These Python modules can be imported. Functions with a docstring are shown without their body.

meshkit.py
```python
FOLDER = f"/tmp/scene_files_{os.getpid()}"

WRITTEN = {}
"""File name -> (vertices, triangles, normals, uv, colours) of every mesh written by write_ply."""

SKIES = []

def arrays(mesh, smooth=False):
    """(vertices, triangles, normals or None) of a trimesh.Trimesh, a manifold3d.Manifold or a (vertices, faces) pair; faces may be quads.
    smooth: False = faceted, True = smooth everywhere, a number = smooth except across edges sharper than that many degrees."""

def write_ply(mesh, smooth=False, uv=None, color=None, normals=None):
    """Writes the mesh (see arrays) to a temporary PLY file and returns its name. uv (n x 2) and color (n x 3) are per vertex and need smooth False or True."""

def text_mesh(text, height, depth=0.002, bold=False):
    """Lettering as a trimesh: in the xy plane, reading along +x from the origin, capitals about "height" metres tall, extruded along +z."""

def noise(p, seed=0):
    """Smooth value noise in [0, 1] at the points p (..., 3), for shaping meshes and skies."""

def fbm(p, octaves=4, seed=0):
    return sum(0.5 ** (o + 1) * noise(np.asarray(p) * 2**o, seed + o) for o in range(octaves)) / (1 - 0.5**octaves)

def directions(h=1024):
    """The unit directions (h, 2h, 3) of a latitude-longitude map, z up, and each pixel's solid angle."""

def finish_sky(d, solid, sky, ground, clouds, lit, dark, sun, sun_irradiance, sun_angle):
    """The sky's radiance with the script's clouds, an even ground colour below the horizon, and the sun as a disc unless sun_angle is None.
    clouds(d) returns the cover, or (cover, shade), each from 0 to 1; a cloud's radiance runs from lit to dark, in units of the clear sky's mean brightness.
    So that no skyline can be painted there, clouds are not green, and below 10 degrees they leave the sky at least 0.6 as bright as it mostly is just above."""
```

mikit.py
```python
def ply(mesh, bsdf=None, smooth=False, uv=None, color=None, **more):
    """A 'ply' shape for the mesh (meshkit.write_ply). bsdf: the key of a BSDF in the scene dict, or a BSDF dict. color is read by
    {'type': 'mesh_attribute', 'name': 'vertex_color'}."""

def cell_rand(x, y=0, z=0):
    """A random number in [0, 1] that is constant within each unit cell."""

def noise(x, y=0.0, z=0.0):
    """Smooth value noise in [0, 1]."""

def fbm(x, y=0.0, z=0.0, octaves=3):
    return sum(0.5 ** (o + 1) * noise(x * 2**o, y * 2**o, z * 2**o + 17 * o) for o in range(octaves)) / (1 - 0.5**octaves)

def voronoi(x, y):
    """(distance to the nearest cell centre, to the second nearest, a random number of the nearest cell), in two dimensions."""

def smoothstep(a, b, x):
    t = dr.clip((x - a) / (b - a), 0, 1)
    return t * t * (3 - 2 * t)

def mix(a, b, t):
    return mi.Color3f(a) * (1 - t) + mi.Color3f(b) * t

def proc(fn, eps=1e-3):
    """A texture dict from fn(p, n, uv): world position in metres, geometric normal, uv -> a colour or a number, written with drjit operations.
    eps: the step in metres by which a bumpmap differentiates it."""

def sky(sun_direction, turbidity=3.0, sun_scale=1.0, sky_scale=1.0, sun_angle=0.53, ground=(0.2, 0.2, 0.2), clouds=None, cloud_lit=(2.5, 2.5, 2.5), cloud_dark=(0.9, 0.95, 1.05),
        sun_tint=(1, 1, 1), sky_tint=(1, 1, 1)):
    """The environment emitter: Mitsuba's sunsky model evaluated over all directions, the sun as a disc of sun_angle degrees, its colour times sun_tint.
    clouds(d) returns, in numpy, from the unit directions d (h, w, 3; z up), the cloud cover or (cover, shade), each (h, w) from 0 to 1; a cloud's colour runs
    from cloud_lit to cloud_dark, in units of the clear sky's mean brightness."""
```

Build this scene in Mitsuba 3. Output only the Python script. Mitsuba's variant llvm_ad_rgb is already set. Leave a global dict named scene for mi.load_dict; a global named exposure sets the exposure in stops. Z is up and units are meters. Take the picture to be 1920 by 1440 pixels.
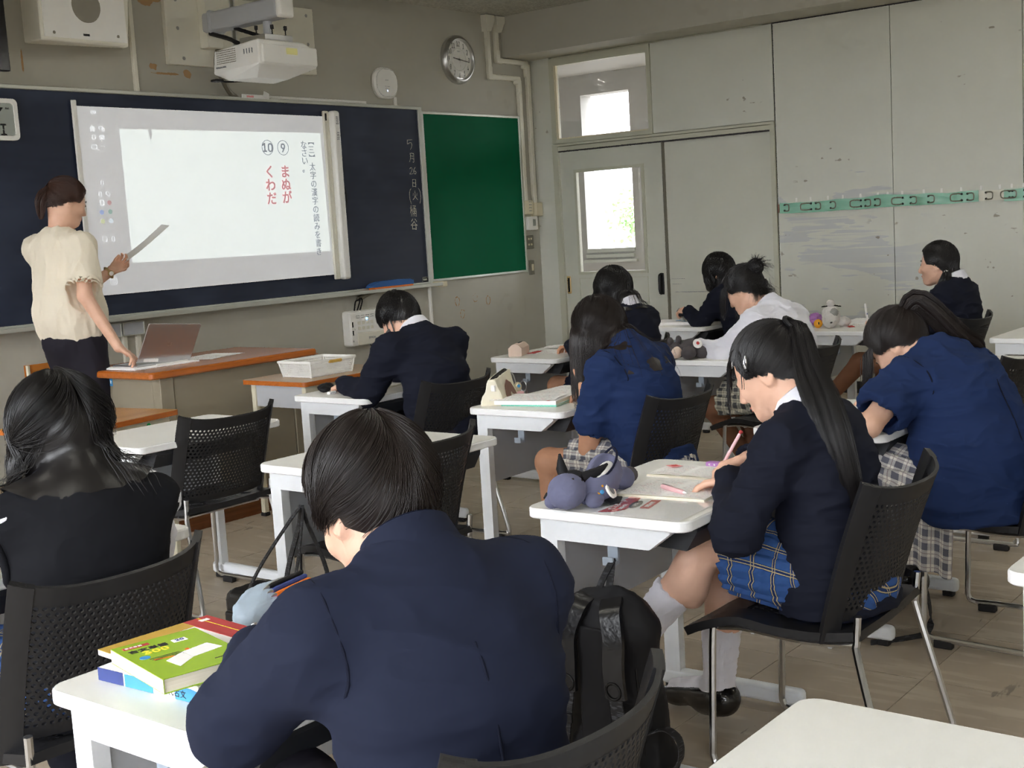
import math, random, numpy as np, trimesh, mitsuba as mi, mikit, meshkit
from trimesh import creation as cr
import shapely, shapely.affinity as aff
from shapely.geometry import Polygon, box as sbox, Point
from scipy import sparse
import drjit as dr
from mikit import noise, fbm, voronoi, cell_rand, smoothstep, mix
T = mi.ScalarTransform4f
random.seed(7)
scene, labels = {}, {}

# ---------------------------------------------------------------- camera, sky, exposure
CAM = [0.0, 0.0, 1.42]
FWD = [0.77802623, 0.61609123, -0.12290961]
UP = [0.13300685, 0.02967118, 0.99067088]
scene['camera'] = {'type': 'perspective', 'fov': 43.973, 'fov_axis': 'x', 'near_clip': 0.05, 'far_clip': 400.0,
                   'to_world': T().look_at(origin=CAM, target=[a + b for a, b in zip(CAM, FWD)], up=UP)}
scene['sky'] = mikit.sky((-0.6, 0.25, 0.75), turbidity=4.0, sun_scale=0.0, sky_scale=1.0, ground=(0.28, 0.27, 0.25),
                         clouds=lambda d: (np.ones(d.shape[:2]) * 1.0, 0.15 + 0.2 * meshkit.fbm(d * 2.5, 3, 5)),
                         cloud_lit=(2.6, 2.66, 2.75), cloud_dark=(1.5, 1.58, 1.7))
exposure = 5.12

# ---------------------------------------------------------------- naming
def thing(name, label, cat, group=None, kind=None):
    key, n = name, 0
    while key in labels:
        n += 1
        key = '%s_%03d' % (name, n)
    labels[key] = {'label': label, 'category': cat}
    if group: labels[key]['group'] = group
    if kind: labels[key]['kind'] = kind
    return key

def struct(name, mesh, mat, label, parent=None, smooth=False, **kw):
    key = put(name, mesh, mat, parent, smooth, **kw)
    if parent is None:
        labels[key] = {'label': label, 'category': name.split('_')[0], 'kind': 'structure'}
    return key

def free(key):
    k, n = key, 0
    while k in scene:
        n += 1
        k = '%s_%03d' % (key, n)
    return k

def put(name, mesh, mat, parent=None, smooth=False, uv=None, label=None, to=None, **kw):
    key = free(parent + '__' + name if parent else name)
    if isinstance(mesh, dict):
        d = dict(mesh)
    else:
        d = mikit.ply(mesh, mat, smooth=smooth, uv=uv, **kw)
    if to is not None: d['to_world'] = to
    scene[key] = d
    if label: labels[key] = {'label': label}
    return key

def single(name, mesh, mat, label, cat, group=None, smooth=False, **kw):
    key = thing(name, label, cat, group)
    scene[key] = mikit.ply(mesh, mat, smooth=smooth, **kw)
    return key

# ---------------------------------------------------------------- materials
def rgb(c): return {'type': 'rgb', 'value': [float(x) for x in c]}
def srgb(r, g, b):
    f = lambda v: (v / 255 / 12.92) if v <= 10 else ((v / 255 + 0.055) / 1.055) ** 2.4
    return (f(r), f(g), f(b))
def mat(name, col, rough=0.5, spec=0.5, metal=0.0, coat=0.0, sheen=0.0, bump=None, bscale=0.001, two=True, **kw):
    d = {'type': 'principled', 'base_color': col if isinstance(col, dict) else rgb(col), 'roughness': rough, 'specular': spec, 'metallic': metal}
    if coat: d['clearcoat'] = coat; d['clearcoat_gloss'] = 0.9
    if sheen: d['sheen'] = sheen
    d.update(kw)
    if bump is not None: d = {'type': 'bumpmap', 'arbitrary': bump, 'scale': bscale, 'bsdf': d}
    scene[name] = {'type': 'twosided', 'bsdf': d} if two else d
    return name
P = mikit.proc

def wall_color(p, n, uv):
    a = fbm(p.x * 1.3 + p.y * 1.3, p.z * 1.3, 3.0, 4)
    b = fbm(p.x * 9 + p.y * 9, p.z * 9, 1.0, 3)
    c = mix(srgb(171, 168, 156), srgb(182, 179, 168), a)
    s = smoothstep(0.66, 0.80, b) * smoothstep(0.5, 0.65, a)
    c = mix(c, srgb(160, 154, 140), s * 0.3)
    # rust rings left by magnets and torn tape on the front wall
    f = dr.select(p.y > 6.8, 1.0, 0.0); w = noise(p.x * 60, p.z * 60, 2.0)
    m = mi.Float(0)
    for x, z in ((8.0, 0.833), (8.234, 0.845), (8.404, 0.81), (8.056, 0.726)):
        d = dr.sqrt(dr.square((p.x - x) * 1.3) + dr.square(p.z - z))
        m = dr.maximum(m, (1 - smoothstep(0.004, 0.008, dr.abs(d - 0.036))) * smoothstep(0.35, 0.6, w))
    for x, z, a, b in ((5.17, 2.57, 0.035, 0.02), (5.27, 2.53, 0.13, 0.008), (5.43, 2.54, 0.035, 0.03), (5.16, 2.975, 0.07, 0.03), (5.23, 2.99, 0.06, 0.02), (4.25, 2.55, 0.008, 0.09)):
        d = dr.square((p.x - x) / a) + dr.square((p.z - z) / b)
        m = dr.maximum(m, 1 - smoothstep(0.5, 0.9, d * (0.4 + 1.2 * w)))
    return mix(c, srgb(168, 124, 66), m * f * 0.8)
mat('wall_paint', P(wall_color), 0.6, 0.3, bump=P(lambda p, n, uv: fbm(p.x * 60 + p.y * 60, p.z * 60, 0.0, 2), eps=2e-3), bscale=0.0012)
def panel_color(p, n, uv):
    a = fbm(p.y * 1.1, p.z * 1.1, 9.0, 4)
    c = mix(srgb(203, 203, 192), srgb(212, 213, 204), a)
    # dry strokes of a greyer touch-up paint, chest height and lower, most of them on one board
    edge = 0.16 * noise(p.y * 7, p.z * 3, 2.0) + 0.05 * noise(p.y * 40, p.z * 12, 5.0)
    st = fbm(p.y * 2.6, p.z * 7.5, 4.0, 3) + 0.22 * (fbm(p.y * 6.0, p.z * 70, 3.0, 3) - 0.5)
    zone = 1 - smoothstep(1.74, 1.80, p.z + edge)
    zy = smoothstep(3.30, 3.60, p.y + 0.5 * edge) * (1 - smoothstep(4.51, 4.53, p.y))
    m = smoothstep(0.47, 0.50, st) * zone * zy * smoothstep(0.25, 0.5, fbm(p.y * 3, p.z * 55, 9.0, 2))
    c = mix(c, srgb(187, 189, 191), m * 0.75)
    # brown scuffs and tape residue
    sc = smoothstep(0.79, 0.85, fbm(p.y * 14, p.z * 22, 8.0, 3)) * smoothstep(0.5, 0.6, fbm(p.y * 1.7, p.z * 1.7, 2.0, 2))
    return mix(c, srgb(125, 112, 92), sc * 0.7)
mat('panel_paint', P(panel_color), 0.45, 0.35)
mat('door_paint', P(lambda p, n, uv: mix(srgb(198, 198, 185), srgb(207, 207, 196), fbm(p.y * 2, p.z * 2, 4.0, 4))), 0.42, 0.4)
mat('frame_paint', srgb(192, 191, 174), 0.4, 0.4)
mat('seam_dark', srgb(58, 56, 58), 0.8)
mat('ceiling_board', P(lambda p, n, uv: mix(srgb(150, 148, 138), srgb(178, 176, 166), noise(p.x * 70, p.y * 70, 1.0))), 0.9, 0.1)
mat('corridor_paint', srgb(176, 174, 170), 0.7)
def floor_color(p, n, uv):
    a = fbm(p.x * 1.2, p.y * 1.2, 3.0, 4)
    c = mix(srgb(158, 144, 126), srgb(176, 163, 145), a)
    gr = fbm(p.x * 30 + 4 * noise(p.x, p.y), p.y * 7, 1.0, 3)
    c = mix(c, srgb(188, 177, 159), smoothstep(0.5, 0.8, gr) * 0.5)
    tx, ty = dr.floor(p.x / 0.45), dr.floor(p.y / 0.45)
    c = c * (0.95 + 0.10 * cell_rand(tx, ty))
    st = smoothstep(0.58, 0.85, fbm(p.x * 1.7, p.y * 1.7, 7.0, 5))
    c = mix(c, srgb(134, 122, 106), st * 0.6)
    sk = smoothstep(0.70, 0.80, fbm(p.x * 9 + p.y * 5, p.y * 40 - p.x * 5, 2.0, 4)) * smoothstep(0.5, 0.7, fbm(p.x * 2, p.y * 2, 1.0, 2))
    return mix(c, srgb(92, 84, 75), sk * 0.55)
mat('floor_vinyl', P(floor_color), P(lambda p, n, uv: 0.28 + 0.25 * fbm(p.x * 6, p.y * 6, 5.0, 3)), 0.45)
mat('seam_floor', srgb(88, 80, 70), 0.7)
def wood(c0, c1, sx, sy, sz, k=1.0):
    def f(p, n, uv):
        w = fbm(p.x * sx, p.y * sy, p.z * sz, 4)
        g = fbm(p.x * sx * 4, p.y * sy * 4, p.z * sz * 4, 2)
        return mix(srgb(*c0), srgb(*c1), dr.clip(w * 0.7 + g * 0.5 * k, 0, 1))
    return P(f)
mat('wood_desk_top', wood((128, 76, 44), (160, 102, 62), 3, 60, 20), 0.28, 0.5, coat=0.4)
mat('wood_desk_edge', wood((150, 76, 22), (188, 104, 38), 4, 40, 40), 0.3, 0.5, coat=0.4)
mat('wood_old_top', wood((150, 104, 48), (178, 132, 70), 3, 60, 20), 0.25, 0.5, coat=0.3)
mat('wood_table_top', wood((150, 126, 100), (170, 146, 118), 3, 60, 20), 0.35, 0.5)
mat('wood_chair', wood((176, 104, 40), (200, 128, 56), 6, 40, 10), 0.35, 0.5)
mat('wood_riser', wood((76, 42, 20), (112, 66, 34), 3, 20, 60), 0.45, 0.4)
mat('rubber_black', srgb(24, 23, 24), 0.7)
mat('laminate_white', P(lambda p, n, uv: mix(srgb(219, 218, 212), srgb(226, 225, 220), fbm(p.x * 4, p.y * 4, 1.0, 3))), 0.38, 0.45)
mat('edge_white', srgb(238, 239, 239), 0.4, 0.45)
mat('steel_white', srgb(222, 225, 228), 0.35, 0.5)
mat('steel_grey', srgb(176, 178, 182), 0.45, 0.4)
mat('hook_grey', srgb(150, 160, 172), 0.4, 0.4)
mat('tray_black', srgb(40, 42, 46), 0.5, 0.4)
mat('chair_plastic', srgb(28, 28, 30), 0.42, 0.45, bump=P(lambda p, n, uv: noise(p.x * 900, p.y * 900, p.z * 900), eps=4e-4), bscale=0.0002)
mat('chrome', (0.72, 0.73, 0.75), 0.12, metal=1.0)
mat('chrome_soft', (0.6, 0.6, 0.6), 0.3, metal=1.0)
mat('board_navy', P(lambda p, n, uv: mix(srgb(31, 38, 56), srgb(50, 58, 77), smoothstep(0.35, 0.75, fbm(p.x * 1.6, p.z * 2.4, 1.0, 5)) * 0.8 + 0.2 * noise(p.x * 3, p.z * 40, 1.0))), 0.55, 0.35)
mat('board_green', P(lambda p, n, uv: mix(srgb(0, 84, 54), srgb(4, 94, 62), fbm(p.x * 2, p.z * 2, 1.0, 4))), 0.7, 0.12)
mat('alu', srgb(196, 197, 188), 0.38, 0.5, metal=0.35)
mat('chalk', srgb(196, 190, 178), 0.95, 0.1)
mat('plastic_white', srgb(232, 231, 226), 0.35, 0.45)
mat('plastic_offwhite', srgb(220, 217, 203), 0.42, 0.4)
mat('plastic_cream', srgb(214, 205, 178), 0.45, 0.4)
mat('plastic_grey', srgb(150, 150, 146), 0.5, 0.4)
mat('metal_dull', srgb(128, 124, 112), 0.4, 0.5, metal=0.6)
mat('mesh_grey', srgb(140, 136, 124), 0.8)
mat('screen_sheet', srgb(225, 226, 228), 0.75, 0.2)
mat('dark', srgb(16, 16, 18), 0.5, 0.4)
mat('dark_gloss', srgb(10, 11, 14), 0.15, 0.5)
mat('lcd', srgb(150, 156, 150), 0.25, 0.5)
mat('teacher_desk_steel', srgb(142, 134, 116), 0.3, 0.5, coat=0.15)
mat('cream_steel', srgb(204, 198, 176), 0.4, 0.4)
mat('silver_laptop', (0.62, 0.62, 0.64), 0.28, metal=0.9)
mat('orange', srgb(222, 112, 26), 0.5)
mat('felt_blue', srgb(48, 92, 150), 0.95, sheen=0.5)
mat('paper', srgb(232, 231, 228), 0.85, 0.15)
def print_color(p, n, uv):
    # rows of small grey print; uv in units of the page
    row = dr.floor(uv.y * 34)
    fr_ = uv.y * 34 - row
    m = dr.select((fr_ > 0.3) & (fr_ < 0.68), 1.0, 0.0) * smoothstep(0.42, 0.5, noise(uv.x * 60, row * 3.1, 0.5))
    m = m * smoothstep(0.04, 0.06, uv.x) * (1 - smoothstep(0.9, 0.95, uv.x + 0.25 * cell_rand(row, 3))) * smoothstep(0.05, 0.07, uv.y) * (1 - smoothstep(0.92, 0.94, uv.y))
    pk = cell_rand(dr.floor(uv.x * 5), row, 7)
    ink = mix(srgb(130, 130, 132), srgb(205, 120, 125), dr.select(pk > 0.86, 1.0, 0.0))
    return mix(srgb(230, 229, 226), ink, m * 0.62)
mat('printed_page', P(print_color), 0.8, 0.2)
def grid_color(p, n, uv):
    g = dr.maximum(smoothstep(0.40, 0.48, dr.abs(uv.x * 22 - dr.floor(uv.x * 22) - 0.5)), smoothstep(0.42, 0.49, dr.abs(uv.y * 30 - dr.floor(uv.y * 30) - 0.5)))
    return mix(srgb(232, 232, 232), srgb(196, 198, 206), g * 0.7)
mat('grid_page', P(grid_color), 0.8, 0.2)
mat('red_print', srgb(178, 62, 62), 0.6)
mat('pink_print', srgb(222, 150, 152), 0.6)
mat('black_print', srgb(38, 36, 38), 0.6)
mat('white_print', srgb(240, 238, 236), 0.6)
mat('grey_print', srgb(120, 122, 126), 0.6)
mat('blue_print', srgb(70, 150, 205), 0.5)
mat('teal_print', srgb(70, 178, 196), 0.45)
mat('navy_print', srgb(52, 66, 128), 0.5)
mat('green_cover', srgb(150, 182, 50), 0.4)
mat('green_dark', srgb(24, 82, 68), 0.45)
mat('yellow_print', srgb(232, 214, 60), 0.5)
mat('note_yellow', srgb(240, 236, 168), 0.7)
mat('ochre_cover', srgb(196, 160, 74), 0.45)
mat('mint', srgb(120, 196, 176), 0.5)
mat('page_edge', P(lambda p, n, uv: mix(srgb(232, 226, 208), srgb(214, 206, 186), noise(p.x * 8, p.y * 8, p.z * 900))), 0.85, 0.1)
mat('skin', P(lambda p, n, uv: mix(srgb(214, 168, 142), srgb(226, 184, 160), fbm(p.x * 25, p.y * 25, p.z * 25, 3))), 0.48, 0.4)
mat('skin_tan', P(lambda p, n, uv: mix(srgb(188, 138, 108), srgb(202, 152, 122), fbm(p.x * 25, p.y * 25, p.z * 25, 3))), 0.48, 0.4)
mat('tights', P(lambda p, n, uv: mix(srgb(128, 88, 66), srgb(142, 100, 76), fbm(p.x * 30, p.y * 30, p.z * 30, 3))), 0.55, 0.3)
mat('lips', srgb(184, 112, 102), 0.4)
mat('eye', srgb(28, 22, 20), 0.15)
mat('hair_black', srgb(24, 22, 23), 0.34, 0.55)
mat('hair_soft', srgb(34, 27, 25), 0.36, 0.5)
mat('hair_brown', srgb(62, 40, 32), 0.38, 0.5)
def knit(c, s=0.0006, f=420.0):
    return dict(col=c, rough=0.85, spec=0.2, sheen=0.35, bump=P(lambda p, n, uv: noise(p.x * f, p.y * f, p.z * f) * 0.6 + fbm(p.x * 60, p.y * 60, p.z * 60, 2), eps=1e-3), bscale=s)
def cloth(name, c, s=0.0006, f=420.0, **kw):
    k = knit(c, s, f); k.update(kw)
    mat(name, k.pop('col'), **k)
cloth('sweater_navy', srgb(21, 24, 37), sheen=0.05)
cloth('blazer_navy', srgb(27, 32, 50), 0.0004, 700.0, sheen=0.08)
cloth('blazer_seam', srgb(16, 20, 36), 0.0004, 700.0, sheen=0.0)
cloth('vest_black', srgb(20, 21, 26), sheen=0.08)
cloth('polo_navy', srgb(29, 45, 82), 0.0003, 800.0, sheen=0.1)
cloth('shirt_white', srgb(222, 222, 230), 0.0003, 800.0)
cloth('blouse_cream', srgb(226, 217, 198), 0.0003, 800.0)
cloth('trousers_dark', srgb(36, 34, 42), 0.0003, 800.0, sheen=0.05)
cloth('skirt_navy', srgb(23, 26, 44), 0.0003, 800.0, sheen=0.08)
cloth('sock_white', srgb(226, 224, 232), 0.0006, 500.0)
cloth('sock_navy', srgb(28, 29, 38), 0.0006, 500.0)
cloth('mask_grey', srgb(84, 82, 82), 0.0003, 900.0)
cloth('plush_blue', srgb(106, 108, 134), 0.0015, 300.0, sheen=0.9)
cloth('plush_dark', srgb(78, 74, 76), 0.002, 260.0, sheen=0.9)
cloth('plush_white', srgb(208, 204, 200), 0.002, 260.0, sheen=0.9)
cloth('canvas', srgb(226, 220, 200), 0.0006, 500.0)
cloth('pouch_pink', srgb(222, 200, 184), 0.0005, 500.0)
cloth('felt_brown', srgb(128, 98, 86), 0.0012, 300.0)
cloth('bag_nylon', srgb(28, 28, 31), 0.0008, 500.0, rough=0.55)
mat('bag_leather', srgb(20, 20, 23), 0.25, 0.5, bump=P(lambda p, n, uv: fbm(p.x * 120, p.y * 120, p.z * 120, 2), eps=1e-3), bscale=0.0006)
mat('strap_web', P(lambda p, n, uv: mix(srgb(26, 26, 29), srgb(58, 60, 66), smoothstep(0.5, 0.8, noise(p.z * 420, p.x * 60, p.y * 60)))), 0.6)
mat('mesh_pouch', srgb(150, 164, 176), 0.5, 0.4)
mat('pink', srgb(232, 74, 140), 0.5)
mat('pink_soft', srgb(230, 186, 190), 0.5)
mat('purple', srgb(176, 120, 186), 0.5)
mat('yellow_orange', srgb(226, 160, 44), 0.5)
mat('green_dot', srgb(24, 150, 80), 0.5)
mat('gold', (0.75, 0.58, 0.3), 0.25, metal=1.0)
mat('loafer', srgb(14, 12, 13), 0.1, 0.6, coat=0.6)
mat('tape_green', P(lambda p, n, uv: mix(srgb(126, 186, 160), srgb(160, 206, 186), fbm(p.y * 12, p.z * 40, 1.0, 3))), 0.25, 0.5)
scene['glass_pane'] = {'type': 'thindielectric', 'int_ior': 1.5}
scene['clear_plastic'] = {'type': 'thindielectric', 'int_ior': 1.35}
def plaid(base, dark, light, line, per=0.06, blue=False):
    def f(p, n, uv):
        a, b = uv.x / per, uv.y / per
        fa, fb = a - dr.floor(a), b - dr.floor(b)
        def band(x, c, w): return 1 - smoothstep(w, w + 0.03, dr.abs(x - c))
        if blue:
            c = mix(srgb(*base), srgb(*dark), dr.maximum(band(fa, 0.5, 0.10), band(fb, 0.5, 0.10)) * 0.8)
            l = dr.maximum(dr.maximum(band(fa, 0.43, 0.004), band(fa, 0.57, 0.004)), dr.maximum(band(fb, 0.43, 0.004), band(fb, 0.57, 0.004)))
            return mix(c, srgb(*line), l * 0.75)
        c = mix(srgb(*light), srgb(*base), 0.55 * band(fa, 0.5, 0.24) + 0.45 * band(fb, 0.5, 0.24))
        c = mix(c, srgb(*dark), 0.55 * band(fa, 0.5, 0.24) * band(fb, 0.5, 0.24))
        l = dr.maximum(dr.maximum(band(fa, 0.0, 0.02), band(fa, 1.0, 0.02)), dr.maximum(band(fb, 0.0, 0.02), band(fb, 1.0, 0.02)))
        return mix(c, srgb(*line), l * 0.6)
    return P(f)
mat('plaid_grey', plaid((112, 112, 122), (78, 80, 92), (214, 210, 202), (112, 92, 98), 0.045), 0.85, 0.2, sheen=0.3)
mat('plaid_cream', plaid((92, 92, 92), (62, 62, 64), (196, 190, 172), (70, 70, 72), 0.042), 0.85, 0.2, sheen=0.3)
mat('plaid_blue', plaid((46, 74, 124), (24, 34, 66), (0, 0, 0), (186, 166, 122), 0.058, True), 0.85, 0.2, sheen=0.3)

# ---------------------------------------------------------------- mesh helpers
def V(*a): return np.array(a, float)
def unit(v): v = np.asarray(v, float); return v / max(np.linalg.norm(v), 1e-12)
def cat(ms): return trimesh.util.concatenate([m for m in ms if m is not None])
def bx(x0, x1, y0, y1, z0, z1):
    m = cr.box(extents=(x1 - x0, y1 - y0, z1 - z0)); m.apply_translation(((x0 + x1) / 2, (y0 + y1) / 2, (z0 + z1) / 2)); return m
def rbx(x0, x1, y0, y1, z0, z1, r=0.004, n=2):
    """box with rounded edges"""
    import manifold3d as m3
    r = min(r, (x1 - x0) / 2.02, (y1 - y0) / 2.02, (z1 - z0) / 2.02)
    s = m3.Manifold.sphere(r, 4 * n)
    h = m3.Manifold.batch_hull([s.translate((x, y, z)) for x in (x0 + r, x1 - r) for y in (y0 + r, y1 - r) for z in (z0 + r, z1 - r)])
    q = h.to_mesh(); return trimesh.Trimesh(q.vert_properties[:, :3], q.tri_verts, process=False)
def rrect(w, h, r, n=6):
    return sbox(-w / 2 + r, -h / 2 + r, w / 2 - r, h / 2 - r).buffer(r, quad_segs=n)
def ext(poly, h, z=0.0):
    ms = []
    for g in getattr(poly, 'geoms', [poly]):
        if g.area < 1e-9: continue
        ms.append(cr.extrude_polygon(g, h, engine='earcut'))
    m = cat(ms); m.apply_translation((0, 0, z)); return m
def bev(poly, h, b=0.003, z=0.0):
    """extruded plate with a chamfered top and bottom edge"""
    a = ext(poly.buffer(-b), h, z); c = ext(poly, h - 2 * b, z + b)
    import manifold3d as m3
    def M(t): return m3.Manifold(m3.Mesh(np.asarray(t.vertices, np.float32), np.asarray(t.faces, np.uint32)))
    try:
        return h3(m3.Manifold.batch_hull([M(a), M(c)]))
    except Exception:
        return cat([a, c])
def h3(m):
    q = m.to_mesh(); return trimesh.Trimesh(q.vert_properties[:, :3], q.tri_verts, process=False)
def mv(m, x=0, y=0, z=0): m = m.copy(); m.apply_translation((x, y, z)); return m
def rot(m, deg, axis, at=(0, 0, 0)):
    m = m.copy(); m.apply_transform(trimesh.transformations.rotation_matrix(math.radians(deg), axis, at)); return m
def frame(o, ex, ey, ez):
    t = np.eye(4); t[:3, 0], t[:3, 1], t[:3, 2], t[:3, 3] = ex, ey, ez, o; return t
def xf(m, t): m = m.copy(); m.apply_transform(t); return m
def at(x, y, z=0, deg=0): return T().translate([x, y, z]).rotate([0, 0, 1], deg)
def tube(pts, r, n=8, closed=False, cap=True, flat=None, side=None):
    """sweep a circle (radius r, or one per point) along pts; flat = (width, thickness) sweeps a strap whose wide side lies along 'side'"""
    p = np.asarray(pts, float); k = len(p)
    t = np.gradient(p, axis=0) if not closed else np.roll(p, -1, 0) - np.roll(p, 1, 0)
    t /= np.maximum(np.linalg.norm(t, axis=1, keepdims=True), 1e-9)
    if side is None:
        a = V(0, 0, 1) if abs(t[0][2]) < 0.9 else V(1, 0, 0)
        u = np.zeros_like(p); u[0] = unit(np.cross(t[0], a))
        for i in range(1, k): u[i] = unit(u[i - 1] - t[i] * (u[i - 1] @ t[i]))
    else:
        s = np.broadcast_to(np.asarray(side, float), p.shape)
        u = s - t * (s * t).sum(1, keepdims=True); u /= np.maximum(np.linalg.norm(u, axis=1, keepdims=True), 1e-9)
    w = np.cross(t, u); ang = np.arange(n) * 2 * np.pi / n
    r = np.broadcast_to(np.asarray(r, float), (k,))
    if flat is None:
        ring = u[:, None] * np.cos(ang)[None, :, None] + w[:, None] * np.sin(ang)[None, :, None]
        v = p[:, None] + ring * r[:, None, None]
    else:
        c = np.array([(-1, -1), (1, -1), (1, 1), (-1, 1)], float) * 0.5; n = 4
        v = p[:, None] + u[:, None] * (c[:, 0] * flat[0])[None, :, None] + w[:, None] * (c[:, 1] * flat[1])[None, :, None]
    v = v.reshape(-1, 3); f = []
    rng = range(k if closed else k - 1)
    for i in rng:
        a, b = i * n, ((i + 1) % k) * n
        for j in range(n):
            j2 = (j + 1) % n
            f += [(a + j, a + j2, b + j2), (a + j, b + j2, b + j)]
    if cap and not closed:
        v = np.vstack([v, p[0], p[-1]])
        for j in range(n):
            f.append((len(v) - 2, (j + 1) % n, j)); f.append((len(v) - 1, (k - 1) * n + j, (k - 1) * n + (j + 1) % n))
    return trimesh.Trimesh(v, f, process=False)
def cr_(pts, n=8):
    """Catmull-Rom curve through pts"""
    p = np.asarray(pts, float); q = np.vstack([2 * p[0] - p[1], p, 2 * p[-1] - p[-2]]); out = []
    for i in range(1, len(q) - 2):
        t = np.linspace(0, 1, n, endpoint=False)[:, None]
        a, b, c, d = q[i - 1], q[i], q[i + 1], q[i + 2]
        out.append(0.5 * (2 * b + (c - a) * t + (2 * a - 5 * b + 4 * c - d) * t ** 2 + (3 * b - a - 3 * c + d) * t ** 3))
    return np.vstack(out + [p[-1:]])
def lathe(prof, n=24):
    return cr.revolve(np.asarray(prof, float), sections=n)
def ball(c, r, sub=2, scale=(1, 1, 1), R=None):
    m = cr.icosphere(subdivisions=sub, radius=1.0); v = m.vertices * np.asarray(scale) * r
    if R is not None: v = v @ np.asarray(R).T
    return trimesh.Trimesh(v + np.asarray(c), m.faces, process=False)
def grid_mesh(P2):
    """(a, b, 3) array of points -> sheet"""
    a, b = P2.shape[:2]; i = np.arange(a * b).reshape(a, b)
    f = np.stack([i[:-1, :-1], i[1:, :-1], i[1:, 1:], i[:-1, 1:]], -1).reshape(-1, 4)
    return trimesh.Trimesh(P2.reshape(-1, 3), np.vstack([f[:, [0, 1, 2]], f[:, [0, 2, 3]]]), process=False)

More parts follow.
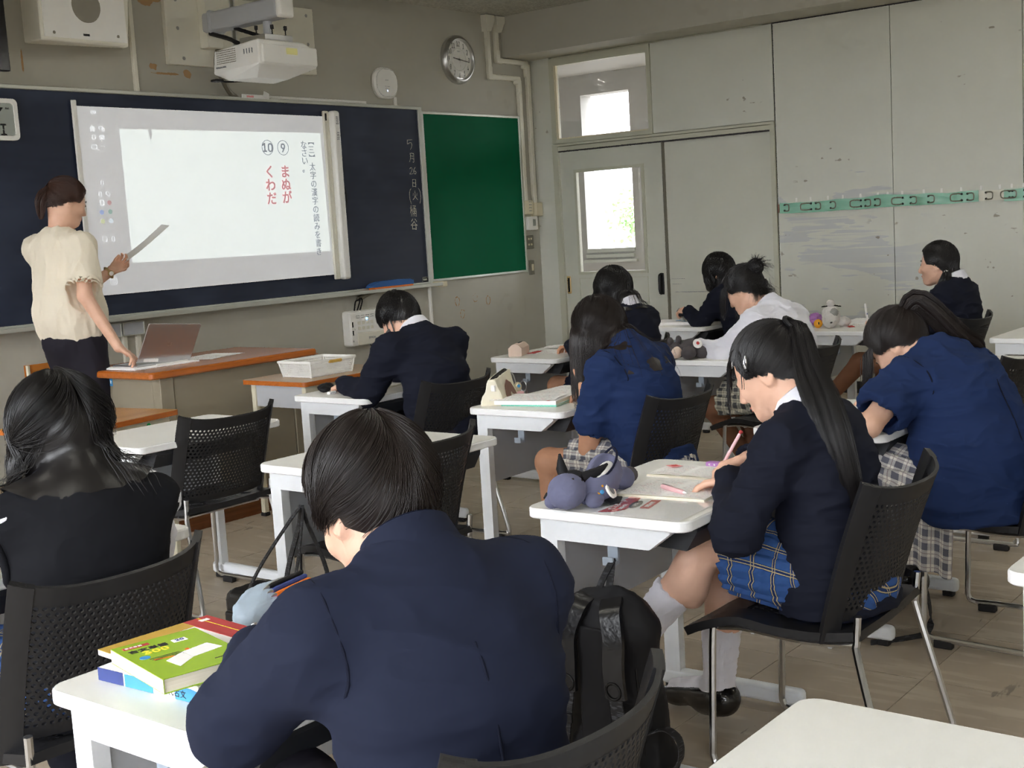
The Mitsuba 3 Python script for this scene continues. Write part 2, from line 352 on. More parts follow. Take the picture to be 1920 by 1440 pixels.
GLY = {
    '三': [[[11,20,73,20,73,15,11,15]],[[15,68,69,68,69,63,15,63]],[[20,44,63,44,63,39,20,39]]],
    '太': [[[9,13,20,19,29,28,33,36,38,50,37,51,11,51,11,56,38,56,39,61,39,75,45,75,45,56,74,56,74,51,47,50,50,41,57,29,65,20,75,14,72,9,63,14,55,22,47,34,43,45,41,43,39,35,35,28,49,15,49,13,47,11,44,10,44,11,32,23,23,15,15,9,12,9]]],
    '字': [[[12,31,12,36,39,36,39,41,50,48,50,49,23,49,23,55,59,55,61,52,61,51,53,43,46,40,45,36,72,36,72,31,45,31,45,14,43,11,39,9,29,9,27,13,27,15,39,15,39,31]],[[12,68,39,68,40,69,37,74,40,75,42,75,43,74,47,68,72,68,72,52,66,52,66,63,18,63,18,52,12,52]]],
    'の': [[[12,36,15,48,19,55,28,63,39,66,52,66,61,61,67,55,71,45,71,34,66,24,59,17,46,12,44,12,41,18,47,18,56,22,60,26,65,35,64,47,58,57,50,60,47,61,46,60,44,48,41,35,35,23,29,18,24,18,17,22,13,30],[18,41,19,30,23,25,27,24,30,27,34,33,37,42,40,56,40,60,34,60,24,53,19,44]]],
    '漢': [[[13,70,15,75,17,75,27,68,28,70,38,70,38,75,43,75,44,70,56,70,57,75,62,75,62,70,74,70,74,66,62,65,62,57,53,56,54,53,70,53,70,40,54,40,53,36,71,35,71,31,52,30,53,26,74,26,74,22,58,21,60,18,66,15,75,14,75,12,72,9,59,13,50,22,41,13,30,9,29,9,26,13,33,15,39,18,43,21,28,22,28,26,46,26,47,28,47,31,31,31,31,35,48,36,47,40,32,40,32,53,47,53,48,56,38,57,38,66,27,66,24,63,22,66],[53,44,65,44,65,49,53,49],[43,61,56,61,57,65,44,66],[36,44,48,44,48,49,36,49]],[[11,13,18,25,22,36,23,36,26,34,26,32,17,11,15,10]],[[9,51,12,55,13,55,23,49,24,47,22,44,21,44,14,49]]],
    '読': [[[58,12,58,38,63,39,63,16,64,15,69,15,72,23,75,21,75,15,72,10,61,10]],[[35,35,35,48,74,48,74,35,69,35,68,43,41,43,41,35]],[[35,64,35,69,51,69,52,75,58,75,58,69,74,69,74,64,58,64,58,58,71,58,71,53,38,53,38,58,51,58,52,64]],[[12,35,32,35,32,13,17,13,16,9,12,10],[17,18,26,18,26,30,17,30]],[[32,12,40,18,44,25,46,39,50,39,50,28,47,19,38,9,35,9]],[[9,58,9,63,33,63,33,58]],[[12,53,31,53,31,49,12,49]],[[12,39,12,43,31,43,31,39]],[[16,73,21,75,24,70,26,66,21,64]]],
    'み': [[[12,24,12,31,15,38,24,44,35,47,42,61,41,63,23,61,22,67,39,67,48,69,51,65,49,63,41,46,52,44,60,41,61,52,66,52,66,38,74,32,72,26,70,26,65,31,64,31,59,21,52,14,46,11,44,11,41,15,51,21,55,26,58,32,58,35,52,38,39,41,31,24,26,18,23,18,16,18],[18,26,19,24,23,24,26,26,31,36,32,41,24,39,19,35,17,30]]],
    'を': [[[14,35,14,37,22,45,29,56,28,58,15,58,15,63,31,63,34,72,39,72,38,64,52,64,58,66,59,61,52,59,35,58,30,48,35,49,42,49,45,48,49,43,66,52,69,48,69,46,49,38,49,24,43,24,43,35,37,32,32,26,32,21,36,18,53,17,64,18,63,12,38,12,31,14,27,18,26,26,29,30,34,35,43,40,43,43,39,45,34,45,28,43,18,32]]],
    '書': [[[10,35,10,38,39,39,39,43,15,43,15,46,39,47,39,50,17,51,17,54,39,54,39,58,10,58,10,62,39,62,39,66,18,66,18,70,39,70,39,75,44,75,45,70,65,70,65,62,74,62,74,58,65,58,65,50,44,50,45,46,69,46,69,43,45,43,44,40,45,38,74,38,74,35],[45,58,45,54,60,54,59,58],[45,66,44,63,45,62,58,62,60,63,59,66]],[[20,9,20,31,65,31,65,9,60,9,59,11,26,11,25,9],[25,15,59,15,60,19,26,20],[25,24,59,24,60,27,26,27]]],
    'き': [[[18,43,18,49,44,48,47,49,44,57,26,58,20,58,19,60,19,63,42,63,42,66,41,69,41,72,46,72,46,68,48,63,63,66,63,61,49,58,53,50,56,49,63,52,67,51,67,46,55,44,57,39,62,33,60,28,44,30,44,35,54,34,49,43,26,43]],[[20,22,20,28,22,35,28,34,25,27,27,20,36,17,50,17,58,18,58,12,53,12,30,12,23,16]]],
    'な': [[[53,58,55,60,57,62,69,55,72,53,72,52,70,48,69,48,65,52]],[[29,18,30,26,34,30,40,32,50,32,49,49,55,49,55,31,70,22,70,20,67,16,62,21,56,24,55,15,52,12,47,11,40,11,35,12,31,15],[35,23,36,18,40,16,48,17,50,19,51,26,47,28,39,27]],[[13,28,22,41,28,54,27,55,14,55,13,60,30,60,32,72,38,72,36,61,40,61,46,63,47,58,44,57,34,55,32,48,19,25]]],
    'さ': [[[18,55,18,60,45,59,42,72,47,72,51,60,67,63,68,59,68,58,53,55,57,46,64,36,61,32,44,34,44,38,55,38,48,55]],[[20,23,21,33,23,38,24,38,29,37,26,31,26,27,26,24,29,20,34,18,40,17,55,18,60,19,60,15,60,13,58,12,36,12,25,15,21,19]]],
    'い': [[[54,61,60,63,65,54,69,44,72,32,72,26,70,26,66,25,66,30,63,43,58,54]],[[17,35,15,65,22,65,22,40,24,31,27,23,31,21,33,21,37,25,41,35,45,31,44,26,41,19,36,15,34,14,27,15,23,18,21,22]]],
    '。': [[[9,18,9,24,12,29,18,32,23,32,26,31,31,25,31,18,29,15,26,12,23,10,18,10,13,12],[13,23,16,15,19,14,22,14,27,19,27,24,24,28,19,29,15,26]]],
    'ま': [[[20,18,20,26,24,31,32,33,42,34,41,42,20,43,20,49,29,47,41,47,41,57,21,58,20,64,28,63,41,63,41,72,47,72,47,63,66,64,66,59,46,57,47,48,66,49,66,44,46,42,47,32,55,29,66,23,68,21,66,16,64,15,59,20,49,26,46,16,43,13,39,12,30,12,25,13],[26,20,30,17,38,17,42,21,42,28,37,29,30,28,25,25]]],
    'ぬ': [[[12,24,13,37,15,42,21,48,16,63,21,64,24,55,25,53,35,59,42,61,42,71,48,71,47,61,55,60,61,58,68,49,69,44,69,34,68,27,75,20,72,16,71,16,67,21,65,21,62,17,55,14,46,15,42,18,41,26,46,31,49,32,56,32,62,30,63,31,63,44,61,50,55,55,47,57,46,54,45,46,41,35,36,26,30,19,25,16,20,15,17,16,13,20],[47,26,47,20,55,19,60,22,61,25,56,28,50,28],[27,48,32,34,34,34,39,45,40,55,39,55,32,52],[18,25,20,21,22,21,28,24,30,28,23,42,21,40,18,33,17,30]]],
    'が': [[[66,72,66,75,70,75,75,69,75,66,72,64]],[[56,59,56,60,60,62,63,60,73,41,74,38,73,36,70,35,68,35,63,48,58,57]],[[63,61,59,69,58,72,62,72,68,63]],[[12,49,11,55,28,55,29,61,30,71,36,71,34,56,48,56,52,53,53,50,54,43,52,27,50,19,46,14,43,12,34,12,30,14,30,19,39,18,42,18,45,22,48,36,48,47,46,51,43,52,33,51,28,33,20,15,18,12,12,14,21,31,26,50,23,50]]],
    'く': [[[21,40,22,46,47,67,51,72,56,68,55,66,37,51,28,43,30,38,44,28,58,15,58,14,55,12,52,10,44,20,26,35]]],
    'わ': [[[10,25,26,48,26,54,12,52,12,58,26,59,27,60,27,72,34,72,32,61,35,59,35,58,32,53,32,49,37,53,46,57,58,58,65,55,71,48,72,43,72,34,71,29,64,21,56,17,46,15,44,18,44,20,46,21,53,22,60,26,66,33,66,43,65,46,60,51,56,52,49,52,44,51,38,48,31,42,31,12,25,12,25,36,21,31,15,21]]],
    'だ': [[[64,69,65,70,68,71,72,65,74,61,69,60,67,65]],[[38,21,38,31,44,31,43,23,46,19,52,18,69,19,69,13,63,12,46,13,42,15]],[[43,48,46,49,68,48,68,43,43,43]],[[57,65,58,67,60,68,66,58,62,57]],[[12,53,12,59,27,58,29,62,29,71,35,70,34,60,47,61,47,56,32,54,28,35,19,12,15,12,13,13,13,15,19,27,26,53]]],
    '月': [[[9,12,15,21,20,32,21,42,21,71,65,71,64,12,61,10,58,9,46,9,44,13,44,15,56,15,59,16,58,32,25,32,22,21,18,14,13,9,12,9,11,11],[27,49,26,37,59,37,59,48],[26,54,59,54,59,65,27,66]]],
    '日': [[[19,70,66,70,66,10,60,10,59,15,25,15,24,9,19,9],[24,46,59,45,60,65,25,65],[25,40,25,20,60,20,59,40]]],
    '火': [[[10,13,19,18,26,22,32,30,36,39,38,49,39,74,45,74,45,60,43,47,47,38,55,25,64,18,73,15,75,14,72,10,69,10,57,16,49,23,41,36,35,24,24,14,15,9,13,9]],[[56,41,61,49,65,59,66,60,70,59,71,56,61,38,59,38]],[[12,40,18,50,21,60,26,59,24,49,19,39,17,38]]],
    '桶': [[[34,9,34,54,53,54,53,55,41,61,41,63,45,64,53,61,61,67,34,68,34,72,69,72,70,69,69,67,58,58,60,57,62,54,72,54,71,11,69,9,61,9,60,14,66,14,66,24,55,24,55,9,50,9,49,24,39,24,38,9],[55,29,66,29,66,37,55,37],[66,41,66,49,55,49,55,41],[38,29,49,29,49,37,39,37],[38,42,49,41,49,49,39,49,38,48]],[[10,26,9,32,15,42,18,53,18,56,10,56,10,61,19,61,19,75,24,75,24,62,32,61,32,56,24,56,25,52,32,41,29,38,26,45,24,45,24,9,19,9,19,40,18,39,12,26]]],
    '谷': [[[12,32,9,37,20,41,31,50,39,58,41,62,46,60,46,56,47,54,55,47,62,42,75,37,72,32,69,32,65,35,63,34,63,9,57,9,56,12,29,12,27,9,23,9,22,35,20,35,18,33],[26,38,58,38,58,38,50,44,42,52,36,46],[29,33,28,17,57,17,56,33]],[[49,70,49,72,53,74,67,63,72,58,72,57,67,54,59,63]],[[12,57,14,59,20,63,30,73,35,72,35,70,23,58,18,54]]],
    '古': [[[10,57,10,62,39,62,39,75,45,75,45,62,74,62,74,57,45,56,45,41,66,41,66,9,61,9,60,12,24,12,23,9,18,9,18,41,39,41,39,56],[24,18,60,18,60,36,24,36]]],
    '文': [[[12,9,9,15,18,17,26,21,38,29,29,41,21,57,10,57,10,62,41,62,41,65,37,72,37,74,41,75,43,74,47,66,47,64,44,63,45,62,75,62,75,57,63,57,58,45,47,29,57,21,65,18,75,15,72,9,55,15,42,25,32,18,17,10],[27,56,33,44,42,33,50,42,57,56]]],
    '単': [[[10,22,10,27,39,28,39,34,17,34,17,62,23,63,17,72,22,74,29,65,28,62,39,62,40,65,35,72,35,74,40,75,45,66,45,63,44,63,44,62,54,62,61,75,67,73,61,63,68,62,68,34,45,34,44,28,74,27,74,22,45,22,44,9,39,9,39,22],[44,39,62,38,62,45,45,46],[44,51,62,50,62,57,45,57],[22,39,39,38,39,45,22,46],[22,51,39,50,39,57,22,57]]],
    '語': [[[35,40,35,44,44,44,45,45,46,52,46,55,38,55,38,60,47,60,49,65,48,67,37,67,37,72,73,72,73,67,54,67,53,60,68,60,68,45,75,44,75,40],[52,55,51,44,62,44,63,55]],[[39,35,70,35,70,9,65,9,64,12,45,12,43,9,39,9],[44,17,65,17,65,30,44,30]],[[9,63,23,63,22,66,18,72,18,74,22,75,27,66,24,63,36,63,36,58,9,58]],[[12,35,34,35,34,13,17,13,17,9,13,9],[18,18,29,18,29,19,29,29,28,30,18,30,17,29]],[[12,53,33,53,33,49,12,49]],[[12,40,12,44,33,44,33,40]]],
    'パ': [[[59,62,59,68,63,72,70,72,73,70,75,67,74,61,69,57,63,58],[62,65,65,61,69,61,72,64,72,66,68,69,65,69]],[[47,60,47,62,49,63,51,63,53,63,66,35,71,19,71,16,65,15,57,40,50,56]],[[12,18,17,25,23,39,27,52,29,63,35,62,35,61,31,43,23,23,18,15,12,16]]],
    'ス': [[[14,18,29,27,37,33,47,44,54,57,53,59,20,59,20,66,60,66,63,63,63,61,57,49,50,39,63,26,70,18,66,13,65,13,63,15,59,21,46,34,36,24,23,15,18,13]]],
    'ポ': [[[57,66,57,70,61,75,68,75,71,73,72,70,72,63,67,60,61,61],[61,70,62,63,67,64,69,67,69,70,66,72,63,72]],[[55,40,55,42,58,43,61,41,71,26,70,24,66,22,62,30]],[[13,52,13,58,39,58,38,70,45,70,45,58,69,58,69,52,46,52,44,51,44,14,41,12,28,12,28,18,37,17,39,19,39,51,38,52]],[[11,24,19,34,24,43,29,41,24,32,16,21]]],
    'ト': [[[30,70,37,70,36,51,47,48,66,40,65,35,63,34,45,42,36,44,37,13,30,13]]],
    '国': [[[12,72,72,72,71,9,66,9,65,12,19,12,18,9,12,9],[18,18,66,18,66,66,18,66]],[[23,24,23,29,39,29,39,41,26,41,26,46,39,46,39,56,24,56,24,60,60,60,60,56,44,56,44,46,58,46,58,41,44,41,44,29,55,29,54,31,49,38,52,40,59,32,56,29,62,29,62,24]]],
    '必': [[[59,48,62,50,65,49,74,33,75,27,70,26,66,37]],[[9,17,23,25,29,30,29,58,34,58,34,35,35,35,43,41,51,51,57,61,62,70,63,71,68,69,61,56,53,45,41,32,34,27,34,17,37,15,54,15,57,18,58,28,63,26,62,16,58,10,56,9,32,10,29,14,28,22,13,13,12,13]],[[29,71,32,75,33,75,47,64,49,62,49,61,47,58,46,58]],[[9,29,13,38,17,53,21,52,22,50,19,38,15,28,13,27]]],
    '携': [[[28,12,34,15,37,19,41,28,41,30,32,30,32,35,62,35,61,28,73,28,72,15,68,9,56,9,55,14,65,14,66,15,68,24,54,24,55,28,55,30,47,30,46,24,43,18,36,11,31,9]],[[10,32,9,38,18,40,18,55,10,55,9,60,18,61,18,75,23,75,23,61,29,60,30,59,35,65,39,75,43,74,42,70,42,67,52,67,52,69,49,72,49,74,54,75,58,71,59,67,72,67,72,63,58,63,57,62,57,59,70,58,70,55,57,55,57,51,69,51,70,47,57,47,57,43,72,43,72,38,41,38,41,37,36,37,36,57,35,57,32,52,29,55,23,55,23,43,25,43,29,44,29,39,23,36,23,13,21,10,12,9,11,15,18,15,18,33,15,34],[41,43,52,43,52,47,41,47],[41,51,52,51,52,55,41,55],[41,60,52,59,52,62,51,63,41,63]]],
    '現': [[[27,12,34,15,40,21,44,31,44,32,38,32,38,72,71,72,71,32,61,32,61,15,63,14,70,14,71,16,71,22,73,22,76,21,75,12,72,9,60,9,57,12,55,32,50,32,47,22,41,13,32,9,30,9],[43,37,65,37,66,44,43,44],[43,49,65,49,66,56,43,56],[43,61,65,61,66,67,43,67]],[[9,21,9,26,16,27,20,29,20,45,11,46,11,51,20,51,20,66,10,66,10,72,35,72,35,66,25,66,25,51,34,51,34,46,25,45,25,31,27,30,35,32,35,28,12,21]]],
    '代': [[[30,46,30,51,46,53,46,74,51,74,52,54,53,53,74,56,75,51,54,49,53,47,55,35,58,25,60,21,64,16,69,16,71,22,71,27,76,25,75,17,72,12,70,9,64,9,58,14,51,27,47,47]],[[58,70,58,72,60,73,62,73,72,63,72,61,69,59,64,65]],[[8,44,18,56,25,66,28,73,29,74,33,73,32,69,26,57,26,9,21,9,20,48,19,48,12,40]]],
    '【': [[[54,75,75,75,66,65,61,49,61,36,64,25,69,16,75,9,54,9]]],
    '】': [[[9,75,30,75,30,9,9,9,15,16,20,25,23,36,23,49,18,65,14,69]]],
}
GLY['ー'] = [[[8, 46, 76, 46, 76, 38, 8, 38]]]
def glyph(c):
    polys = []
    for p in GLY[c]:
        rings = [[((r[i] - 42) / 71, (r[i + 1] - 42) / 71) for i in range(0, len(r) - 1, 2)] for r in p]
        if rings:
            g = Polygon(rings[0], rings[1:])
            polys.append(g if g.is_valid else g.buffer(0))
    g = shapely.union_all(polys)
    return g
def text_poly(txt, h, vertical=False, gap=1.08, bold=0.0, turn=''):
    out, x = [], 0.0
    for c in txt:
        if c == ' ': x += 0.5 * h; continue
        g = glyph(c)
        if vertical and c in '【】': g = aff.rotate(g, -90, origin=(0.02, -0.02))
        g = aff.scale(g, h, h, origin=(0, 0))
        if bold: g = g.buffer(bold * h)
        out.append(aff.translate(g, 0, -x) if vertical else aff.translate(g, x, 0)); x += h * gap
    return shapely.union_all(out)
def text_on(txt, h, o, ex, ey, depth=0.001, **kw):
    """CJK lettering standing on a surface: o centre of the first character, ex/ey reading axes in the world"""
    m = ext(text_poly(txt, h, **kw), depth); ex, ey = unit(ex), unit(ey)
    return xf(m, frame(o, ex, ey, np.cross(ex, ey)))
def latin_on(txt, h, o, ex, ey, depth=0.001, bold=False):
    m = meshkit.text_mesh(txt, h, depth, bold); ex, ey = unit(ex), unit(ey)
    return xf(m, frame(o, ex, ey, np.cross(ex, ey)))

# ---------------------------------------------------------------- implicit bodies
class Field:
    """smooth union of soft primitives on a grid, meshed with surface nets"""
    def __init__(s): s.pr = []
    def cone(s, a, b, ra, rb=None, k=0.02, flat=None, sub=False):
        """tapered capsule; flat=(axis, ratio) squeezes it along an axis"""
        s.pr.append(('c', np.asarray(a, float), np.asarray(b, float), float(ra), float(ra if rb is None else rb), k, flat, sub)); return s
    def ell(s, c, r, R=None, k=0.02, sub=False):
        s.pr.append(('e', np.asarray(c, float), np.asarray(r, float), np.eye(3) if R is None else np.asarray(R, float), 0, k, None, sub)); return s
    def chain(s, pts, rs, k=0.02, flat=None):
        for i in range(len(pts) - 1): s.cone(pts[i], pts[i + 1], rs[i], rs[i + 1], k, flat)
        return s
    def bounds(s):
        lo, hi = [], []
        for q in s.pr:
            if q[7]: continue
            if q[0] == 'c':
                m = max(q[3], q[4]) * (1 if q[6] is None else max(1, 1 / q[6][1])); lo.append(np.minimum(q[1], q[2]) - m); hi.append(np.maximum(q[1], q[2]) + m)
            else:
                m = q[2].max(); lo.append(q[1] - m); hi.append(q[1] + m)
        return np.min(lo, 0), np.max(hi, 0)
    def mesh(s, h=0.008, cut=(), smooth=1, noise_fn=None):
        lo, hi = s.bounds(); pad = 3 * h + 0.01
        lo, hi = lo - pad, hi + pad
        n = np.ceil((hi - lo) / h).astype(int) + 1
        F = np.full(n, 1.0, np.float32)
        ax = [(lo[i] + h * np.arange(n[i])).astype(np.float32) for i in range(3)]
        for q in s.pr:
            k = q[5]; w = k + 2.5 * h
            if q[0] == 'c':
                m = max(q[3], q[4]) * (1 if q[6] is None else max(1, 1 / q[6][1])) + w; a0, a1 = np.minimum(q[1], q[2]) - m, np.maximum(q[1], q[2]) + m
            else:
                m = q[2].max() + w; a0, a1 = q[1] - m, q[1] + m
            i0 = np.maximum(np.floor((a0 - lo) / h).astype(int), 0); i1 = np.minimum(np.ceil((a1 - lo) / h).astype(int) + 1, n)
            if (i1 <= i0).any(): continue
            sl = tuple(slice(x, y) for x, y in zip(i0, i1))
            X, Y, Z = np.meshgrid(*[ax[i][sl[i]] for i in range(3)], indexing='ij', sparse=True)
            if q[0] == 'c':
                a, b = q[1], q[2]; ab = b - a; L = max(ab @ ab, 1e-12)
                px, py, pz = X - a[0], Y - a[1], Z - a[2]
                t = np.clip((px * ab[0] + py * ab[1] + pz * ab[2]) / L, 0, 1).astype(np.float32)
                dx, dy, dz = px - t * ab[0], py - t * ab[1], pz - t * ab[2]
                if q[6] is not None:
                    u = unit(q[6][0]); e = dx * u[0] + dy * u[1] + dz * u[2]; g = (1 / q[6][1] - 1) * e
                    d = np.sqrt((dx + g * u[0]) ** 2 + (dy + g * u[1]) ** 2 + (dz + g * u[2]) ** 2) - (q[3] + t * (q[4] - q[3]))
                    if q[6][1] < 1: d = d * (0.5 + 0.5 * q[6][1])
                else:
                    d = np.sqrt(dx * dx + dy * dy + dz * dz) - (q[3] + t * (q[4] - q[3]))
            else:
                c, r, R = q[1], q[2], q[3]
                px, py, pz = X - c[0], Y - c[1], Z - c[2]
                l = [px * R[0, i] + py * R[1, i] + pz * R[2, i] for i in range(3)]
                k0 = np.sqrt((l[0] / r[0]) ** 2 + (l[1] / r[1]) ** 2 + (l[2] / r[2]) ** 2)
                k1 = np.sqrt((l[0] / r[0] ** 2) ** 2 + (l[1] / r[1] ** 2) ** 2 + (l[2] / r[2] ** 2) ** 2)
                d = k0 * (k0 - 1) / np.maximum(k1, 1e-6)
            G = F[sl]
            if q[7]:
                d = -d; hh = np.maximum(k - np.abs(G - d), 0) / k; F[sl] = np.maximum(G, d) + hh * hh * k * 0.25
            else:
                hh = np.maximum(k - np.abs(G - d), 0) / k; F[sl] = np.minimum(G, d) - hh * hh * k * 0.25
        for o, nn in cut:   # half-spaces removed: keep points with (p-o).n < 0
            nn = unit(nn)
            pl = ((ax[0] - o[0]) * nn[0])[:, None, None] + ((ax[1] - o[1]) * nn[1])[None, :, None] + ((ax[2] - o[2]) * nn[2])[None, None, :]
            F = np.maximum(F, pl.astype(np.float32))
        return nets(F, lo, h, smooth)

def nets(F, org, h, smooth=1):
    s = F < 0
    c = [(i, j, k) for i in (0, 1) for j in (0, 1) for k in (0, 1)]
    sh = tuple(np.array(F.shape) - 1)
    def V8(A, o): return A[o[0]:o[0] + sh[0], o[1]:o[1] + sh[1], o[2]:o[2] + sh[2]]
    cnt = sum(V8(s, o).astype(np.int8) for o in c)
    m = (cnt > 0) & (cnt < 8)
    idx = np.full(sh, -1, np.int64); cells = np.argwhere(m); idx[m] = np.arange(len(cells))
    vals = {o: F[cells[:, 0] + o[0], cells[:, 1] + o[1], cells[:, 2] + o[2]] for o in c}
    acc = np.zeros((len(cells), 3)); num = np.zeros(len(cells))
    for o in c:
        for a in range(3):
            if o[a] == 0:
                o2 = list(o); o2[a] = 1; o2 = tuple(o2); A, B = vals[o], vals[o2]
                x = (A < 0) != (B < 0); t = np.where(x, A / np.where(x, A - B, 1), 0)
                pt = np.tile(np.array(o, float), (len(cells), 1)); pt[:, a] = t
                acc += pt * x[:, None]; num += x
    v = org + (cells + acc / np.maximum(num, 1)[:, None]) * h
    faces = []
    for a in range(3):
        b, d = (a + 1) % 3, (a + 2) % 3
        sl0 = [slice(None)] * 3; sl1 = [slice(None)] * 3
        sl0[a] = slice(0, -1); sl1[a] = slice(1, None)
        e = np.argwhere(s[tuple(sl0)] != s[tuple(sl1)])
        e = e[(e[:, b] > 0) & (e[:, d] > 0) & (e[:, b] < sh[b]) & (e[:, d] < sh[d])]
        neg = s[e[:, 0], e[:, 1], e[:, 2]]
        def I(db, dd):
            q = e.copy(); q[:, b] -= db; q[:, d] -= dd; return idx[q[:, 0], q[:, 1], q[:, 2]]
        q = np.stack([I(1, 1), I(0, 1), I(0, 0), I(1, 0)], 1)
        q[~neg] = q[~neg][:, ::-1]; q = q[(q >= 0).all(1)]
        faces += [q[:, [0, 1, 2]], q[:, [0, 2, 3]]]
    f = np.vstack(faces)
    if smooth: v = relax(v, f, smooth)
    return trimesh.Trimesh(v, f, process=False)
def relax(v, f, it=1, lam=0.5):
    n = len(v); e = np.vstack([f[:, [0, 1]], f[:, [1, 2]], f[:, [2, 0]]]); e = np.vstack([e, e[:, ::-1]])
    A = sparse.coo_matrix((np.ones(len(e)), (e[:, 0], e[:, 1])), shape=(n, n)).tocsr(); A.data[:] = 1
    d = np.maximum(np.asarray(A.sum(1)).ravel(), 1)[:, None]
    for _ in range(it):
        v = v + lam * (A @ v / d - v); v = v - 0.52 * (A @ v / d - v) * lam
    return v
def normals(m):
    v, f = m.vertices, m.faces; n = np.zeros_like(v); fn = np.cross(v[f[:, 1]] - v[f[:, 0]], v[f[:, 2]] - v[f[:, 0]])
    for k in range(3): np.add.at(n, f[:, k], fn)
    return n / np.maximum(np.linalg.norm(n, axis=1, keepdims=True), 1e-12)
def folds(m, amp, freq, seed=0, sharp=1.0):
    """soft cloth folds: push the vertices along their normals by ridged noise; freq = three numbers per metre"""
    v = m.vertices; q = v * np.asarray(freq) + seed * 3.7
    q = q + 0.9 * np.stack([meshkit.noise(q * 0.6 + k * 11.0, seed + k) for k in range(3)], 1)
    a = meshkit.noise(q, seed); b = meshkit.noise(q * 2.3 + 5, seed + 1)
    r1 = 1 - np.abs(2 * a - 1); r2 = 1 - np.abs(2 * b - 1)
    d = (r1 ** 2 - 0.4) * amp + (r2 ** 2 - 0.4) * amp * 0.4
    return trimesh.Trimesh(v + normals(m) * d[:, None], m.faces, process=False)

# ---------------------------------------------------------------- the room
D, XR, ZC, XL, YB = 6.86, 9.192, 3.20, -1.7, -3.2
struct('wall_front', bx(XL - .15, XR + .1, D, D + .14, 0, ZC + .1), 'wall_paint', 'greenish grey plaster wall behind the blackboard with rust rings and tape marks')
put('skirting', bx(XL, XR, D - .012, D, 0, .108), 'rubber_black', 'wall_front', label='black skirting')
struct('wall_back', bx(XL - .15, XR + .1, YB - .14, YB, 0, ZC + .1), 'wall_paint', 'grey plaster wall behind the camera')
# window side (outside the frame): four openings with aluminium sashes
pieces, wins = [bx(XL - .15, XL, YB, D, 0, .82), bx(XL - .15, XL, YB, D, 2.95, ZC + .1)], []
ys = [(-3.0, -0.75), (-.45, 1.8), (2.1, 4.35), (4.65, 6.6)]
edges = [YB] + [v for ab in ys for v in ab] + [D]
for i in range(0, len(edges), 2): pieces.append(bx(XL - .15, XL, edges[i], edges[i + 1], .82, 2.95))
struct('wall_left', cat(pieces), 'wall_paint', 'grey plaster wall with the windows on the camera side')
for a, b in ys:
    k = free('window_%d' % (len(wins) + 1)); wins.append(k)
    m = (a + b) / 2
    fr_ = cat([bx(XL - .11, XL - .05, a, b, .82, .87), bx(XL - .11, XL - .05, a, b, 2.90, 2.95), bx(XL - .11, XL - .05, a, a + .05, .82, 2.95), bx(XL - .11, XL - .05, b - .05, b, .82, 2.95), bx(XL - .11, XL - .05, m - .03, m + .03, .82, 2.95), bx(XL - .11, XL - .05, a, b, 2.25, 2.30)])
    scene[k] = mikit.ply(fr_, 'alu'); labels[k] = {'label': 'aluminium sash window in the left wall', 'category': 'window', 'kind': 'structure'}
# floor: vinyl tiles laid singly where the picture shows their joints
TX0, TY0, NX, NY, TS = 0.90, 0.45, 11, 11, 0.45
TX1, TY1 = TX0 + NX * TS, TY0 + NY * TS
struct('floor', cat([bx(XL - .1, 11.3, YB - .1, TY0, -.12, 0), bx(XL - .1, TX0, TY0, TY1, -.12, 0), bx(TX1, 11.3, TY0, TY1, -.12, 0), bx(XL - .1, 11.3, TY1, 12.5, -.12, 0)]), 'floor_vinyl', 'worn beige vinyl floor with dark scuffs')
put('bedding', bx(TX0, TX1, TY0, TY1, -.12, -.004), 'seam_floor', 'floor')
_t = bx(.0012, TS - .0012, .0012, TS - .0012, -.004, 0); _td = mikit.ply(_t, 'floor_vinyl')
for i in range(NX):
    for j in range(NY): put('tile', _td, None, 'floor', to=T().translate([TX0 + i * TS, TY0 + j * TS, 0]))
struct('ceiling', bx(XL - .15, XR + .1, YB - .1, D + .1, ZC, ZC + .12), 'ceiling_board', 'speckled grey ceiling board')
struct('beam', bx(8.79, XR + .1, YB, D, 2.86, ZC), 'wall_paint', 'plastered beam running under the ceiling along the right wall', smooth=False)
labels['beam']['category'] = 'beam'
# right wall: backing with openings, then the boards
W0, W1 = XR + .05, XR + .10
op = [(6.635, 5.65, 2.14, 2.80), (6.45, 5.74, .96, 1.88)]
struct('wall_right', cat([bx(W0, W1, YB, 5.62, 0, 2.90), bx(W0, W1, 5.62, 6.66, 2.80, 2.90), bx(W0, W1, 5.62, 6.66, 2.05, 2.14), bx(W0, W1, 6.635, 6.66, 0, 2.9), bx(XR, W1, 6.66, D, 0, 2.86)]), 'panel_paint', 'painted board wall towards the corridor, patched with grey touch-up paint')
for a, b, z0, z1 in ((4.530, 5.625, 2.118, 2.848), (3.593, 4.517, .09, 2.848), (2.664, 3.588, .09, 2.848), (1.735, 2.659, .09, 2.848), (.806, 1.730, .09, 2.848), (-.123, .801, .09, 2.848), (-1.052, -.128, .09, 2.848), (-3.19, -1.057, .09, 2.848)):
    put('panel', bx(XR, W0, a, b, z0, z1), 'panel_paint', 'wall_right')
put('joint', bx(XR + .012, W0 + .002, YB, 4.53, .05, 2.859), 'seam_dark', 'wall_right', label='dark joint between the boards')
put('skirting', bx(XR - .012, XR, YB, 4.52, 0, .09), 'rubber_black', 'wall_right')
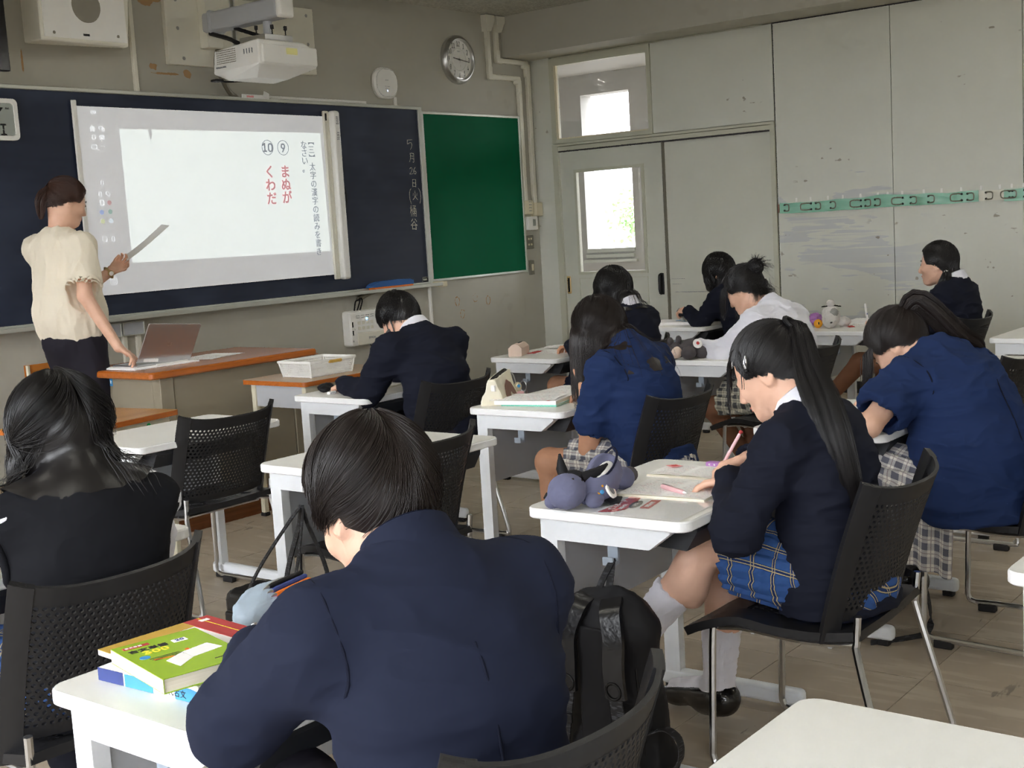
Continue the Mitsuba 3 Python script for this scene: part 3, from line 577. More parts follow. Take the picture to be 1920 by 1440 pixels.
# door frame and leaves
struct('trim_1', cat([bx(XR - .012, W0, 6.605, 6.662, 0, 2.10), bx(XR - .012, W0, 4.527, 4.566, 0, 2.112), bx(XR - .016, W0, 4.527, 6.662, 2.092, 2.112), bx(XR - .008, W0, 4.566, 6.605, 2.052, 2.088)]), 'frame_paint', 'grey painted steel door frame')
labels['trim_1']['category'] = 'door frame'
put('track', bx(XR - .004, XR + .03, 4.566, 6.605, 2.040, 2.052), 'seam_dark', 'trim_1')
def leaf(y0, y1, z0, z1, x0, x1, hole=None):
    if hole is None: return [bx(x0, x1, y0, y1, z0, z1)]
    a, b, c, d = hole
    return [bx(x0, x1, y0, a, z0, z1), bx(x0, x1, b, y1, z0, z1), bx(x0, x1, a, b, z0, c), bx(x0, x1, a, b, d, z1)]
struct('door_1', cat(leaf(5.553, 6.597, .02, 2.046, XR + .004, XR + .036, (5.762, 6.427, .99, 1.855))), 'door_paint', 'grey sliding door leaf with a tall glass pane and white light behind')
put('window_frame', cat([bx(XR - .006, XR + .01, 5.735, 5.762, .965, 1.88), bx(XR - .006, XR + .01, 6.427, 6.452, .965, 1.88), bx(XR - .006, XR + .01, 5.762, 6.427, .965, .99), bx(XR - .006, XR + .01, 5.762, 6.427, 1.855, 1.88)]), 'frame_paint', 'door_1')
put('glass', bx(XR + .018, XR + .019, 5.762, 6.427, .99, 1.855), 'glass_pane', 'door_1')
put('edge_strip', bx(XR - .004, XR + .036, 5.545, 5.556, .02, 2.046), 'metal_dull', 'door_1')
put('lower_panel', cat([bx(XR - .001, XR + .004, 5.74, 6.45, .10, .105), bx(XR - .001, XR + .004, 5.74, 6.45, .93, .935), bx(XR - .001, XR + .004, 5.74, 5.745, .10, .935), bx(XR - .001, XR + .004, 6.445, 6.45, .10, .935)]), 'frame_paint', 'door_1')
put('recessed_pull', cat([rbx(XR - .004, XR + .006, 6.545, 6.585, .80, .955, .004)]), 'gold', 'door_1', smooth=30, label='brass recessed pull')
put('pull_recess', bx(XR - .0055, XR - .0035, 6.555, 6.575, .815, .94), 'dark', 'door_1')
hd = tube(cr_([(XR, 5.605, .95), (XR - .035, 5.605, .94), (XR - .042, 5.605, .87), (XR - .035, 5.605, .80), (XR, 5.605, .79)], 6), .012, 8)
put('handle', cat([rbx(XR - .008, XR + .004, 5.585, 5.625, .78, .96, .006), hd]), 'dark', 'door_1', smooth=40, label='black bow handle')
struct('door_2', cat(leaf(4.566, 5.62, .02, 2.046, XR + .030, XR + .048)), 'door_paint', 'plain grey door leaf set back behind the sliding one')
put('scrape', cat([bx(XR + .0292, XR + .0302, 5.40, 5.53, .905, .908), bx(XR + .0292, XR + .0302, 5.43, 5.52, .862, .865), bx(XR + .0292, XR + .0302, 5.18, 5.50, .795, .799), bx(XR + .0292, XR + .0302, 4.75, 5.42, .792, .794)]), 'plastic_grey', 'door_2')
struct('window_5', cat(leaf(5.632, 6.66, 2.116, 2.848, XR - .006, XR + .04, (5.668, 6.612, 2.152, 2.785))), 'frame_paint', 'transom window above the door, white light in its middle')
put('bead', cat([bx(XR - .002, XR + .02, 6.59, 6.612, 2.152, 2.785), bx(XR + .005, XR + .02, 5.668, 6.59, 2.152, 2.162)]), 'plastic_cream', 'window_5')
put('glass', bx(XR + .022, XR + .023, 5.668, 6.612, 2.152, 2.785), 'glass_pane', 'window_5')
put('conduit', tube([(XR - .012, 6.62, 2.853), (XR - .012, 5.9, 2.853), (XR - .012, 4.6, 2.853)], .005, 6), 'frame_paint', 'window_5')
# the corridor behind
CX = 11.2
struct('ceiling_corridor', bx(W1, CX + .2, YB, 12.4, 2.95, 3.1), 'corridor_paint', 'pale corridor ceiling seen through the transom'); labels['ceiling_corridor']['category'] = 'ceiling'
co = [(-2.5, -.5), (.6, 2.0), (3.0, 4.4), (5.2, 6.62), (7.13, 7.73), (8.9, 10.6)]
pc = [bx(CX, CX + .2, YB, 12.4, 0, 1.10), bx(CX, CX + .2, YB, 12.4, 2.74, 3.0)]
ce = [YB] + [v for ab in co for v in ab] + [12.4]
for i in range(0, len(ce), 2): pc.append(bx(CX, CX + .2, ce[i], ce[i + 1], 1.10, 2.74))
struct('wall_corridor', cat(pc + [bx(W1, CX + .2, 12.4, 12.5, 0, 3.0), bx(W1, CX + .2, YB - .1, YB, 0, 3.0), bx(XR, XR + .1, D + .14, 12.4, 0, 3.0)]), 'corridor_paint', 'grey outer wall of the corridor with bright window openings')
struct('window_6', cat([bx(CX - .02, CX + .04, 7.13, 7.73, 1.095, 1.135), bx(CX - .035, CX + .02, 7.13, 7.73, 1.04, 1.075), bx(CX - .04, CX + .02, 7.1, 7.76, .99, 1.02)]), 'alu', 'aluminium sill rails of the corridor window behind the door glass')
# tree outside
t = thing('tree', 'pale green tree outside, seen through the door glass', 'tree')
put('trunk', tube([(25, 15.6, -7), (25.1, 15.65, -2), (25, 15.7, 1.3)], [.16, .12, .04], 8), 'felt_brown', t)
rng = np.random.default_rng(4); cs = np.array([(25, 15.75, 1.45)]) + rng.normal(0, 1, (700, 3)) * (.32, .30, .26); lv, lf = [], []
for c in cs:
    a = unit(rng.normal(size=3)); b = unit(np.cross(a, rng.normal(size=3))); q = len(lv)
    lv += [c - a * .07, c + b * .04, c + a * .07, c - b * .04]; lf += [(q, q + 1, q + 2), (q, q + 2, q + 3)]
mat('leaf', srgb(150, 184, 126), 0.6)
put('foliage', trimesh.Trimesh(lv, lf, process=False), 'leaf', t); labels[t + '__foliage'] = {'kind': 'stuff'}
# ceiling lamps: twin tubes, lit; the end of one shows at the top edge, the others light the room and mirror in the glass
LAMP = 0.62
for i, ly in enumerate((6.17, 3.7, 1.2, -1.2)):
    for j, lx in enumerate((6.72, 3.7, 0.7)):
        t = thing('ceiling_lamp', 'white ceiling lamp whose end shows at the top edge above the clock' if i + j == 0 else 'lit ceiling lamp outside the picture', 'lamp', 'ceiling lamps' if i + j else None)
        put('housing', rbx(lx - .64, lx + .64, ly - .075, ly + .075, ZC - .05, ZC, .01), 'plastic_white', t, smooth=30)
        for s in (-1, 1):
            d = mikit.ply(tube([(lx - .6, ly + s * .05, ZC - .07), (lx + .6, ly + s * .05, ZC - .07)], .013, 8), 'plastic_white', smooth=True)
            if i > 0: d['emitter'] = {'type': 'area', 'radiance': rgb((LAMP, .98 * LAMP, .90 * LAMP))}   # the front row is off for the projection
            scene[free(t + '__lamp_tube')] = d
        put('lamp_holder', cat([rbx(lx + s * .62 - .02, lx + s * .62 + .02, ly - .07, ly + .07, ZC - .085, ZC - .05, .006) for s in (-1, 1)]), 'plastic_white', t, smooth=30)

# ---------------------------------------------------------------- front wall: boards
YBd = 6.81
t = thing('blackboard', 'wide navy blue chalkboard with pale aluminium frame, date chalked at its right end', 'blackboard')
put('board', bx(3.0, 7.60, YBd, D, 1.02, 2.385), 'board_navy', t)
put('frame', cat([rbx(2.98, 7.64, YBd - .016, D, 2.375, 2.40, .005), rbx(7.60, 7.64, YBd - .016, D, 1.0, 2.40, .005), rbx(2.98, 7.6, YBd - .012, D, 1.0, 1.022, .004)]), 'alu', t, smooth=30)
put('chalk_ledge', cat([rbx(2.98, 7.68, YBd - .09, YBd + .01, .985, 1.0, .004), rbx(2.98, 7.68, YBd - .095, YBd - .085, .985, 1.012, .004)]), 'alu', t, smooth=30)
put('ledge_cap', rbx(7.67, 7.72, YBd - .1, YBd + .02, .975, 1.02, .006), 'plastic_cream', t, smooth=30)
EX, EY = (1, 0, 0), (0, 0, 1)
ck = []
for c, x, z, h in (('月', 7.505, 2.005, .075), ('日', 7.51, 1.806, .065), ('火', 7.512, 1.71, .07), ('桶', 7.478, 1.59, .085), ('谷', 7.477, 1.486, .085)):
    g = glyph(c); g = aff.rotate(aff.scale(g, h, h * 1.15, origin=(0, 0)), rng.uniform(-4, 4), origin=(0, 0)).buffer(-.0011)
    ck.append(xf(ext(g, .0012), frame((x, YBd - .0008, z), (1, 0, 0), (0, 0, 1), (0, -1, 0))))
for pts in ([(-.03, .035), (.028, .038)], [(-.024, .035), (-.026, .008), (-.022, .004)], [(-.024, .004), (.012, .016), (.026, 0), (.014, -.028), (.002, -.036)]):
    ck.append(tube([(7.488 + a, YBd - .001, 2.104 + b) for a, b in cr_(pts, 5)], .0022, 5))
for pts in ([(-.035, .014), (-.02, .026), (-.006, .016), (-.012, 0), (-.035, -.024), (0, -.02)], [(.034, .03), (.012, .005), (.016, -.02), (.032, -.022), (.036, -.004), (.016, -.002)]):
    ck.append(tube([(7.503 + a, YBd - .001, 1.9 + b) for a, b in cr_(pts, 5)], .0022, 5))
for s in (-1, 1): ck.append(tube([(7.512 + s * a, YBd - .001, 1.705 + b) for a, b in cr_([(.044, .06), (.062, .03), (.064, -.02), (.05, -.06)], 5)], .002, 5))
put('chalk_writing', cat(ck), 'chalk', t, label='white chalk date and name')
put('maker_plate', cat([bx(7.53, 7.60, YBd - .0015, YBd, 1.024, 1.062)]), 'dark', t)
put('maker_print', cat([bx(7.532, 7.6, YBd - .002, YBd - .0012, 1.06, 1.062), bx(7.532, 7.534, YBd - .002, YBd - .0012, 1.024, 1.062)] + [bx(7.542 + .009 * i, 7.548 + .009 * i, YBd - .002, YBd - .0012, 1.036, 1.05) for i in range(5)]), 'plastic_offwhite', t)
t = thing('green_board', 'dark green notice board beside the navy blackboard', 'board')
put('board', bx(7.69, 8.935, 6.838, D, 1.03, 2.355), 'board_green', t)
put('frame', cat([rbx(7.672, 8.955, 6.83, D, 2.35, 2.372, .004), rbx(7.672, 8.955, 6.83, D, 1.014, 1.036, .004), rbx(7.672, 7.694, 6.83, D, 1.014, 2.372, .004), rbx(8.932, 8.955, 6.83, D, 1.014, 2.372, .004)]), 'alu', t, smooth=30)
# projection screen
ys = 6.792
t = thing('projection_screen', 'white projection screen on the blackboard showing a Japanese reading exercise', 'projection screen')
gx, gz = np.meshgrid(np.linspace(4.525, 6.575, 60), np.linspace(1.148, 2.292, 30), indexing='ij')
def screen_y(x, z):
    w = 0.0025 * np.exp(-((x - (5.05 + .10 * (z - 2.2))) / .012) ** 2) * (z > 1.9) + .002 * np.exp(-((x - (5.42 + .02 * z)) / .012) ** 2) * np.clip((z - 1.9) * 3, 0, 1) + .0025 * np.exp(-((x - (6.18 - .5 * (z - 1.2))) / .016) ** 2) * np.clip((1.55 - z) * 3, 0, 1) + .002 * np.exp(-((x - (5.78 - .2 * (z - 1.2))) / .014) ** 2) * np.clip((1.5 - z) * 3, 0, 1)
    return ys - w
scr = np.stack([gx, screen_y(gx, gz), gz], -1)
# projector light put into the screen as its own glow: dim grey field, bright page
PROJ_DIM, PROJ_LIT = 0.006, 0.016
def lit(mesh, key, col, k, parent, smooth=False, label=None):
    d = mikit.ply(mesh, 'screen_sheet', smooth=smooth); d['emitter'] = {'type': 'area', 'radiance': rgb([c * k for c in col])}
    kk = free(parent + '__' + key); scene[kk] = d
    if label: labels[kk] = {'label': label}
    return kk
def flip(m): return trimesh.Trimesh(m.vertices, m.faces[:, ::-1], process=False)
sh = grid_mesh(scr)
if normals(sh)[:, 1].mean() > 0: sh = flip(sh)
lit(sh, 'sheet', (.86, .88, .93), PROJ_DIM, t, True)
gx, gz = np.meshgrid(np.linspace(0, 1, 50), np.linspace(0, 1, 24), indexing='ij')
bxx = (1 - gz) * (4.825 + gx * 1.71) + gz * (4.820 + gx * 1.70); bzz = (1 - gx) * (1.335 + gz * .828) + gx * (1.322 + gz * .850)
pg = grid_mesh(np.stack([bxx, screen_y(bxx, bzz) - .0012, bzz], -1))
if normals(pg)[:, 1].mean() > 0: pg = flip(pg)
lit(pg, 'glow_page', (.90, 1.0, .97), PROJ_LIT, t, True, 'bright page glowing in place of the projected light')
tx = []
def vt(txt, h, x, z, gap, bold=0.0):
    return text_on(txt, h, (x, ys - .0052, z), EX, EY, .0012, vertical=True, gap=gap, bold=bold)
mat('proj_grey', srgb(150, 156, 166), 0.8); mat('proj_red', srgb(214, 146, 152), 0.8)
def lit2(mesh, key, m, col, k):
    d = mikit.ply(mesh, m); d['emitter'] = {'type': 'area', 'radiance': rgb([c * k for c in col])}; kk = free(t + '__' + key); scene[kk] = d; return kk  # lettering and icons glow by themselves, standing in for projected light
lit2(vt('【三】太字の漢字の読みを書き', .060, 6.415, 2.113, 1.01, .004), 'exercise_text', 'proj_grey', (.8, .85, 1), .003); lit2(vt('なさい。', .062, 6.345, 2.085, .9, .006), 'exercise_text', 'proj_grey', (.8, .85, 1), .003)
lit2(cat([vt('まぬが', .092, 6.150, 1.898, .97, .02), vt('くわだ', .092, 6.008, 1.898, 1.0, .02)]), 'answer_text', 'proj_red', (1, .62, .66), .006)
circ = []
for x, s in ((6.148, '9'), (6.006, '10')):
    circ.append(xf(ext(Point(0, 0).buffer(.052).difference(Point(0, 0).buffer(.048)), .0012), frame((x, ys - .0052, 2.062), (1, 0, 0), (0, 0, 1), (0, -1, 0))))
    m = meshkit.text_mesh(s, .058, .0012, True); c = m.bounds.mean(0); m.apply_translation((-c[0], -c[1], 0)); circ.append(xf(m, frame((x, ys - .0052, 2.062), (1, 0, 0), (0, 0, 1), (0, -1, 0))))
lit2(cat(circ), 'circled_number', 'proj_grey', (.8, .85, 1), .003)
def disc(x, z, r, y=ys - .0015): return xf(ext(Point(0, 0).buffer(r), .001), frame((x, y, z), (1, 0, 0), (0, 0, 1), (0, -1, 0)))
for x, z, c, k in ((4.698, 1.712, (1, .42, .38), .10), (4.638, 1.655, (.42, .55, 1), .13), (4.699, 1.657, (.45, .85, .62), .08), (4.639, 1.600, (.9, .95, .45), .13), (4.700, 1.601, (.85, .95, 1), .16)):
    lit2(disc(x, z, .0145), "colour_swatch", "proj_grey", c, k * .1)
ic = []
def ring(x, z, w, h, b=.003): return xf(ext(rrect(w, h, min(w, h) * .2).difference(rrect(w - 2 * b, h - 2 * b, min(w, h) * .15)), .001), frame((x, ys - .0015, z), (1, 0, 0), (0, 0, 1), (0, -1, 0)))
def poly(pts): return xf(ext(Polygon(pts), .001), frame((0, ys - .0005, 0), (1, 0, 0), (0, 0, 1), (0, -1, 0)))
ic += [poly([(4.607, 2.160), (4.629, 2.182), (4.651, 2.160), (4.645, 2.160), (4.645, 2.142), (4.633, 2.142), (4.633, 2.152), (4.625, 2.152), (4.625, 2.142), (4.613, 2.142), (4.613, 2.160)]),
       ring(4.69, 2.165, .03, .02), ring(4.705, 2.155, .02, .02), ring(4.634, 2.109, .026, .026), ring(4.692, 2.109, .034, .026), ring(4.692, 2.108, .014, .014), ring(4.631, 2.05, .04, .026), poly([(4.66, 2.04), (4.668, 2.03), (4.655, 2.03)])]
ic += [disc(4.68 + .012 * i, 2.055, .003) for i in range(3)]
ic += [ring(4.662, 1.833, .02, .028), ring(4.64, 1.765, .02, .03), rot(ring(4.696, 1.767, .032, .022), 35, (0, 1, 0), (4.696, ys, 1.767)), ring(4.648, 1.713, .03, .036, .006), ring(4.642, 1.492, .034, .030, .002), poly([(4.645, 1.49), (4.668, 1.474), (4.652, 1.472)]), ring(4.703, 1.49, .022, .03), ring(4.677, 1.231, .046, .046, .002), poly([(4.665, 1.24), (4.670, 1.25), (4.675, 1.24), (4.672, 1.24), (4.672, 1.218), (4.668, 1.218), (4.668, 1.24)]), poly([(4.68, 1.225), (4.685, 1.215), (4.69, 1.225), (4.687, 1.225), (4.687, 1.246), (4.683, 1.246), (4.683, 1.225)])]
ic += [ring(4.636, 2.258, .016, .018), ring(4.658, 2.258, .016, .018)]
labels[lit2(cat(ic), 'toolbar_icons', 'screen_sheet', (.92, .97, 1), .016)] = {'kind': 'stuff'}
put('side_bar', rbx(4.498, 4.53, ys - .012, ys + .004, 1.13, 2.325, .004), 'plastic_white', t, smooth=30)
put('roller_case', cat([rbx(6.60, 6.672, ys - .065, ys + .004, 1.108, 2.33, .02, 3)]), 'plastic_white', t, smooth=30)
put('guide_rail', cat([rbx(6.552, 6.60, ys - .02, ys + .004, 1.112, 2.33, .006), bx(6.575, 6.582, ys - .022, ys - .019, 1.14, 2.30)]), 'plastic_offwhite', t, smooth=30)
put('grip', bx(6.560, 6.572, ys - .026, ys - .018, 2.26, 2.31), 'dark', t)
put('warning_print', cat([bx(6.625, 6.65, ys - .0662, ys - .065, 2.28 - .012 * i - (.05 if i > 4 else 0), 2.286 - .012 * i - (.05 if i > 4 else 0)) for i in range(10)]), 'grey_print', t)
put('carry_handle', tube(cr_([(6.672, ys - .03, 1.77), (6.70, ys - .03, 1.765), (6.708, ys - .03, 1.71), (6.70, ys - .03, 1.655), (6.672, ys - .03, 1.65)], 5), .005, 6), 'dark', t, smooth=40)
# eraser
t = thing('board_eraser', 'blue felt eraser with orange back lying on the chalk ledge', 'eraser')
p_ = Polygon([(0, 0), (.44, 0), (.475, .035), (0.06, .035)])
put('handle', rbx(6.90, 7.33, 6.725, 6.79, 1.0, 1.026, .004), 'orange', t, smooth=30)
sec = [(-.236, 0), (.236, 0), (.236, .028), (.20, .04), (.10, .044), (-.12, .040), (-.19, .030), (-.225, .012)]
fm = ext(Polygon(sec), .066); put('felt', xf(fm, frame((7.1, 6.79, 1.026), (1, 0, 0), (0, 0, 1), (0, -1, 0))), 'felt_blue', t, smooth=30)
# board holders below the ledge
for i, (x0, x1) in enumerate(((4.56, 4.712), (4.722, 4.884))):
    t = thing('chart_holder', ('grey steel chart holder below the chalk ledge, nearer the teacher', 'grey steel chart holder below the chalk ledge, right of its twin')[i], 'holder', 'chart holders')
    put('plate', rbx(x0, x1, 6.815, D, .885, .965, .006), 'steel_grey', t, smooth=30)
    put('rim', cat([rbx(x0, x1, 6.808, 6.82, .882, .888, .002), rbx(x0, x1, 6.808, 6.82, .962, .968, .002), rbx(x0, x0 + .006, 6.808, 6.82, .882, .968, .002), rbx(x1 - .006, x1, 6.808, 6.82, .882, .968, .002)]), 'alu', t)
for i, (x0, x1) in enumerate(((4.735, 4.765), (4.835, 4.87))):
    single('cable_duct', rbx(x0, x1, 6.835, D, .1, .89, .004), 'plastic_offwhite', ('narrow vertical duct on the front wall under the left chart holder', 'vertical duct on the front wall under the right chart holder')[i], 'cable duct', smooth=30)
single('cable_duct', rbx(7.64, 7.665, 6.838, D, .1, .985, .004), 'plastic_white', 'white vertical duct below the right end of the chalk ledge', 'cable duct', smooth=30)
single('cable_duct', rbx(5.003, 5.033, 6.835, D, 2.40, ZC, .004), 'plastic_offwhite', 'pale vertical duct beside the wall speaker', 'cable duct', smooth=30)
single('cable_duct', rbx(7.385, 7.41, 6.838, D, 2.40, 2.47, .004), 'plastic_white', 'short white duct below the wireless access point', 'cable duct', smooth=30)
single('cable_duct', rbx(6.02, 7.07, 6.838, D, 2.40, 2.425, .004), 'plastic_white', 'white duct lying along the top of the blackboard frame', 'cable duct', smooth=30)
# speaker
t = thing('wall_speaker', 'off-white box loudspeaker high on the wall at the left', 'loudspeaker')
zs, zt = 2.62, 3.10
v = np.array([(4.20, 6.55, zs + .01), (4.755, 6.55, zs + .01), (4.96, D, zs + .06), (4.29, D, zs + .04), (4.20, 6.55, zt), (4.80, 6.55, zt), (4.98, D, zt), (4.29, D, zt)], float)
import manifold3d as m3
cab = h3(m3.Manifold.batch_hull([m3.Manifold.sphere(.012, 10).translate(tuple(q)) for q in v]))
put('cabinet', cab, 'plastic_offwhite', t, smooth=30)
put('grille', bx(4.205, 4.752, 6.532, 6.54, zs + .02, zt - .01), 'plastic_white', t)
put('cone', disc(4.49, 2.83, .095, 6.5315), 'mesh_grey', t, label='round grey cone behind the front')
for x in (4.265, 4.69): put('screw', disc(x, 2.665 + (x - 4.265) * .02, .009, 6.531), 'metal_dull', t)
put('name_plate', bx(4.455, 4.495, 6.530, 6.532, 2.66, 2.672), 'dark', t)
# television edge, digital clock
t = thing('television', 'dark edge of a television at the top left corner', 'television')
put('screen', rbx(3.10, 3.93, 6.46, 6.50, 2.42, 2.95, .006), 'dark_gloss', t, smooth=30); put('back_case', rbx(3.2, 3.85, 6.5, 6.60, 2.5, 2.9, .02), 'dark', t, smooth=30); put('bracket', cat([rbx(3.4, 3.6, 6.6, D, 2.6, 2.8, .01)]), 'dark', t)
t = thing('digital_clock', 'white framed digital clock hanging on the blackboard at the left edge', 'clock')
fr_ = rrect(.46, .235, .03).difference(rrect(.415, .185, .02))
put('frame', xf(ext(fr_, .03), frame((3.91, YBd, 2.197), (1, 0, 0), (0, 0, 1), (0, -1, 0))), 'plastic_white', t, smooth=30)
put('display', bx(3.70, 4.12, 6.79, YBd, 2.10, 2.292), 'lcd', t)
sg = []
def seg(x, z, w, h): sg.append(poly2([(x - w / 2, z - h / 2), (x + w / 2, z - h / 2), (x + w / 2, z + h / 2), (x - w / 2, z + h / 2)]))
def poly2(pts): return xf(ext(Polygon(pts).buffer(.003), .001), frame((0, 6.790, 0), (1, 0, 0), (0, 0, 1), (0, -1, 0)))
for x in (3.80, 3.88, 4.045):
    for dx, dz, w, h in ((0, .028, .03, .004), (0, -.028, .03, .004), (-.018, .013, .004, .018), (.018, .013, .004, .018), (-.018, -.013, .004, .018), (.018, -.013, .004, .018)): seg(x, 2.140 + dz, w, h)
for x in (3.8, 3.87, 3.95):
    for dx, dz, w, h in ((0, .03, .03, .004), (.018, .015, .004, .022), (.018, -.015, .004, .022)): seg(x, 2.243 + dz, w, h)
sg.append(poly2([(3.99, 2.262), (4.05, 2.262), (4.03, 2.24), (4.005, 2.24)]))
m = meshkit.text_mesh('AM', .011, .001, True); sg.append(xf(m, frame((4.066, 6.79, 2.255), (1, 0, 0), (0, 0, 1), (0, -1, 0))))
put('digits', cat(sg), 'dark', t)
# mounting board, arm, projector
t = thing('mounting_board', 'off-white board bolted to the wall behind the projector', 'board')
put('board', rbx(5.27, 6.566, 6.825, D, 2.588, 3.052, .003), 'plastic_offwhite', t, smooth=30)
for x, z in ((5.36, 2.82), (5.39, 2.63), (6.50, 3.0), (6.50, 2.80), (6.49, 2.62), (5.36, 3.0)): put('bolt', disc(x, z, .012, 6.8245), 'plastic_grey', t)
t = thing('projector_bracket', 'white wall bracket whose arm carries the projector', 'bracket')
put('wall_plate', cat([rbx(5.53, 5.66, 6.74, 6.825, 2.70, 3.10, .006), rbx(5.66, 5.76, 6.77, 6.825, 2.70, 3.10, .004)]), 'plastic_offwhite', t, smooth=30)
put('rail', cat([bx(5.765, 5.775, 6.78, 6.825, 2.66, 3.1), bx(5.80, 5.81, 6.78, 6.825, 2.66, 3.1)]), 'chrome_soft', t)
put('arm', rbx(5.50, 5.62, 6.04, 6.76, 2.79, 2.915, .02, 3), 'steel_grey', t, smooth=30)
put('end_cap', rbx(5.496, 5.624, 6.0, 6.045, 2.786, 2.92, .02, 3), 'plastic_white', t, smooth=30)
put('collar', rbx(5.49, 5.63, 6.66, 6.70, 2.78, 2.925, .02, 3), 'steel_grey', t, smooth=30)
put('neck', tube([(5.57, 6.2, 2.80), (5.57, 6.2, 2.70)], .03, 12), 'steel_grey', t, smooth=40)
put('cradle', cat([rbx(5.47, 5.70, 6.12, 6.13, 2.665, 2.70, .003), rbx(5.47, 5.70, 6.12, 6.36, 2.66, 2.668, .003), rbx(5.47, 5.478, 6.12, 6.36, 2.665, 2.70, .002)]), 'chrome_soft', t)
for x, y in ((5.49, 6.22), (5.55, 6.14), (5.66, 6.14)): put('thumb_screw', cat([tube([(x, y, 2.67), (x, y, 2.745)], .004, 6), tube([(x, y, 2.735), (x, y, 2.76)], .011, 10)]), 'dark', t, smooth=40)
t = thing('projector', 'white short-throw projector with a yellow note stuck on its front', 'projector')
v = [(5.39, 6.10, 2.515), (5.85, 6.10, 2.515), (5.39, 6.10, 2.645), (5.76, 6.10, 2.645), (5.80, 6.10, 2.615), (5.85, 6.10, 2.605), (5.395, 6.52, 2.50), (5.82, 6.52, 2.50), (5.395, 6.50, 2.62), (5.80, 6.50, 2.62), (5.47, 6.22, 2.455), (5.72, 6.22, 2.455), (5.42, 6.42, 2.455), (5.78, 6.42, 2.455)]
put('body', h3(m3.Manifold.batch_hull([m3.Manifold.sphere(.014, 12).translate(q) for q in v])), 'plastic_white', t, smooth=25)
put('front_shell', rbx(5.40, 5.862, 6.074, 6.10, 2.512, 2.632, .012, 3), 'plastic_white', t, smooth=30)
put('vent', cat([bx(5.374, 5.3765, 6.30 + .017 * j, 6.312 + .017 * j, 2.545 + .013 * i, 2.550 + .013 * i) for i in range(7) for j in range(11)]), 'mesh_grey', t)
put('side_print', cat([bx(5.3745, 5.3765, 6.40 + .02 * j, 6.415 + .02 * j, 2.52, 2.53) for j in range(5)] + [bx(5.374, 5.3765, 6.14 + .025 * j, 6.147 + .025 * j, 2.58, 2.61) for j in range(4)]), 'grey_print', t)
put('sticky_note', bx(5.594, 5.686, 6.0715, 6.0735, 2.575, 2.615), 'note_yellow', t, label='small pale yellow sticky note')
single('cable', cat([tube(cr_([(5.52, 6.70, 2.78), (5.50, 6.5, 2.72), (5.48, 6.40, 2.68), (5.50, 6.34, 2.665), (5.60, 6.22, 2.672)], 8), .014, 8), tube(cr_([(5.56, 6.5, 2.79), (5.57, 6.36, 2.74), (5.60, 6.26, 2.70), (5.62, 6.2, 2.672)], 8), .012, 8)]), 'dark', 'black cables looping between arm and projector', 'cable', smooth=40)
single('cable', cat([tube(cr_([(5.66, 6.80, 2.72), (5.60, 6.76, 2.60), (5.63, 6.76, 2.52), (5.72, 6.80, 2.43), (5.80, 6.83, 2.40)], 8), .018, 10)]), 'metal_dull', 'grey corrugated hose hanging below the projector to the board frame', 'cable', smooth=40)
single('cable', cat([tube(cr_([(5.36, 6.5, 2.452), (5.42, 6.46, 2.44), (5.50, 6.44, 2.445), (5.56, 6.42, 2.452)], 6), .006, 6), rbx(5.34, 5.40, 6.46, 6.52, 2.44, 2.456, .005)]), 'dark', 'thin black lens cap cord under the projector', 'cord', smooth=40)
t = thing('paper_label', 'torn white paper label on the blackboard frame below the projector', 'label')
put('sheet', cat([bx(5.82, 6.06, 6.788, 6.793, 2.392, 2.418)]), 'paper', t); put('print', bx(5.86, 5.92, 6.7865, 6.788, 2.398, 2.41), 'pink_print', t); put('torn_flap', cat([rot(bx(6.0, 6.05, 6.78, 6.784, 2.40, 2.44), 20, (0, 1, 0), (6.02, 6.78, 2.41))]), 'paper', t)
# access point
t = thing('access_point', 'white rounded wireless access point on the wall above the blackboard', 'router')
p0 = rrect(.262, .235, .10, 10)
put('body', xf(bev(p0, .045, .012), frame((7.284, D, 2.569), (1, 0, 0), (0, 0, 1), (0, -1, 0))), 'plastic_white', t, smooth=35)
put('face_rim', xf(ext(rrect(.232, .205, .088, 10).difference(rrect(.228, .201, .086, 10)), .001), frame((7.288, D - .0448, 2.569), (1, 0, 0), (0, 0, 1), (0, -1, 0))), 'plastic_grey', t)
put('print', cat([bx(7.27, 7.30, 6.814, 6.8152, 2.588, 2.592), bx(7.262, 7.31, 6.814, 6.8152, 2.54, 2.5435), bx(7.262, 7.31, 6.814, 6.8152, 2.525, 2.528)]), 'grey_print', t)
d = mikit.ply(disc(7.288, 2.51, .004, 6.815), 'plastic_white'); d['emitter'] = {'type': 'area', 'radiance': rgb((.2, .4, 1.0))}; scene[t + '__status_light'] = d
# wall clock, quarter past nine
t = thing('wall_clock', 'round silver framed wall clock showing quarter past nine', 'clock')
C0 = frame((8.178, D, 2.803), (1, 0, 0), (0, 0, 1), (0, -1, 0))
put('rim', xf(lathe([(.155, .02), (.158, .045), (.166, .055), (.180, .052), (.194, .035), (.198, .015), (.198, 0), (.155, 0)], 64), C0), 'chrome_soft', t, smooth=40)
put('dial', xf(lathe([(0, .03), (.158, .03), (.158, .0), (0, 0)], 48), C0), 'plastic_white', t)
put('glass', xf(lathe([(0, .050), (.1, .0485), (.158, .044)], 48), C0), 'glass_pane', t, smooth=True)
nm = []
for i in range(1, 13):
    a = math.radians(90 - 30 * i); m = meshkit.text_mesh(str(i), .036, .001); c = m.bounds.mean(0); m.apply_translation((-c[0], -c[1], 0)); m.apply_scale((.72, 1.15, 1)); m.apply_translation((.126 * math.cos(a), .126 * math.sin(a), .0302)); nm.append(xf(m, C0))
put('numerals', cat(nm), 'dark', t)
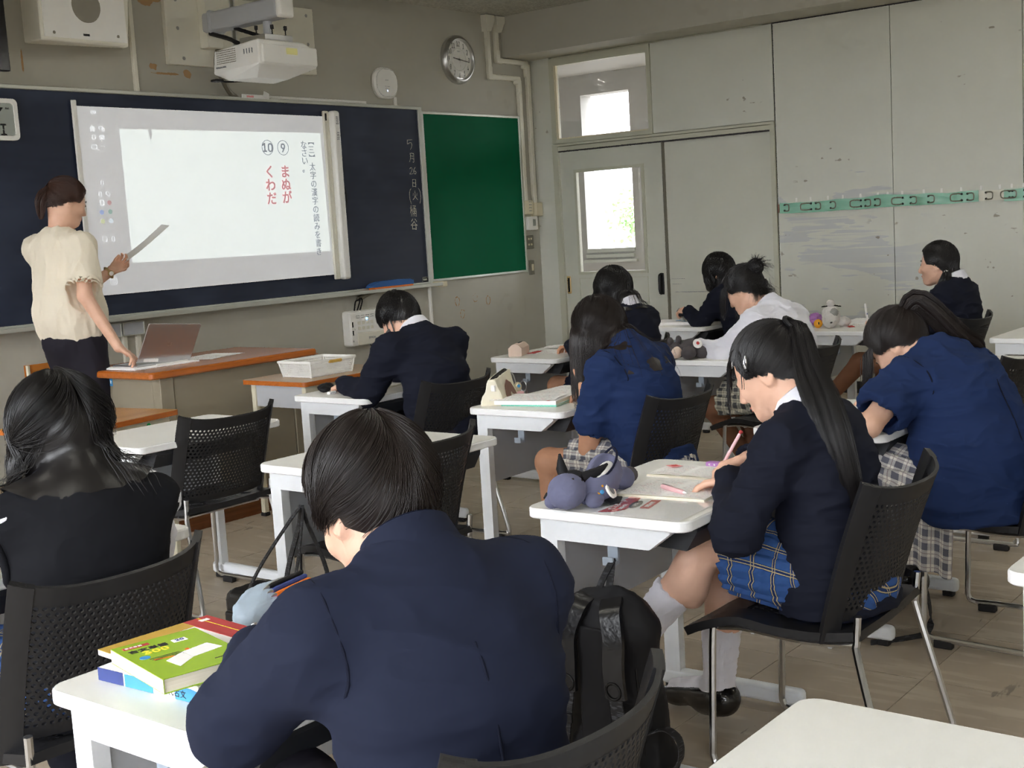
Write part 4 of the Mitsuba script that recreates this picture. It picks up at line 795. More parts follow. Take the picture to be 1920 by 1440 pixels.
put('dial_ring', xf(ext(Point(0, 0).buffer(.09, quad_segs=24).difference(Point(0, 0).buffer(.0885, quad_segs=24)), .001, .0302), C0), 'plastic_grey', t)
put('dial_print', cat([xf(mv(meshkit.text_mesh('QUARTZ', .007, .001), -.017, .062, .0302), C0)]), 'grey_print', t)
def hand(deg, l, w, z):
    m = ext(Polygon([(-w / 2, -.02), (w / 2, -.02), (w / 2.6, l), (-w / 2.6, l)]), .0012, z); return xf(rot(m, -deg, (0, 0, 1)), C0)
put('hour_hand', hand(278, .078, .009, .034), 'dark', t); put('minute_hand', hand(97, .125, .0065, .036), 'dark', t)
put('second_hand', hand(176, .06, .0012, .038), 'grey_print', t); put('hub', xf(mv(cr.cylinder(.007, .01, sections=16), 0, 0, .036), C0), 'dark', t)
# two conduits with boots under the ceiling
def boot(x): return h3(m3.Manifold.batch_hull([m3.Manifold.cube((a, .06, .005), False).translate((b, D - .06, c)) for a, b, c in ((.115, x - .03, ZC - .012), (.115, x - .03, ZC - .05), (.05, x - .022, ZC - .14))]))
def duct(pts):
    return cat([tube(cr_fillet([(x, 6.842, z) for x, z in pts], .045), 0, flat=(.045, .034), side=(1, 0, 0.02))])
def cr_fillet(pts, r):
    p = [V(*q) for q in pts]; out = [p[0]]
    for a, b, c in zip(p[:-2], p[1:-1], p[2:]):
        u, w = unit(a - b), unit(c - b)
        for s in np.linspace(0, 1, 7): out.append((1 - s) ** 2 * (b + u * r) + 2 * s * (1 - s) * b + s * s * (b + w * r))
    return out + [p[-1]]
for i, (px, pts, lb) in enumerate(((8.56, [(8.58, ZC - .13), (8.582, 2.69), (8.978, 2.66), (8.982, 1.63)], 'cream cable conduit with ceiling boot, the one nearer the clock'), (8.70, [(8.696, ZC - .13), (8.70, 2.83), (9.10, 2.80), (9.115, 1.58)], 'cream cable conduit with ceiling boot, the one nearer the door'))):
    t = thing('conduit', lb, 'conduit', 'cable conduits beside the green board')
    q = [V(a, 6.842, b) for a, b in pts]; w, h = .044, .036
    seg_ = [rbx(q[0][0] - w / 2, q[0][0] + w / 2, D - h, D, q[1][2] - .01, q[0][2], .006), rbx(q[1][0] - w / 2, q[2][0] + w / 2, D - h, D, q[1][2] - w / 2, q[1][2] + w / 2, .012), rbx(q[3][0] - w / 2, q[3][0] + w / 2, D - h, D, q[3][2], q[2][2] + w / 2, .006)]
    put('duct', cat(seg_), 'plastic_offwhite', t, smooth=30)
    put('elbow', cat([rbx(q[1][0] - w / 2 - .004, q[1][0] + w / 2 + .05, D - h - .003, D, q[1][2] - w / 2 - .004, q[1][2] + w / 2 + .004, .014), rbx(q[1][0] - w / 2 - .004, q[1][0] + w / 2 + .004, D - h - .003, D, q[1][2] - w / 2, q[1][2] + .09, .01)]), 'plastic_offwhite', t, smooth=30)
    put('elbow', cat([rbx(q[2][0] - .06, q[2][0] + w / 2 + .004, D - h - .003, D, q[2][2] - w / 2, q[2][2] + w / 2 + .01, .014), rbx(q[2][0] - w / 2 - .002, q[2][0] + w / 2 + .004, D - h - .003, D, q[2][2] - .09, q[2][2] + w / 2, .01)]), 'plastic_offwhite', t, smooth=30)
    put('boot', boot(px), 'plastic_offwhite', t)
t = thing('control_panel', 'cream control box with small buttons at the lower end of the conduits', 'control panel'); put('case', rbx(8.945, 9.06, 6.815, D, 1.52, 1.64, .006), 'plastic_cream', t, smooth=30); put('buttons', cat([bx(9.0 + .022 * i, 9.014 + .022 * i, 6.8135, 6.8155, 1.545 + .026 * j, 1.555 + .026 * j) for i in range(2) for j in range(4)]), 'plastic_grey', t)
single('junction_box', rbx(9.085, 9.18, 6.80, D, 1.50, 1.62, .006), 'plastic_cream', 'cream junction box at the end of the right conduit', 'junction box', smooth=30)
t = thing('thermostat', 'white thermostat with a small grey display beside the green board', 'thermostat'); put('case', rbx(8.965, 9.11, 6.81, D, 1.38, 1.50, .008), 'plastic_white', t, smooth=30); put('display', bx(9.035, 9.075, 6.8085, 6.8105, 1.415, 1.475), 'lcd', t)
t = thing('switch_plate', 'grey metal plate with four rocker switches', 'switch'); put('plate', rbx(8.965, 9.085, 6.85, D, 1.215, 1.335, .004), 'metal_dull', t, smooth=30)
for i in (0, 1):
    for j in (0, 1): put('rocker', rbx(9.0 + .036 * i, 9.018 + .036 * i, 6.842, 6.852, 1.245 + .05 * j, 1.262 + .05 * j, .003), 'plastic_cream', t)
t = thing('switch_plate', 'narrow metal plate with one cream switch below the four switches', 'switch'); put('plate', rbx(9.005, 9.075, 6.85, D, .985, 1.115, .004), 'metal_dull', t, smooth=30); put('rocker', rbx(9.028, 9.055, 6.84, 6.852, 1.02, 1.08, .004), 'plastic_cream', t, smooth=30)
# projector control box below the chalk ledge
t = thing('wall_control_box', 'white projector control box with connectors and a blue light below the chalk ledge', 'control box')
put('case', rbx(6.655, 7.05, 6.765, D, .60, .865, .02, 3), 'plastic_white', t, smooth=30)
put('lower_cover', rbx(6.72, 7.045, 6.757, 6.77, .605, .70, .006), 'plastic_offwhite', t, smooth=30)
put('button', cat([rbx(6.73 + .045 * i, 6.76 + .045 * i, 6.761, 6.766, .72 + .04 * j, .745 + .04 * j, .002) for i in range(4) for j in range(2)]), 'plastic_offwhite', t)
put('connector', cat([bx(6.672, 6.684, 6.7635, 6.766, .745, .785), bx(6.672, 6.684, 6.7635, 6.766, .685, .72), disc(6.70, .73, .008, 6.766), disc(6.678, .64, .007, 6.766)]), 'dark', t)
put('printing', cat([bx(6.72 + .05 * i, 6.755 + .05 * i, 6.763, 6.7652, .81 + .015 * j, .815 + .015 * j) for i in range(5) for j in range(2)]), 'plastic_grey', t)
m = meshkit.text_mesh('EPSON', .016, .001, True); put('lettering', xf(m, frame((6.83, 6.757, .645), (1, 0, 0), (0, 0, 1), (0, -1, 0))), 'grey_print', t)
d = mikit.ply(disc(6.83, .80, .007, 6.765), 'plastic_white'); d['emitter'] = {'type': 'area', 'radiance': rgb((.05, .45, 1.0))}; scene[t + '__status_light'] = d
single('cable', cat([tube(cr_([(6.74, 6.80, .865), (6.75, 6.79, .93), (6.80, 6.80, .945), (6.83, 6.82, .955)], 6), .006, 6), tube(cr_([(6.77, 6.80, .865), (6.79, 6.79, .92), (6.83, 6.82, .95)], 6), .006, 6), tube(cr_([(6.80, 6.80, .865), (6.82, 6.79, .93), (6.84, 6.82, .955)], 6), .006, 6)]), 'dark', 'black cables rising from the projector control box', 'cable', smooth=40)
single('cable', tube(cr_([(6.82, 6.83, .945), (6.95, 6.835, .985), (7.1, 6.84, 1.0)], 8), .02, 10), 'metal_dull', 'grey corrugated hose from the control box up to the chalk ledge', 'cable', smooth=40)
single('cable', tube(cr_([(6.86, 6.78, .60), (6.9, 6.78, .575), (6.98, 6.78, .578), (7.02, 6.78, .60), (7.03, 6.78, .62)], 8), .004, 6), 'dark', 'thin black cord hanging under the projector control box', 'cord', smooth=40)

# ---------------------------------------------------------------- hook rail on the right wall
t = thing('hook_rail', 'long rail covered in green film along the right wall, with wire hooks and number tags', 'rail')
put('rail', bx(XR - .02, XR, .6, 4.505, 1.405, 1.475), 'plastic_offwhite', t)
gx, gz = np.meshgrid(np.linspace(.6, 4.495, 90), np.linspace(0, 1, 7), indexing='ij')
w = meshkit.fbm(np.stack([gx * 3, gz * 0, gx * 0], -1), 3, 2); w2 = meshkit.fbm(np.stack([gx * 3, gz * 0 + 9, gx * 0], -1), 3, 4)
zz = 1.397 + .02 * (w - .5) + gz * (.083 + .03 * (w2 - .5)); xx = XR - .0215 - .006 * meshkit.noise(np.stack([gx * 14, gz * 4, gx * 0], -1), 3)
gap = (gx > 2.93) & (gx < 3.06)
film = grid_mesh(np.stack([xx, gx, zz], -1)); keep = ~((film.vertices[film.faces][:, :, 1] > 2.80) & (film.vertices[film.faces][:, :, 1] < 2.95)).any(1)
put('green_film', trimesh.Trimesh(film.vertices, film.faces[keep], process=False), 'tape_green', t, smooth=True, label='torn translucent green film')
put('end_block', bx(XR - .024, XR, 4.497, 4.512, 1.405, 1.47), 'felt_brown', t)
hy = [4.40, 4.28, 4.14, 4.02, 3.88, 3.745, 3.67, 3.56, 3.40, 3.27, 3.13, 2.99, 2.86, 2.78, 2.70, 2.60, 2.48, 2.36, 2.24]
for i, y in enumerate(hy):
    s = 1 if i % 3 != 1 else -1
    def L_(dy, dx, dz): return (XR - .024 - dx, y + dy * s, 1.44 + dz)
    pts = [L_(.05, .006, .022), L_(.03, .03, .026), L_(-.005, .055, .022), L_(-.012, .06, 0), L_(-.005, .055, -.022), L_(.03, .03, -.026), L_(.05, .006, -.022)]
    put('hook', tube(cr_(pts, 3), .0045, 5), 'metal_dull', t, smooth=40)
    put('hook_tip', cat([ball(pts[0], .008, 1), ball(pts[-1], .008, 1)]), 'dark', t)
    put('number_tag', bx(XR - .004, XR - .001, y - .045, y - .03, 1.482, 1.512), 'plastic_white', t)

# ---------------------------------------------------------------- platform, teacher's desk, old school furniture
t = thing('platform', 'low wooden platform with a dark brown riser under the teacher desk', 'platform')
put('riser', bx(2.2, 6.0, 5.146, 5.17, 0, .085), 'wood_riser', t); put('deck', bx(2.2, 6.0, 5.140, 6.84, .085, .10), 'wood_table_top', t)
t = thing('teacher_desk', 'wide grey-brown steel teacher desk with an orange-brown wooden top', 'desk')
put('top', rbx(3.80, 4.93, 5.285, 5.99, .772, .776, .001), 'wood_desk_top', t)
put('top_edge', bev(rrect(1.13, .705, .03), .036, .008), 'wood_desk_edge', t, smooth=30, to=at(4.365, 5.6375, .768))
put('top_face', ext(rrect(1.10, .675, .025), .0008), 'wood_desk_top', t, to=at(4.365, 5.6375, .8038))
put('front_panel', bx(3.97, 4.76, 5.338, 5.355, .10, .768), 'teacher_desk_steel', t)
put('side_panel', bx(3.885, 3.905, 5.36, 5.93, .10, .768), 'teacher_desk_steel', t); put('side_panel', bx(4.825, 4.845, 5.36, 5.93, .10, .768), 'teacher_desk_steel', t)
put('corner_post', rbx(3.88, 3.965, 5.33, 5.40, .10, .768, .006), 'teacher_desk_steel', t, smooth=30); put('corner_post', rbx(4.765, 4.85, 5.33, 5.40, .10, .768, .006), 'teacher_desk_steel', t, smooth=30)
put('back_panel', bx(4.45, 4.84, 5.92, 5.935, .10, .768), 'teacher_desk_steel', t)
put('seam', cat([bx(3.964, 3.972, 5.345, 5.36, .10, .768), bx(4.758, 4.766, 5.345, 5.36, .10, .768)]), 'seam_dark', t)
put('inventory_sticker', bx(3.8835, 3.885, 5.74, 5.80, .715, .757), 'blue_print', t, label='pale blue inventory sticker')
put('sticker_print', cat([bx(3.8825, 3.8836, 5.75 + .016 * i, 5.758 + .016 * i, .728, .745) for i in range(3)]), 'white_print', t)

def old_desk(label, x, y, w, d, h, deg, top, sticker=False):
    t = thing('school_desk', label, 'desk'); A = at(x, y, 0, deg)
    put('top', bev(rrect(w, d, .02), .024, .004), top, t, smooth=30, to=at(x, y, h - .024, deg))
    e = rrect(w, d, .02)
    put('edge', ext(e.buffer(.003).difference(e.buffer(-.002)), .022), 'wood_desk_edge', t, to=at(x, y, h - .0235, deg))
    fr = [rbx(-w / 2 + .03, w / 2 - .03, -d / 2 + .03, -d / 2 + .05, h - .075, h - .024, .004), rbx(-w / 2 + .03, w / 2 - .03, d / 2 - .05, d / 2 - .03, h - .075, h - .024, .004)]
    put('box', cat([bx(-w / 2 + .05, w / 2 - .05, -d / 2 + .05, d / 2 - .05, h - .14, h - .13), bx(-w / 2 + .05, w / 2 - .05, d / 2 - .06, d / 2 - .05, h - .14, h - .03), bx(-w / 2 + .04, -w / 2 + .05, -d / 2 + .05, d / 2 - .05, h - .14, h - .03), bx(w / 2 - .05, w / 2 - .04, -d / 2 + .05, d / 2 - .05, h - .14, h - .03)]), 'steel_grey', t, to=A)
    for q in fr: put('frame', q, 'cream_steel', t, smooth=30, to=A)
    for sx in (-1, 1):
        for sy in (-1, 1):
            put('leg', rbx(sx * (w / 2 - .045) - .015, sx * (w / 2 - .045) + .015, sy * (d / 2 - .045) - .015, sy * (d / 2 - .045) + .015, .015, h - .024, .005), 'cream_steel', t, smooth=30, to=A)
            put('foot', rbx(sx * (w / 2 - .045) - .018, sx * (w / 2 - .045) + .018, sy * (d / 2 - .045) - .018, sy * (d / 2 - .045) + .018, 0, .02, .004), 'rubber_black', t, to=A)
    if sticker: put('green_sticker', xf(ext(Point(0, 0).buffer(.012), .001), frame((w / 2 - .16, -d / 2 + .0295, h - .05), (1, 0, 0), (0, 0, 1), (0, -1, 0))), 'green_dot', t, to=A)
    return t
old_desk('old school desk with a honey brown top and a green dot below', 3.14, 4.83, .62, .44, .70, 9, 'wood_old_top', True)
old_desk('old school desk with a pale brown top and a white basket on it', 4.58, 4.885, .70, .47, .72, 0, 'wood_table_top')
# wooden chair behind the teacher
t = thing('school_chair', 'wooden school chair with orange-brown backrest behind the teacher', 'chair')
A = at(3.99, 6.42, .10, 14)
bp = np.stack([np.stack([np.array([u * .19, .03 * (u * u) * 1.2, z]) for u in np.linspace(-1, 1, 13)]) for z in np.linspace(.50, .72, 6)])
bk = cat([grid_mesh(bp), flip(grid_mesh(bp + (0, .012, 0)))]); put('backrest', bk, 'wood_chair', t, smooth=True, to=A)
put('seat', bev(rrect(.38, .36, .05), .014, .003), 'wood_chair', t, smooth=30, to=at(4.02, 6.25, .50, 14))
for s in (-1, 1):
    put('leg', tube(cr_([(s * .19, .02, .72), (s * .195, 0, .42), (s * .18, -.02, .38), (s * .175, -.30, .36), (s * .18, -.33, .30), (s * .185, -.34, 0)], 6), .011, 8), 'cream_steel', t, smooth=40, to=A)
    put('leg', tube([(s * .185, .0, .38), (s * .19, .05, 0)], .011, 8), 'cream_steel', t, smooth=40, to=A)

# perforated plates: hexagonal cells with a hole each, mapped onto a curved surface
def perf(fn, u0, u1, v0, v1, nu, nv, ratio, thick, border=True):
    du = (u1 - u0) / nu; dv = (v1 - v0) / nv; hexa = np.array([(0, 2 / 3.), (.5, 1 / 3.), (.5, -1 / 3.), (0, -2 / 3.), (-.5, -1 / 3.), (-.5, 1 / 3.)])
    Vv, Ff = [], []
    for j in range(nv):
        for i in range(nu + (j % 2)):
            cu = u0 + (i + (.5 if j % 2 == 0 else 0)) * du; cv = v0 + (j + .5) * dv
            o = hexa * (du, dv) + (cu, cv); q = hexa * (du * ratio, dv * ratio * 1.05) + (cu, cv)
            o = np.clip(o, (u0, v0), (u1, v1)); q = np.clip(q, (u0, v0), (u1, v1))
            b = len(Vv) * 24; Vv.append(np.vstack([np.c_[o, np.zeros(6)], np.c_[q, np.zeros(6)], np.c_[o, np.ones(6)], np.c_[q, np.ones(6)]]))
            for k in range(6):
                l = (k + 1) % 6
                Ff += [(b + k, b + l, b + 6 + l), (b + k, b + 6 + l, b + 6 + k), (b + 12 + k, b + 18 + l, b + 12 + l), (b + 12 + k, b + 18 + k, b + 18 + l), (b + 6 + k, b + 6 + l, b + 18 + l), (b + 6 + k, b + 18 + l, b + 18 + k)]
    A = np.vstack(Vv); p = fn(A[:, 0], A[:, 1]); e = 1e-3
    n = np.cross(fn(A[:, 0] + e, A[:, 1]) - p, fn(A[:, 0], A[:, 1] + e) - p); n /= np.linalg.norm(n, axis=1, keepdims=True)
    return trimesh.Trimesh(p + n * (A[:, 2:3] * thick), Ff, process=False)
def back_pt(u, v):
    w = u / .235
    return np.stack([u * (1 - .04 * w * w), -.182 - .085 * v / .34 - .03 * (v / .34) ** 2 + .060 * w * w + .014 * np.abs(w) ** 6, .405 + .362 * v / .34 + .026 * np.abs(w) ** 4 * v / .34], -1)
def seat_pt(u, v):
    w = u / .23; f = np.clip((v - .12) / .13, 0, None)
    return np.stack([u * (1 - .10 * np.clip(-(v + .05) / .16, 0, 1) ** 2), v, .418 - .012 * (1 - w * w) - .035 * f * f + .010 * np.clip((-v - .1) / .1, 0, 1) - .006 * np.abs(w) ** 4 + .012 * np.exp(-((v - .10) / .06) ** 2)], -1)
def band(fn, pts, w, h, side):
    p = fn(np.array([q[0] for q in pts]), np.array([q[1] for q in pts])); return tube(p, 0, flat=(w, h), side=side)
us = np.linspace(-.215, .215, 15); vs = np.linspace(.03, .31, 10)
CH = {}
CH['backrest'] = mikit.ply(cat([perf(back_pt, -.20, .20, .060, .305, 26, 21, .56, .005)]), 'chair_plastic')
def rim(fn, path, w0, th):
    """solid frame band of varying width around a plate"""
    out = []
    for a, b in path: out.append(tube(fn(np.asarray(a), np.asarray(b)), 0, flat=(w0, th), side=None if False else (0, 0, 1)))
    return cat(out)
def strip(fn, U, Vv, th):
    """solid curved plate over a (u, v) grid"""
    P0 = fn(U, Vv); e = 1e-3
    n = np.cross(fn(U + e, Vv) - P0, fn(U, Vv + e) - P0); n /= np.linalg.norm(n, axis=-1, keepdims=True)
    a, b = P0 - n * th * .5, P0 + n * th * .5; g1, g2 = flip(grid_mesh(a)), grid_mesh(b); ms = [g1, g2]
    for ed in (lambda q: q[0], lambda q: q[-1], lambda q: q[:, 0], lambda q: q[:, -1]):
        ms.append(grid_mesh(np.stack([ed(a), ed(b)])))
    return cat(ms)
def G(u, v): return np.meshgrid(u, v, indexing='ij')
sides = [strip(back_pt, *G(np.linspace(s * .198, s * .238, 5), np.linspace(-.005, .34, 14)), .018) for s in (-1, 1)]
tops = [strip(back_pt, *G(np.linspace(-.236, .236, 21), np.linspace(.303, .34, 4)), .009), strip(back_pt, *G(np.linspace(-.21, .21, 17), np.linspace(.038, .062, 4)), .009)]
CH['backrest_frame'] = mikit.ply(cat(sides + tops), 'chair_plastic', smooth=50)
CH['seat'] = mikit.ply(cat([perf(seat_pt, -.15, .15, -.16, .12, 16, 14, .4, .006), strip(seat_pt, *G(np.linspace(-.232, -.148, 6), np.linspace(-.2, .25, 16)), .022), strip(seat_pt, *G(np.linspace(.148, .232, 6), np.linspace(-.2, .25, 16)), .022), strip(seat_pt, *G(np.linspace(-.15, .15, 10), np.linspace(.118, .25, 8)), .022), strip(seat_pt, *G(np.linspace(-.15, .15, 10), np.linspace(-.2, -.158, 4)), .022)]), 'chair_plastic', smooth=50)
sled = {}
for nm_, s in (('leg', -1), ('leg_001', 1)):
    pts = [(s * .205, .17, .395), (s * .208, .185, .38), (s * .212, .195, .10), (s * .213, .195, .05), (s * .215, .175, .030), (s * .222, .1, .028), (s * .238, -.24, .028), (s * .238, -.265, .04), (s * .236, -.27, .07), (s * .212, -.195, .36), (s * .208, -.19, .405), (s * .21, -.195, .47)]
    CH[nm_] = mikit.ply(tube(cr_(pts, 5), .0095, 8), 'chrome', smooth=40)
CH['seat_rail'] = mikit.ply(cat([tube(cr_([(s * .205, .17, .393), (s * .2, .10, .398), (s * .2, -.05, .388), (s * .205, -.19, .398)], 5), .008, 6) for s in (-1, 1)] + [tube([(-.2, .08, .392), (.2, .08, .392)], .008, 6), tube([(-.2, -.12, .385), (.2, -.12, .385)], .008, 6)]), 'chrome', smooth=40)
pads = [rbx(s * x - .014, s * x + .014, y - .03, y + .03, 0, .026, .004) for s in (-1, 1) for x, y in ((.218, .13), (.237, -.21))]
for i, m in enumerate(pads): CH['glide' + ('_%03d' % i if i else '')] = mikit.ply(m, 'rubber_black')
def chair(x, y, deg, label):
    t = thing('chair', label, 'chair')
    for k, d in CH.items(): scene[t + '__' + k] = {**d, 'to_world': at(x, y, 0, deg)}
    return t
chair(3.12, 4.10, 0, 'empty black chair pushed up to the white desk before the teacher desk')
chair(1.49, 2.49, 0, 'black perforated chair of the student in the black knit vest')
chair(1.31, 1.20, -3, 'black perforated chair behind the boy in the navy blazer, cut by the bottom edge')
chair(4.18, 3.84, 0, 'black perforated chair of the masked boy in the front row')
chair(2.96, 2.92, 0, 'empty black chair between the blazer boy and the masked boy')
chair(4.04, 2.63, 0, 'black chair of the long haired girl in the blue short-sleeved shirt')
chair(2.93, 1.375, 2, 'black chair of the ponytail girl, its chrome sled legs in full view')
chair(5.66, 2.82, 0, 'black perforated chair of the girl in the white shirt')
chair(5.77, 3.86, 0, 'black perforated chair of the long haired girl near the front wall')
chair(7.62, 4.08, 0, 'black chair of the bobbed girl by the sliding door')
chair(7.13, 2.56, -4, 'black chair of the girl with the pigtails by the right wall')
chair(4.12, 1.26, 0, 'black perforated chair under the bent girl in the blue short-sleeved shirt')
chair(5.38, 1.80, 0, 'empty black perforated chair at the right edge behind the bent girl')

# ---------------------------------------------------------------- white desks
W_, D_, HT = .70, .47, .70
DK = {}
top = rrect(W_, D_, .035, 6)
DK['tabletop'] = mikit.ply(mv(bev(top, .026, .003), 0, 0, HT - .027), 'edge_white', smooth=30)
DK['top_laminate'] = mikit.ply(mv(ext(rrect(W_ - .006, D_ - .006, .033, 6), .0012), 0, 0, HT - .0012), 'laminate_white')
def side(s):
    # arm with a slanted rear end, front post, foot
    arm = Polygon([(.205, HT - .027), (.205, HT - .085), (-.115, HT - .085), (-.175, HT - .040), (-.175, HT - .027)])
    post = Polygon([(.205, HT - .03), (.155, HT - .03), (.155, .03), (.205, .03)])
    w = .034; f = frame((s * .305 - w / 2, 0, 0), (0, 1, 0), (0, 0, 1), (1, 0, 0))
    return xf(ext(arm, w), f), xf(ext(post, w), f)
for i, s in enumerate((-1, 1)):
    a, p = side(s); n_ = '' if i == 0 else '_001'
    DK['arm' + n_] = mikit.ply(a, 'steel_white'); DK['leg' + n_] = mikit.ply(p, 'steel_white')
    DK['foot' + n_] = mikit.ply(rbx(s * .305 - .02, s * .305 + .02, -.235, .225, .018, .068, .014, 3), 'steel_white', smooth=30)
    DK['foot_pad' + n_] = mikit.ply(cat([rbx(s * .305 - .015, s * .305 + .015, y - .02, y + .02, 0, .022, .004) for y in (-.20, .19)]), 'rubber_black')
    DK['hook' + n_] = mikit.ply(cat([bx(s * .285 - .004, s * .285 + .004, -.005, .025, HT - .135, HT - .06), bx(min(s * .285, s * .31) - .004, max(s * .285, s * .31) + .004, -.005, .025, HT - .139, HT - .131), bx(s * .312 - .003, s * .312 + .003, -.005, .025, HT - .139, HT - .118)]), 'hook_grey')
DK['modesty_panel'] = mikit.ply(bx(-.288, .288, .165, .172, .385, HT - .06), 'steel_grey')
tr = Polygon([(-.215, HT - .030), (-.215, HT - .045), (-.185, HT - .095), (.10, HT - .080), (.10, HT - .028), (.094, HT - .028), (.094, HT - .074), (-.181, HT - .088), (-.208, HT - .045), (-.208, HT - .030)])
DK['book_tray'] = mikit.ply(xf(ext(tr, .51), frame((-.255, 0, 0), (0, 1, 0), (0, 0, 1), (1, 0, 0))), 'tray_black')
def te(x): return xf(ext(Polygon([(-.215, HT - .028), (-.215, HT - .045), (-.185, HT - .095), (.10, HT - .080), (.10, HT - .028)]), .004), frame((x, 0, 0), (0, 1, 0), (0, 0, 1), (1, 0, 0)))
DK['tray_end_001'] = mikit.ply(te(.254), 'tray_black')
DK['tray_end'] = mikit.ply(te(-.258), 'tray_black')
def desk(fx, fy, deg, label, group=None):
    """fx, fy: front left corner in plan"""
    a = math.radians(deg); c, s = math.cos(a), math.sin(a); x = fx + c * W_ / 2 + s * D_ / 2; y = fy + s * W_ / 2 - c * D_ / 2
    t = thing('desk', label, 'desk', group)
    for k, d in DK.items(): scene[t + '__' + k] = {**d, 'to_world': at(x, y, 0, deg)}
    return t, frame((x, y, HT), (c, s, 0), (-s, c, 0), (0, 0, 1))
DESK = {}
for k, x, y, dg, lb in (('A', 2.525, 1.985, 2, 'white desk of the ponytail girl, grey plush at its front corner'),
                        ('B', 3.89, 3.325, 1, 'white desk with a canvas pouch and open books, long haired girl in blue at it'),
                        ('C', 5.47, 4.49, 0, 'white front-row desk with a pale pink pencil case near the front wall'),
                        ('FB', 3.955, 4.445, 0, 'white front-row desk of the masked boy'),
                        ('FG', 1.105, 1.915, 0, 'white desk of the boy in the navy blazer with a stack of books on it'),
                        ('MID', 2.68, 3.21, 0, 'empty white desk with a black school bag hanging at its side'),
                        ('LEFT', 2.72, 4.375, 0, 'empty white desk in front of the teacher desk'),
                        ('VEST', 1.30, 3.13, 0, 'white desk of the student in the black vest, only one corner showing'),
                        ('LOWR', .985, .812, 0, 'empty white desk cut by the bottom edge at the lower right'),
                        ('RED', 2.455, .757, 0, 'white desk cut by the right edge, one tall leg showing'),
                        ('UPR', 6.67, 2.12, 0, 'empty white desk at the right edge near the board wall'),
                        ('PLUSH', 6.99, 3.34, 0, 'white desk with a white dog plush by the right wall'),
                        ('WHITE', 5.53, 3.43, 0, 'white desk of the girl in the white shirt, dark grey plush on it'),
                        ('FAR', 7.20, 4.565, 0, 'white desk of the bobbed girl near the sliding door'),
                        ('BLUE', 3.80, 2.0, 0, 'white desk of the bent girl in the blue shirt'),
                        ('BEH', 5.235, 2.14, 0, 'empty white desk just behind the head of the bent girl')):
    DESK[k] = desk(x, y, dg, lb)

# ---------------------------------------------------------------- people
def nrm(a): return a / np.maximum(np.linalg.norm(a, axis=-1, keepdims=True), 1e-9)
def head_frame(c, yaw, pitch, roll=0.0):
    """yaw: degrees left of +y; pitch: degrees down; returns (c, right, forward, up)"""
    y, p, r = map(math.radians, (yaw, pitch, roll))
    f = V(-math.sin(y) * math.cos(p), math.cos(y) * math.cos(p), -math.sin(p))
    rt_ = unit(np.cross(f, (0, 0, 1))); u = np.cross(rt_, f)
    rt2 = rt_ * math.cos(r) + u * math.sin(r); u2 = np.cross(rt2, f)
    return V(*c), rt2, f, u2
def hp(h, x, y, z): return h[0] + h[1] * x + h[2] * y + h[3] * z
def hR(h): return np.stack([h[1], h[2], h[3]], 1)
def head_field(F, h, neck, s=1.0, face=True):
    R = hR(h)
    F.ell(hp(h, 0, -.010 * s, .022 * s), V(.076, .094, .094) * s, R, .02)
    F.ell(hp(h, 0, .022 * s, -.030 * s), V(.062, .070, .080) * s, R, .03)
    F.ell(hp(h, 0, .058 * s, -.092 * s), V(.032, .030, .026) * s, R, .03)
    for q in (-1, 1):
        F.cone(hp(h, q * .050 * s, .0 * s, -.06 * s), hp(h, q * .014 * s, .062 * s, -.094 * s), .018 * s, .014 * s, .03)
        F.ell(hp(h, q * .036 * s, .066 * s, -.026 * s), V(.022, .018, .022) * s, R, .02)
        F.ell(hp(h, q * .078 * s, -.012 * s, -.012 * s), V(.009, .019, .031) * s, R, .008)
        F.ell(hp(h, q * .085 * s, -.008 * s, -.010 * s), V(.006, .010, .018) * s, R, .006, True)
        F.ell(hp(h, q * .030 * s, .096 * s, .004 * s), V(.017, .012, .010) * s, R, .012, True)
        F.ell(hp(h, q * .030 * s, .079 * s, .003 * s), V(.013, .012, .009) * s, R, .005)
        F.ell(hp(h, q * .011 * s, .098 * s, -.042 * s), V(.008, .008, .006) * s, R, .006)
    F.cone(hp(h, 0, .088 * s, .006 * s), hp(h, 0, .108 * s, -.036 * s), .007 * s, .010 * s, .012)
    F.ell(hp(h, 0, .086 * s, -.066 * s), V(.022, .010, .008) * s, R, .008)
    F.cone(hp(h, 0, -.028 * s, -.05 * s), neck, .053 * s, .056 * s, .035)
def face_parts(t, h, s=1.0):
    eyes = cat([ball(hp(h, q * .030 * s, .0885 * s, .002 * s), .0045 * s, 2, (1.5, .7, .9), hR(h)) for q in (-1, 1)])
    put('eye', ball(hp(h, -.030 * s, .0875 * s, .002 * s), .0050 * s, 2, (1.7, .8, .9), hR(h)), 'eye', t, smooth=True)
    put('eye', ball(hp(h, .030 * s, .0875 * s, .002 * s), .0050 * s, 2, (1.7, .8, .9), hR(h)), 'eye', t, smooth=True)
    for q in (-1, 1): put('eyebrow', tube([hp(h, q * a * s, b * s, c * s) for a, b, c in ((.014, .091, .022), (.030, .088, .026), (.046, .076, .022))], [.002, .003, .0015], 6), 'hair_black', t, smooth=True)
    put('lips', cat([ball(hp(h, 0, .0925 * s, -.063 * s), .0105 * s, 2, (1.7, .55, .38), hR(h)), ball(hp(h, 0, .0915 * s, -.071 * s), .0100 * s, 2, (1.5, .6, .42), hR(h))]), 'lips', t, smooth=True)
FINGER = ((-.0300, .066, .060), (-.0100, .072, .070), (.0105, .068, .066), (.0290, .058, .052))
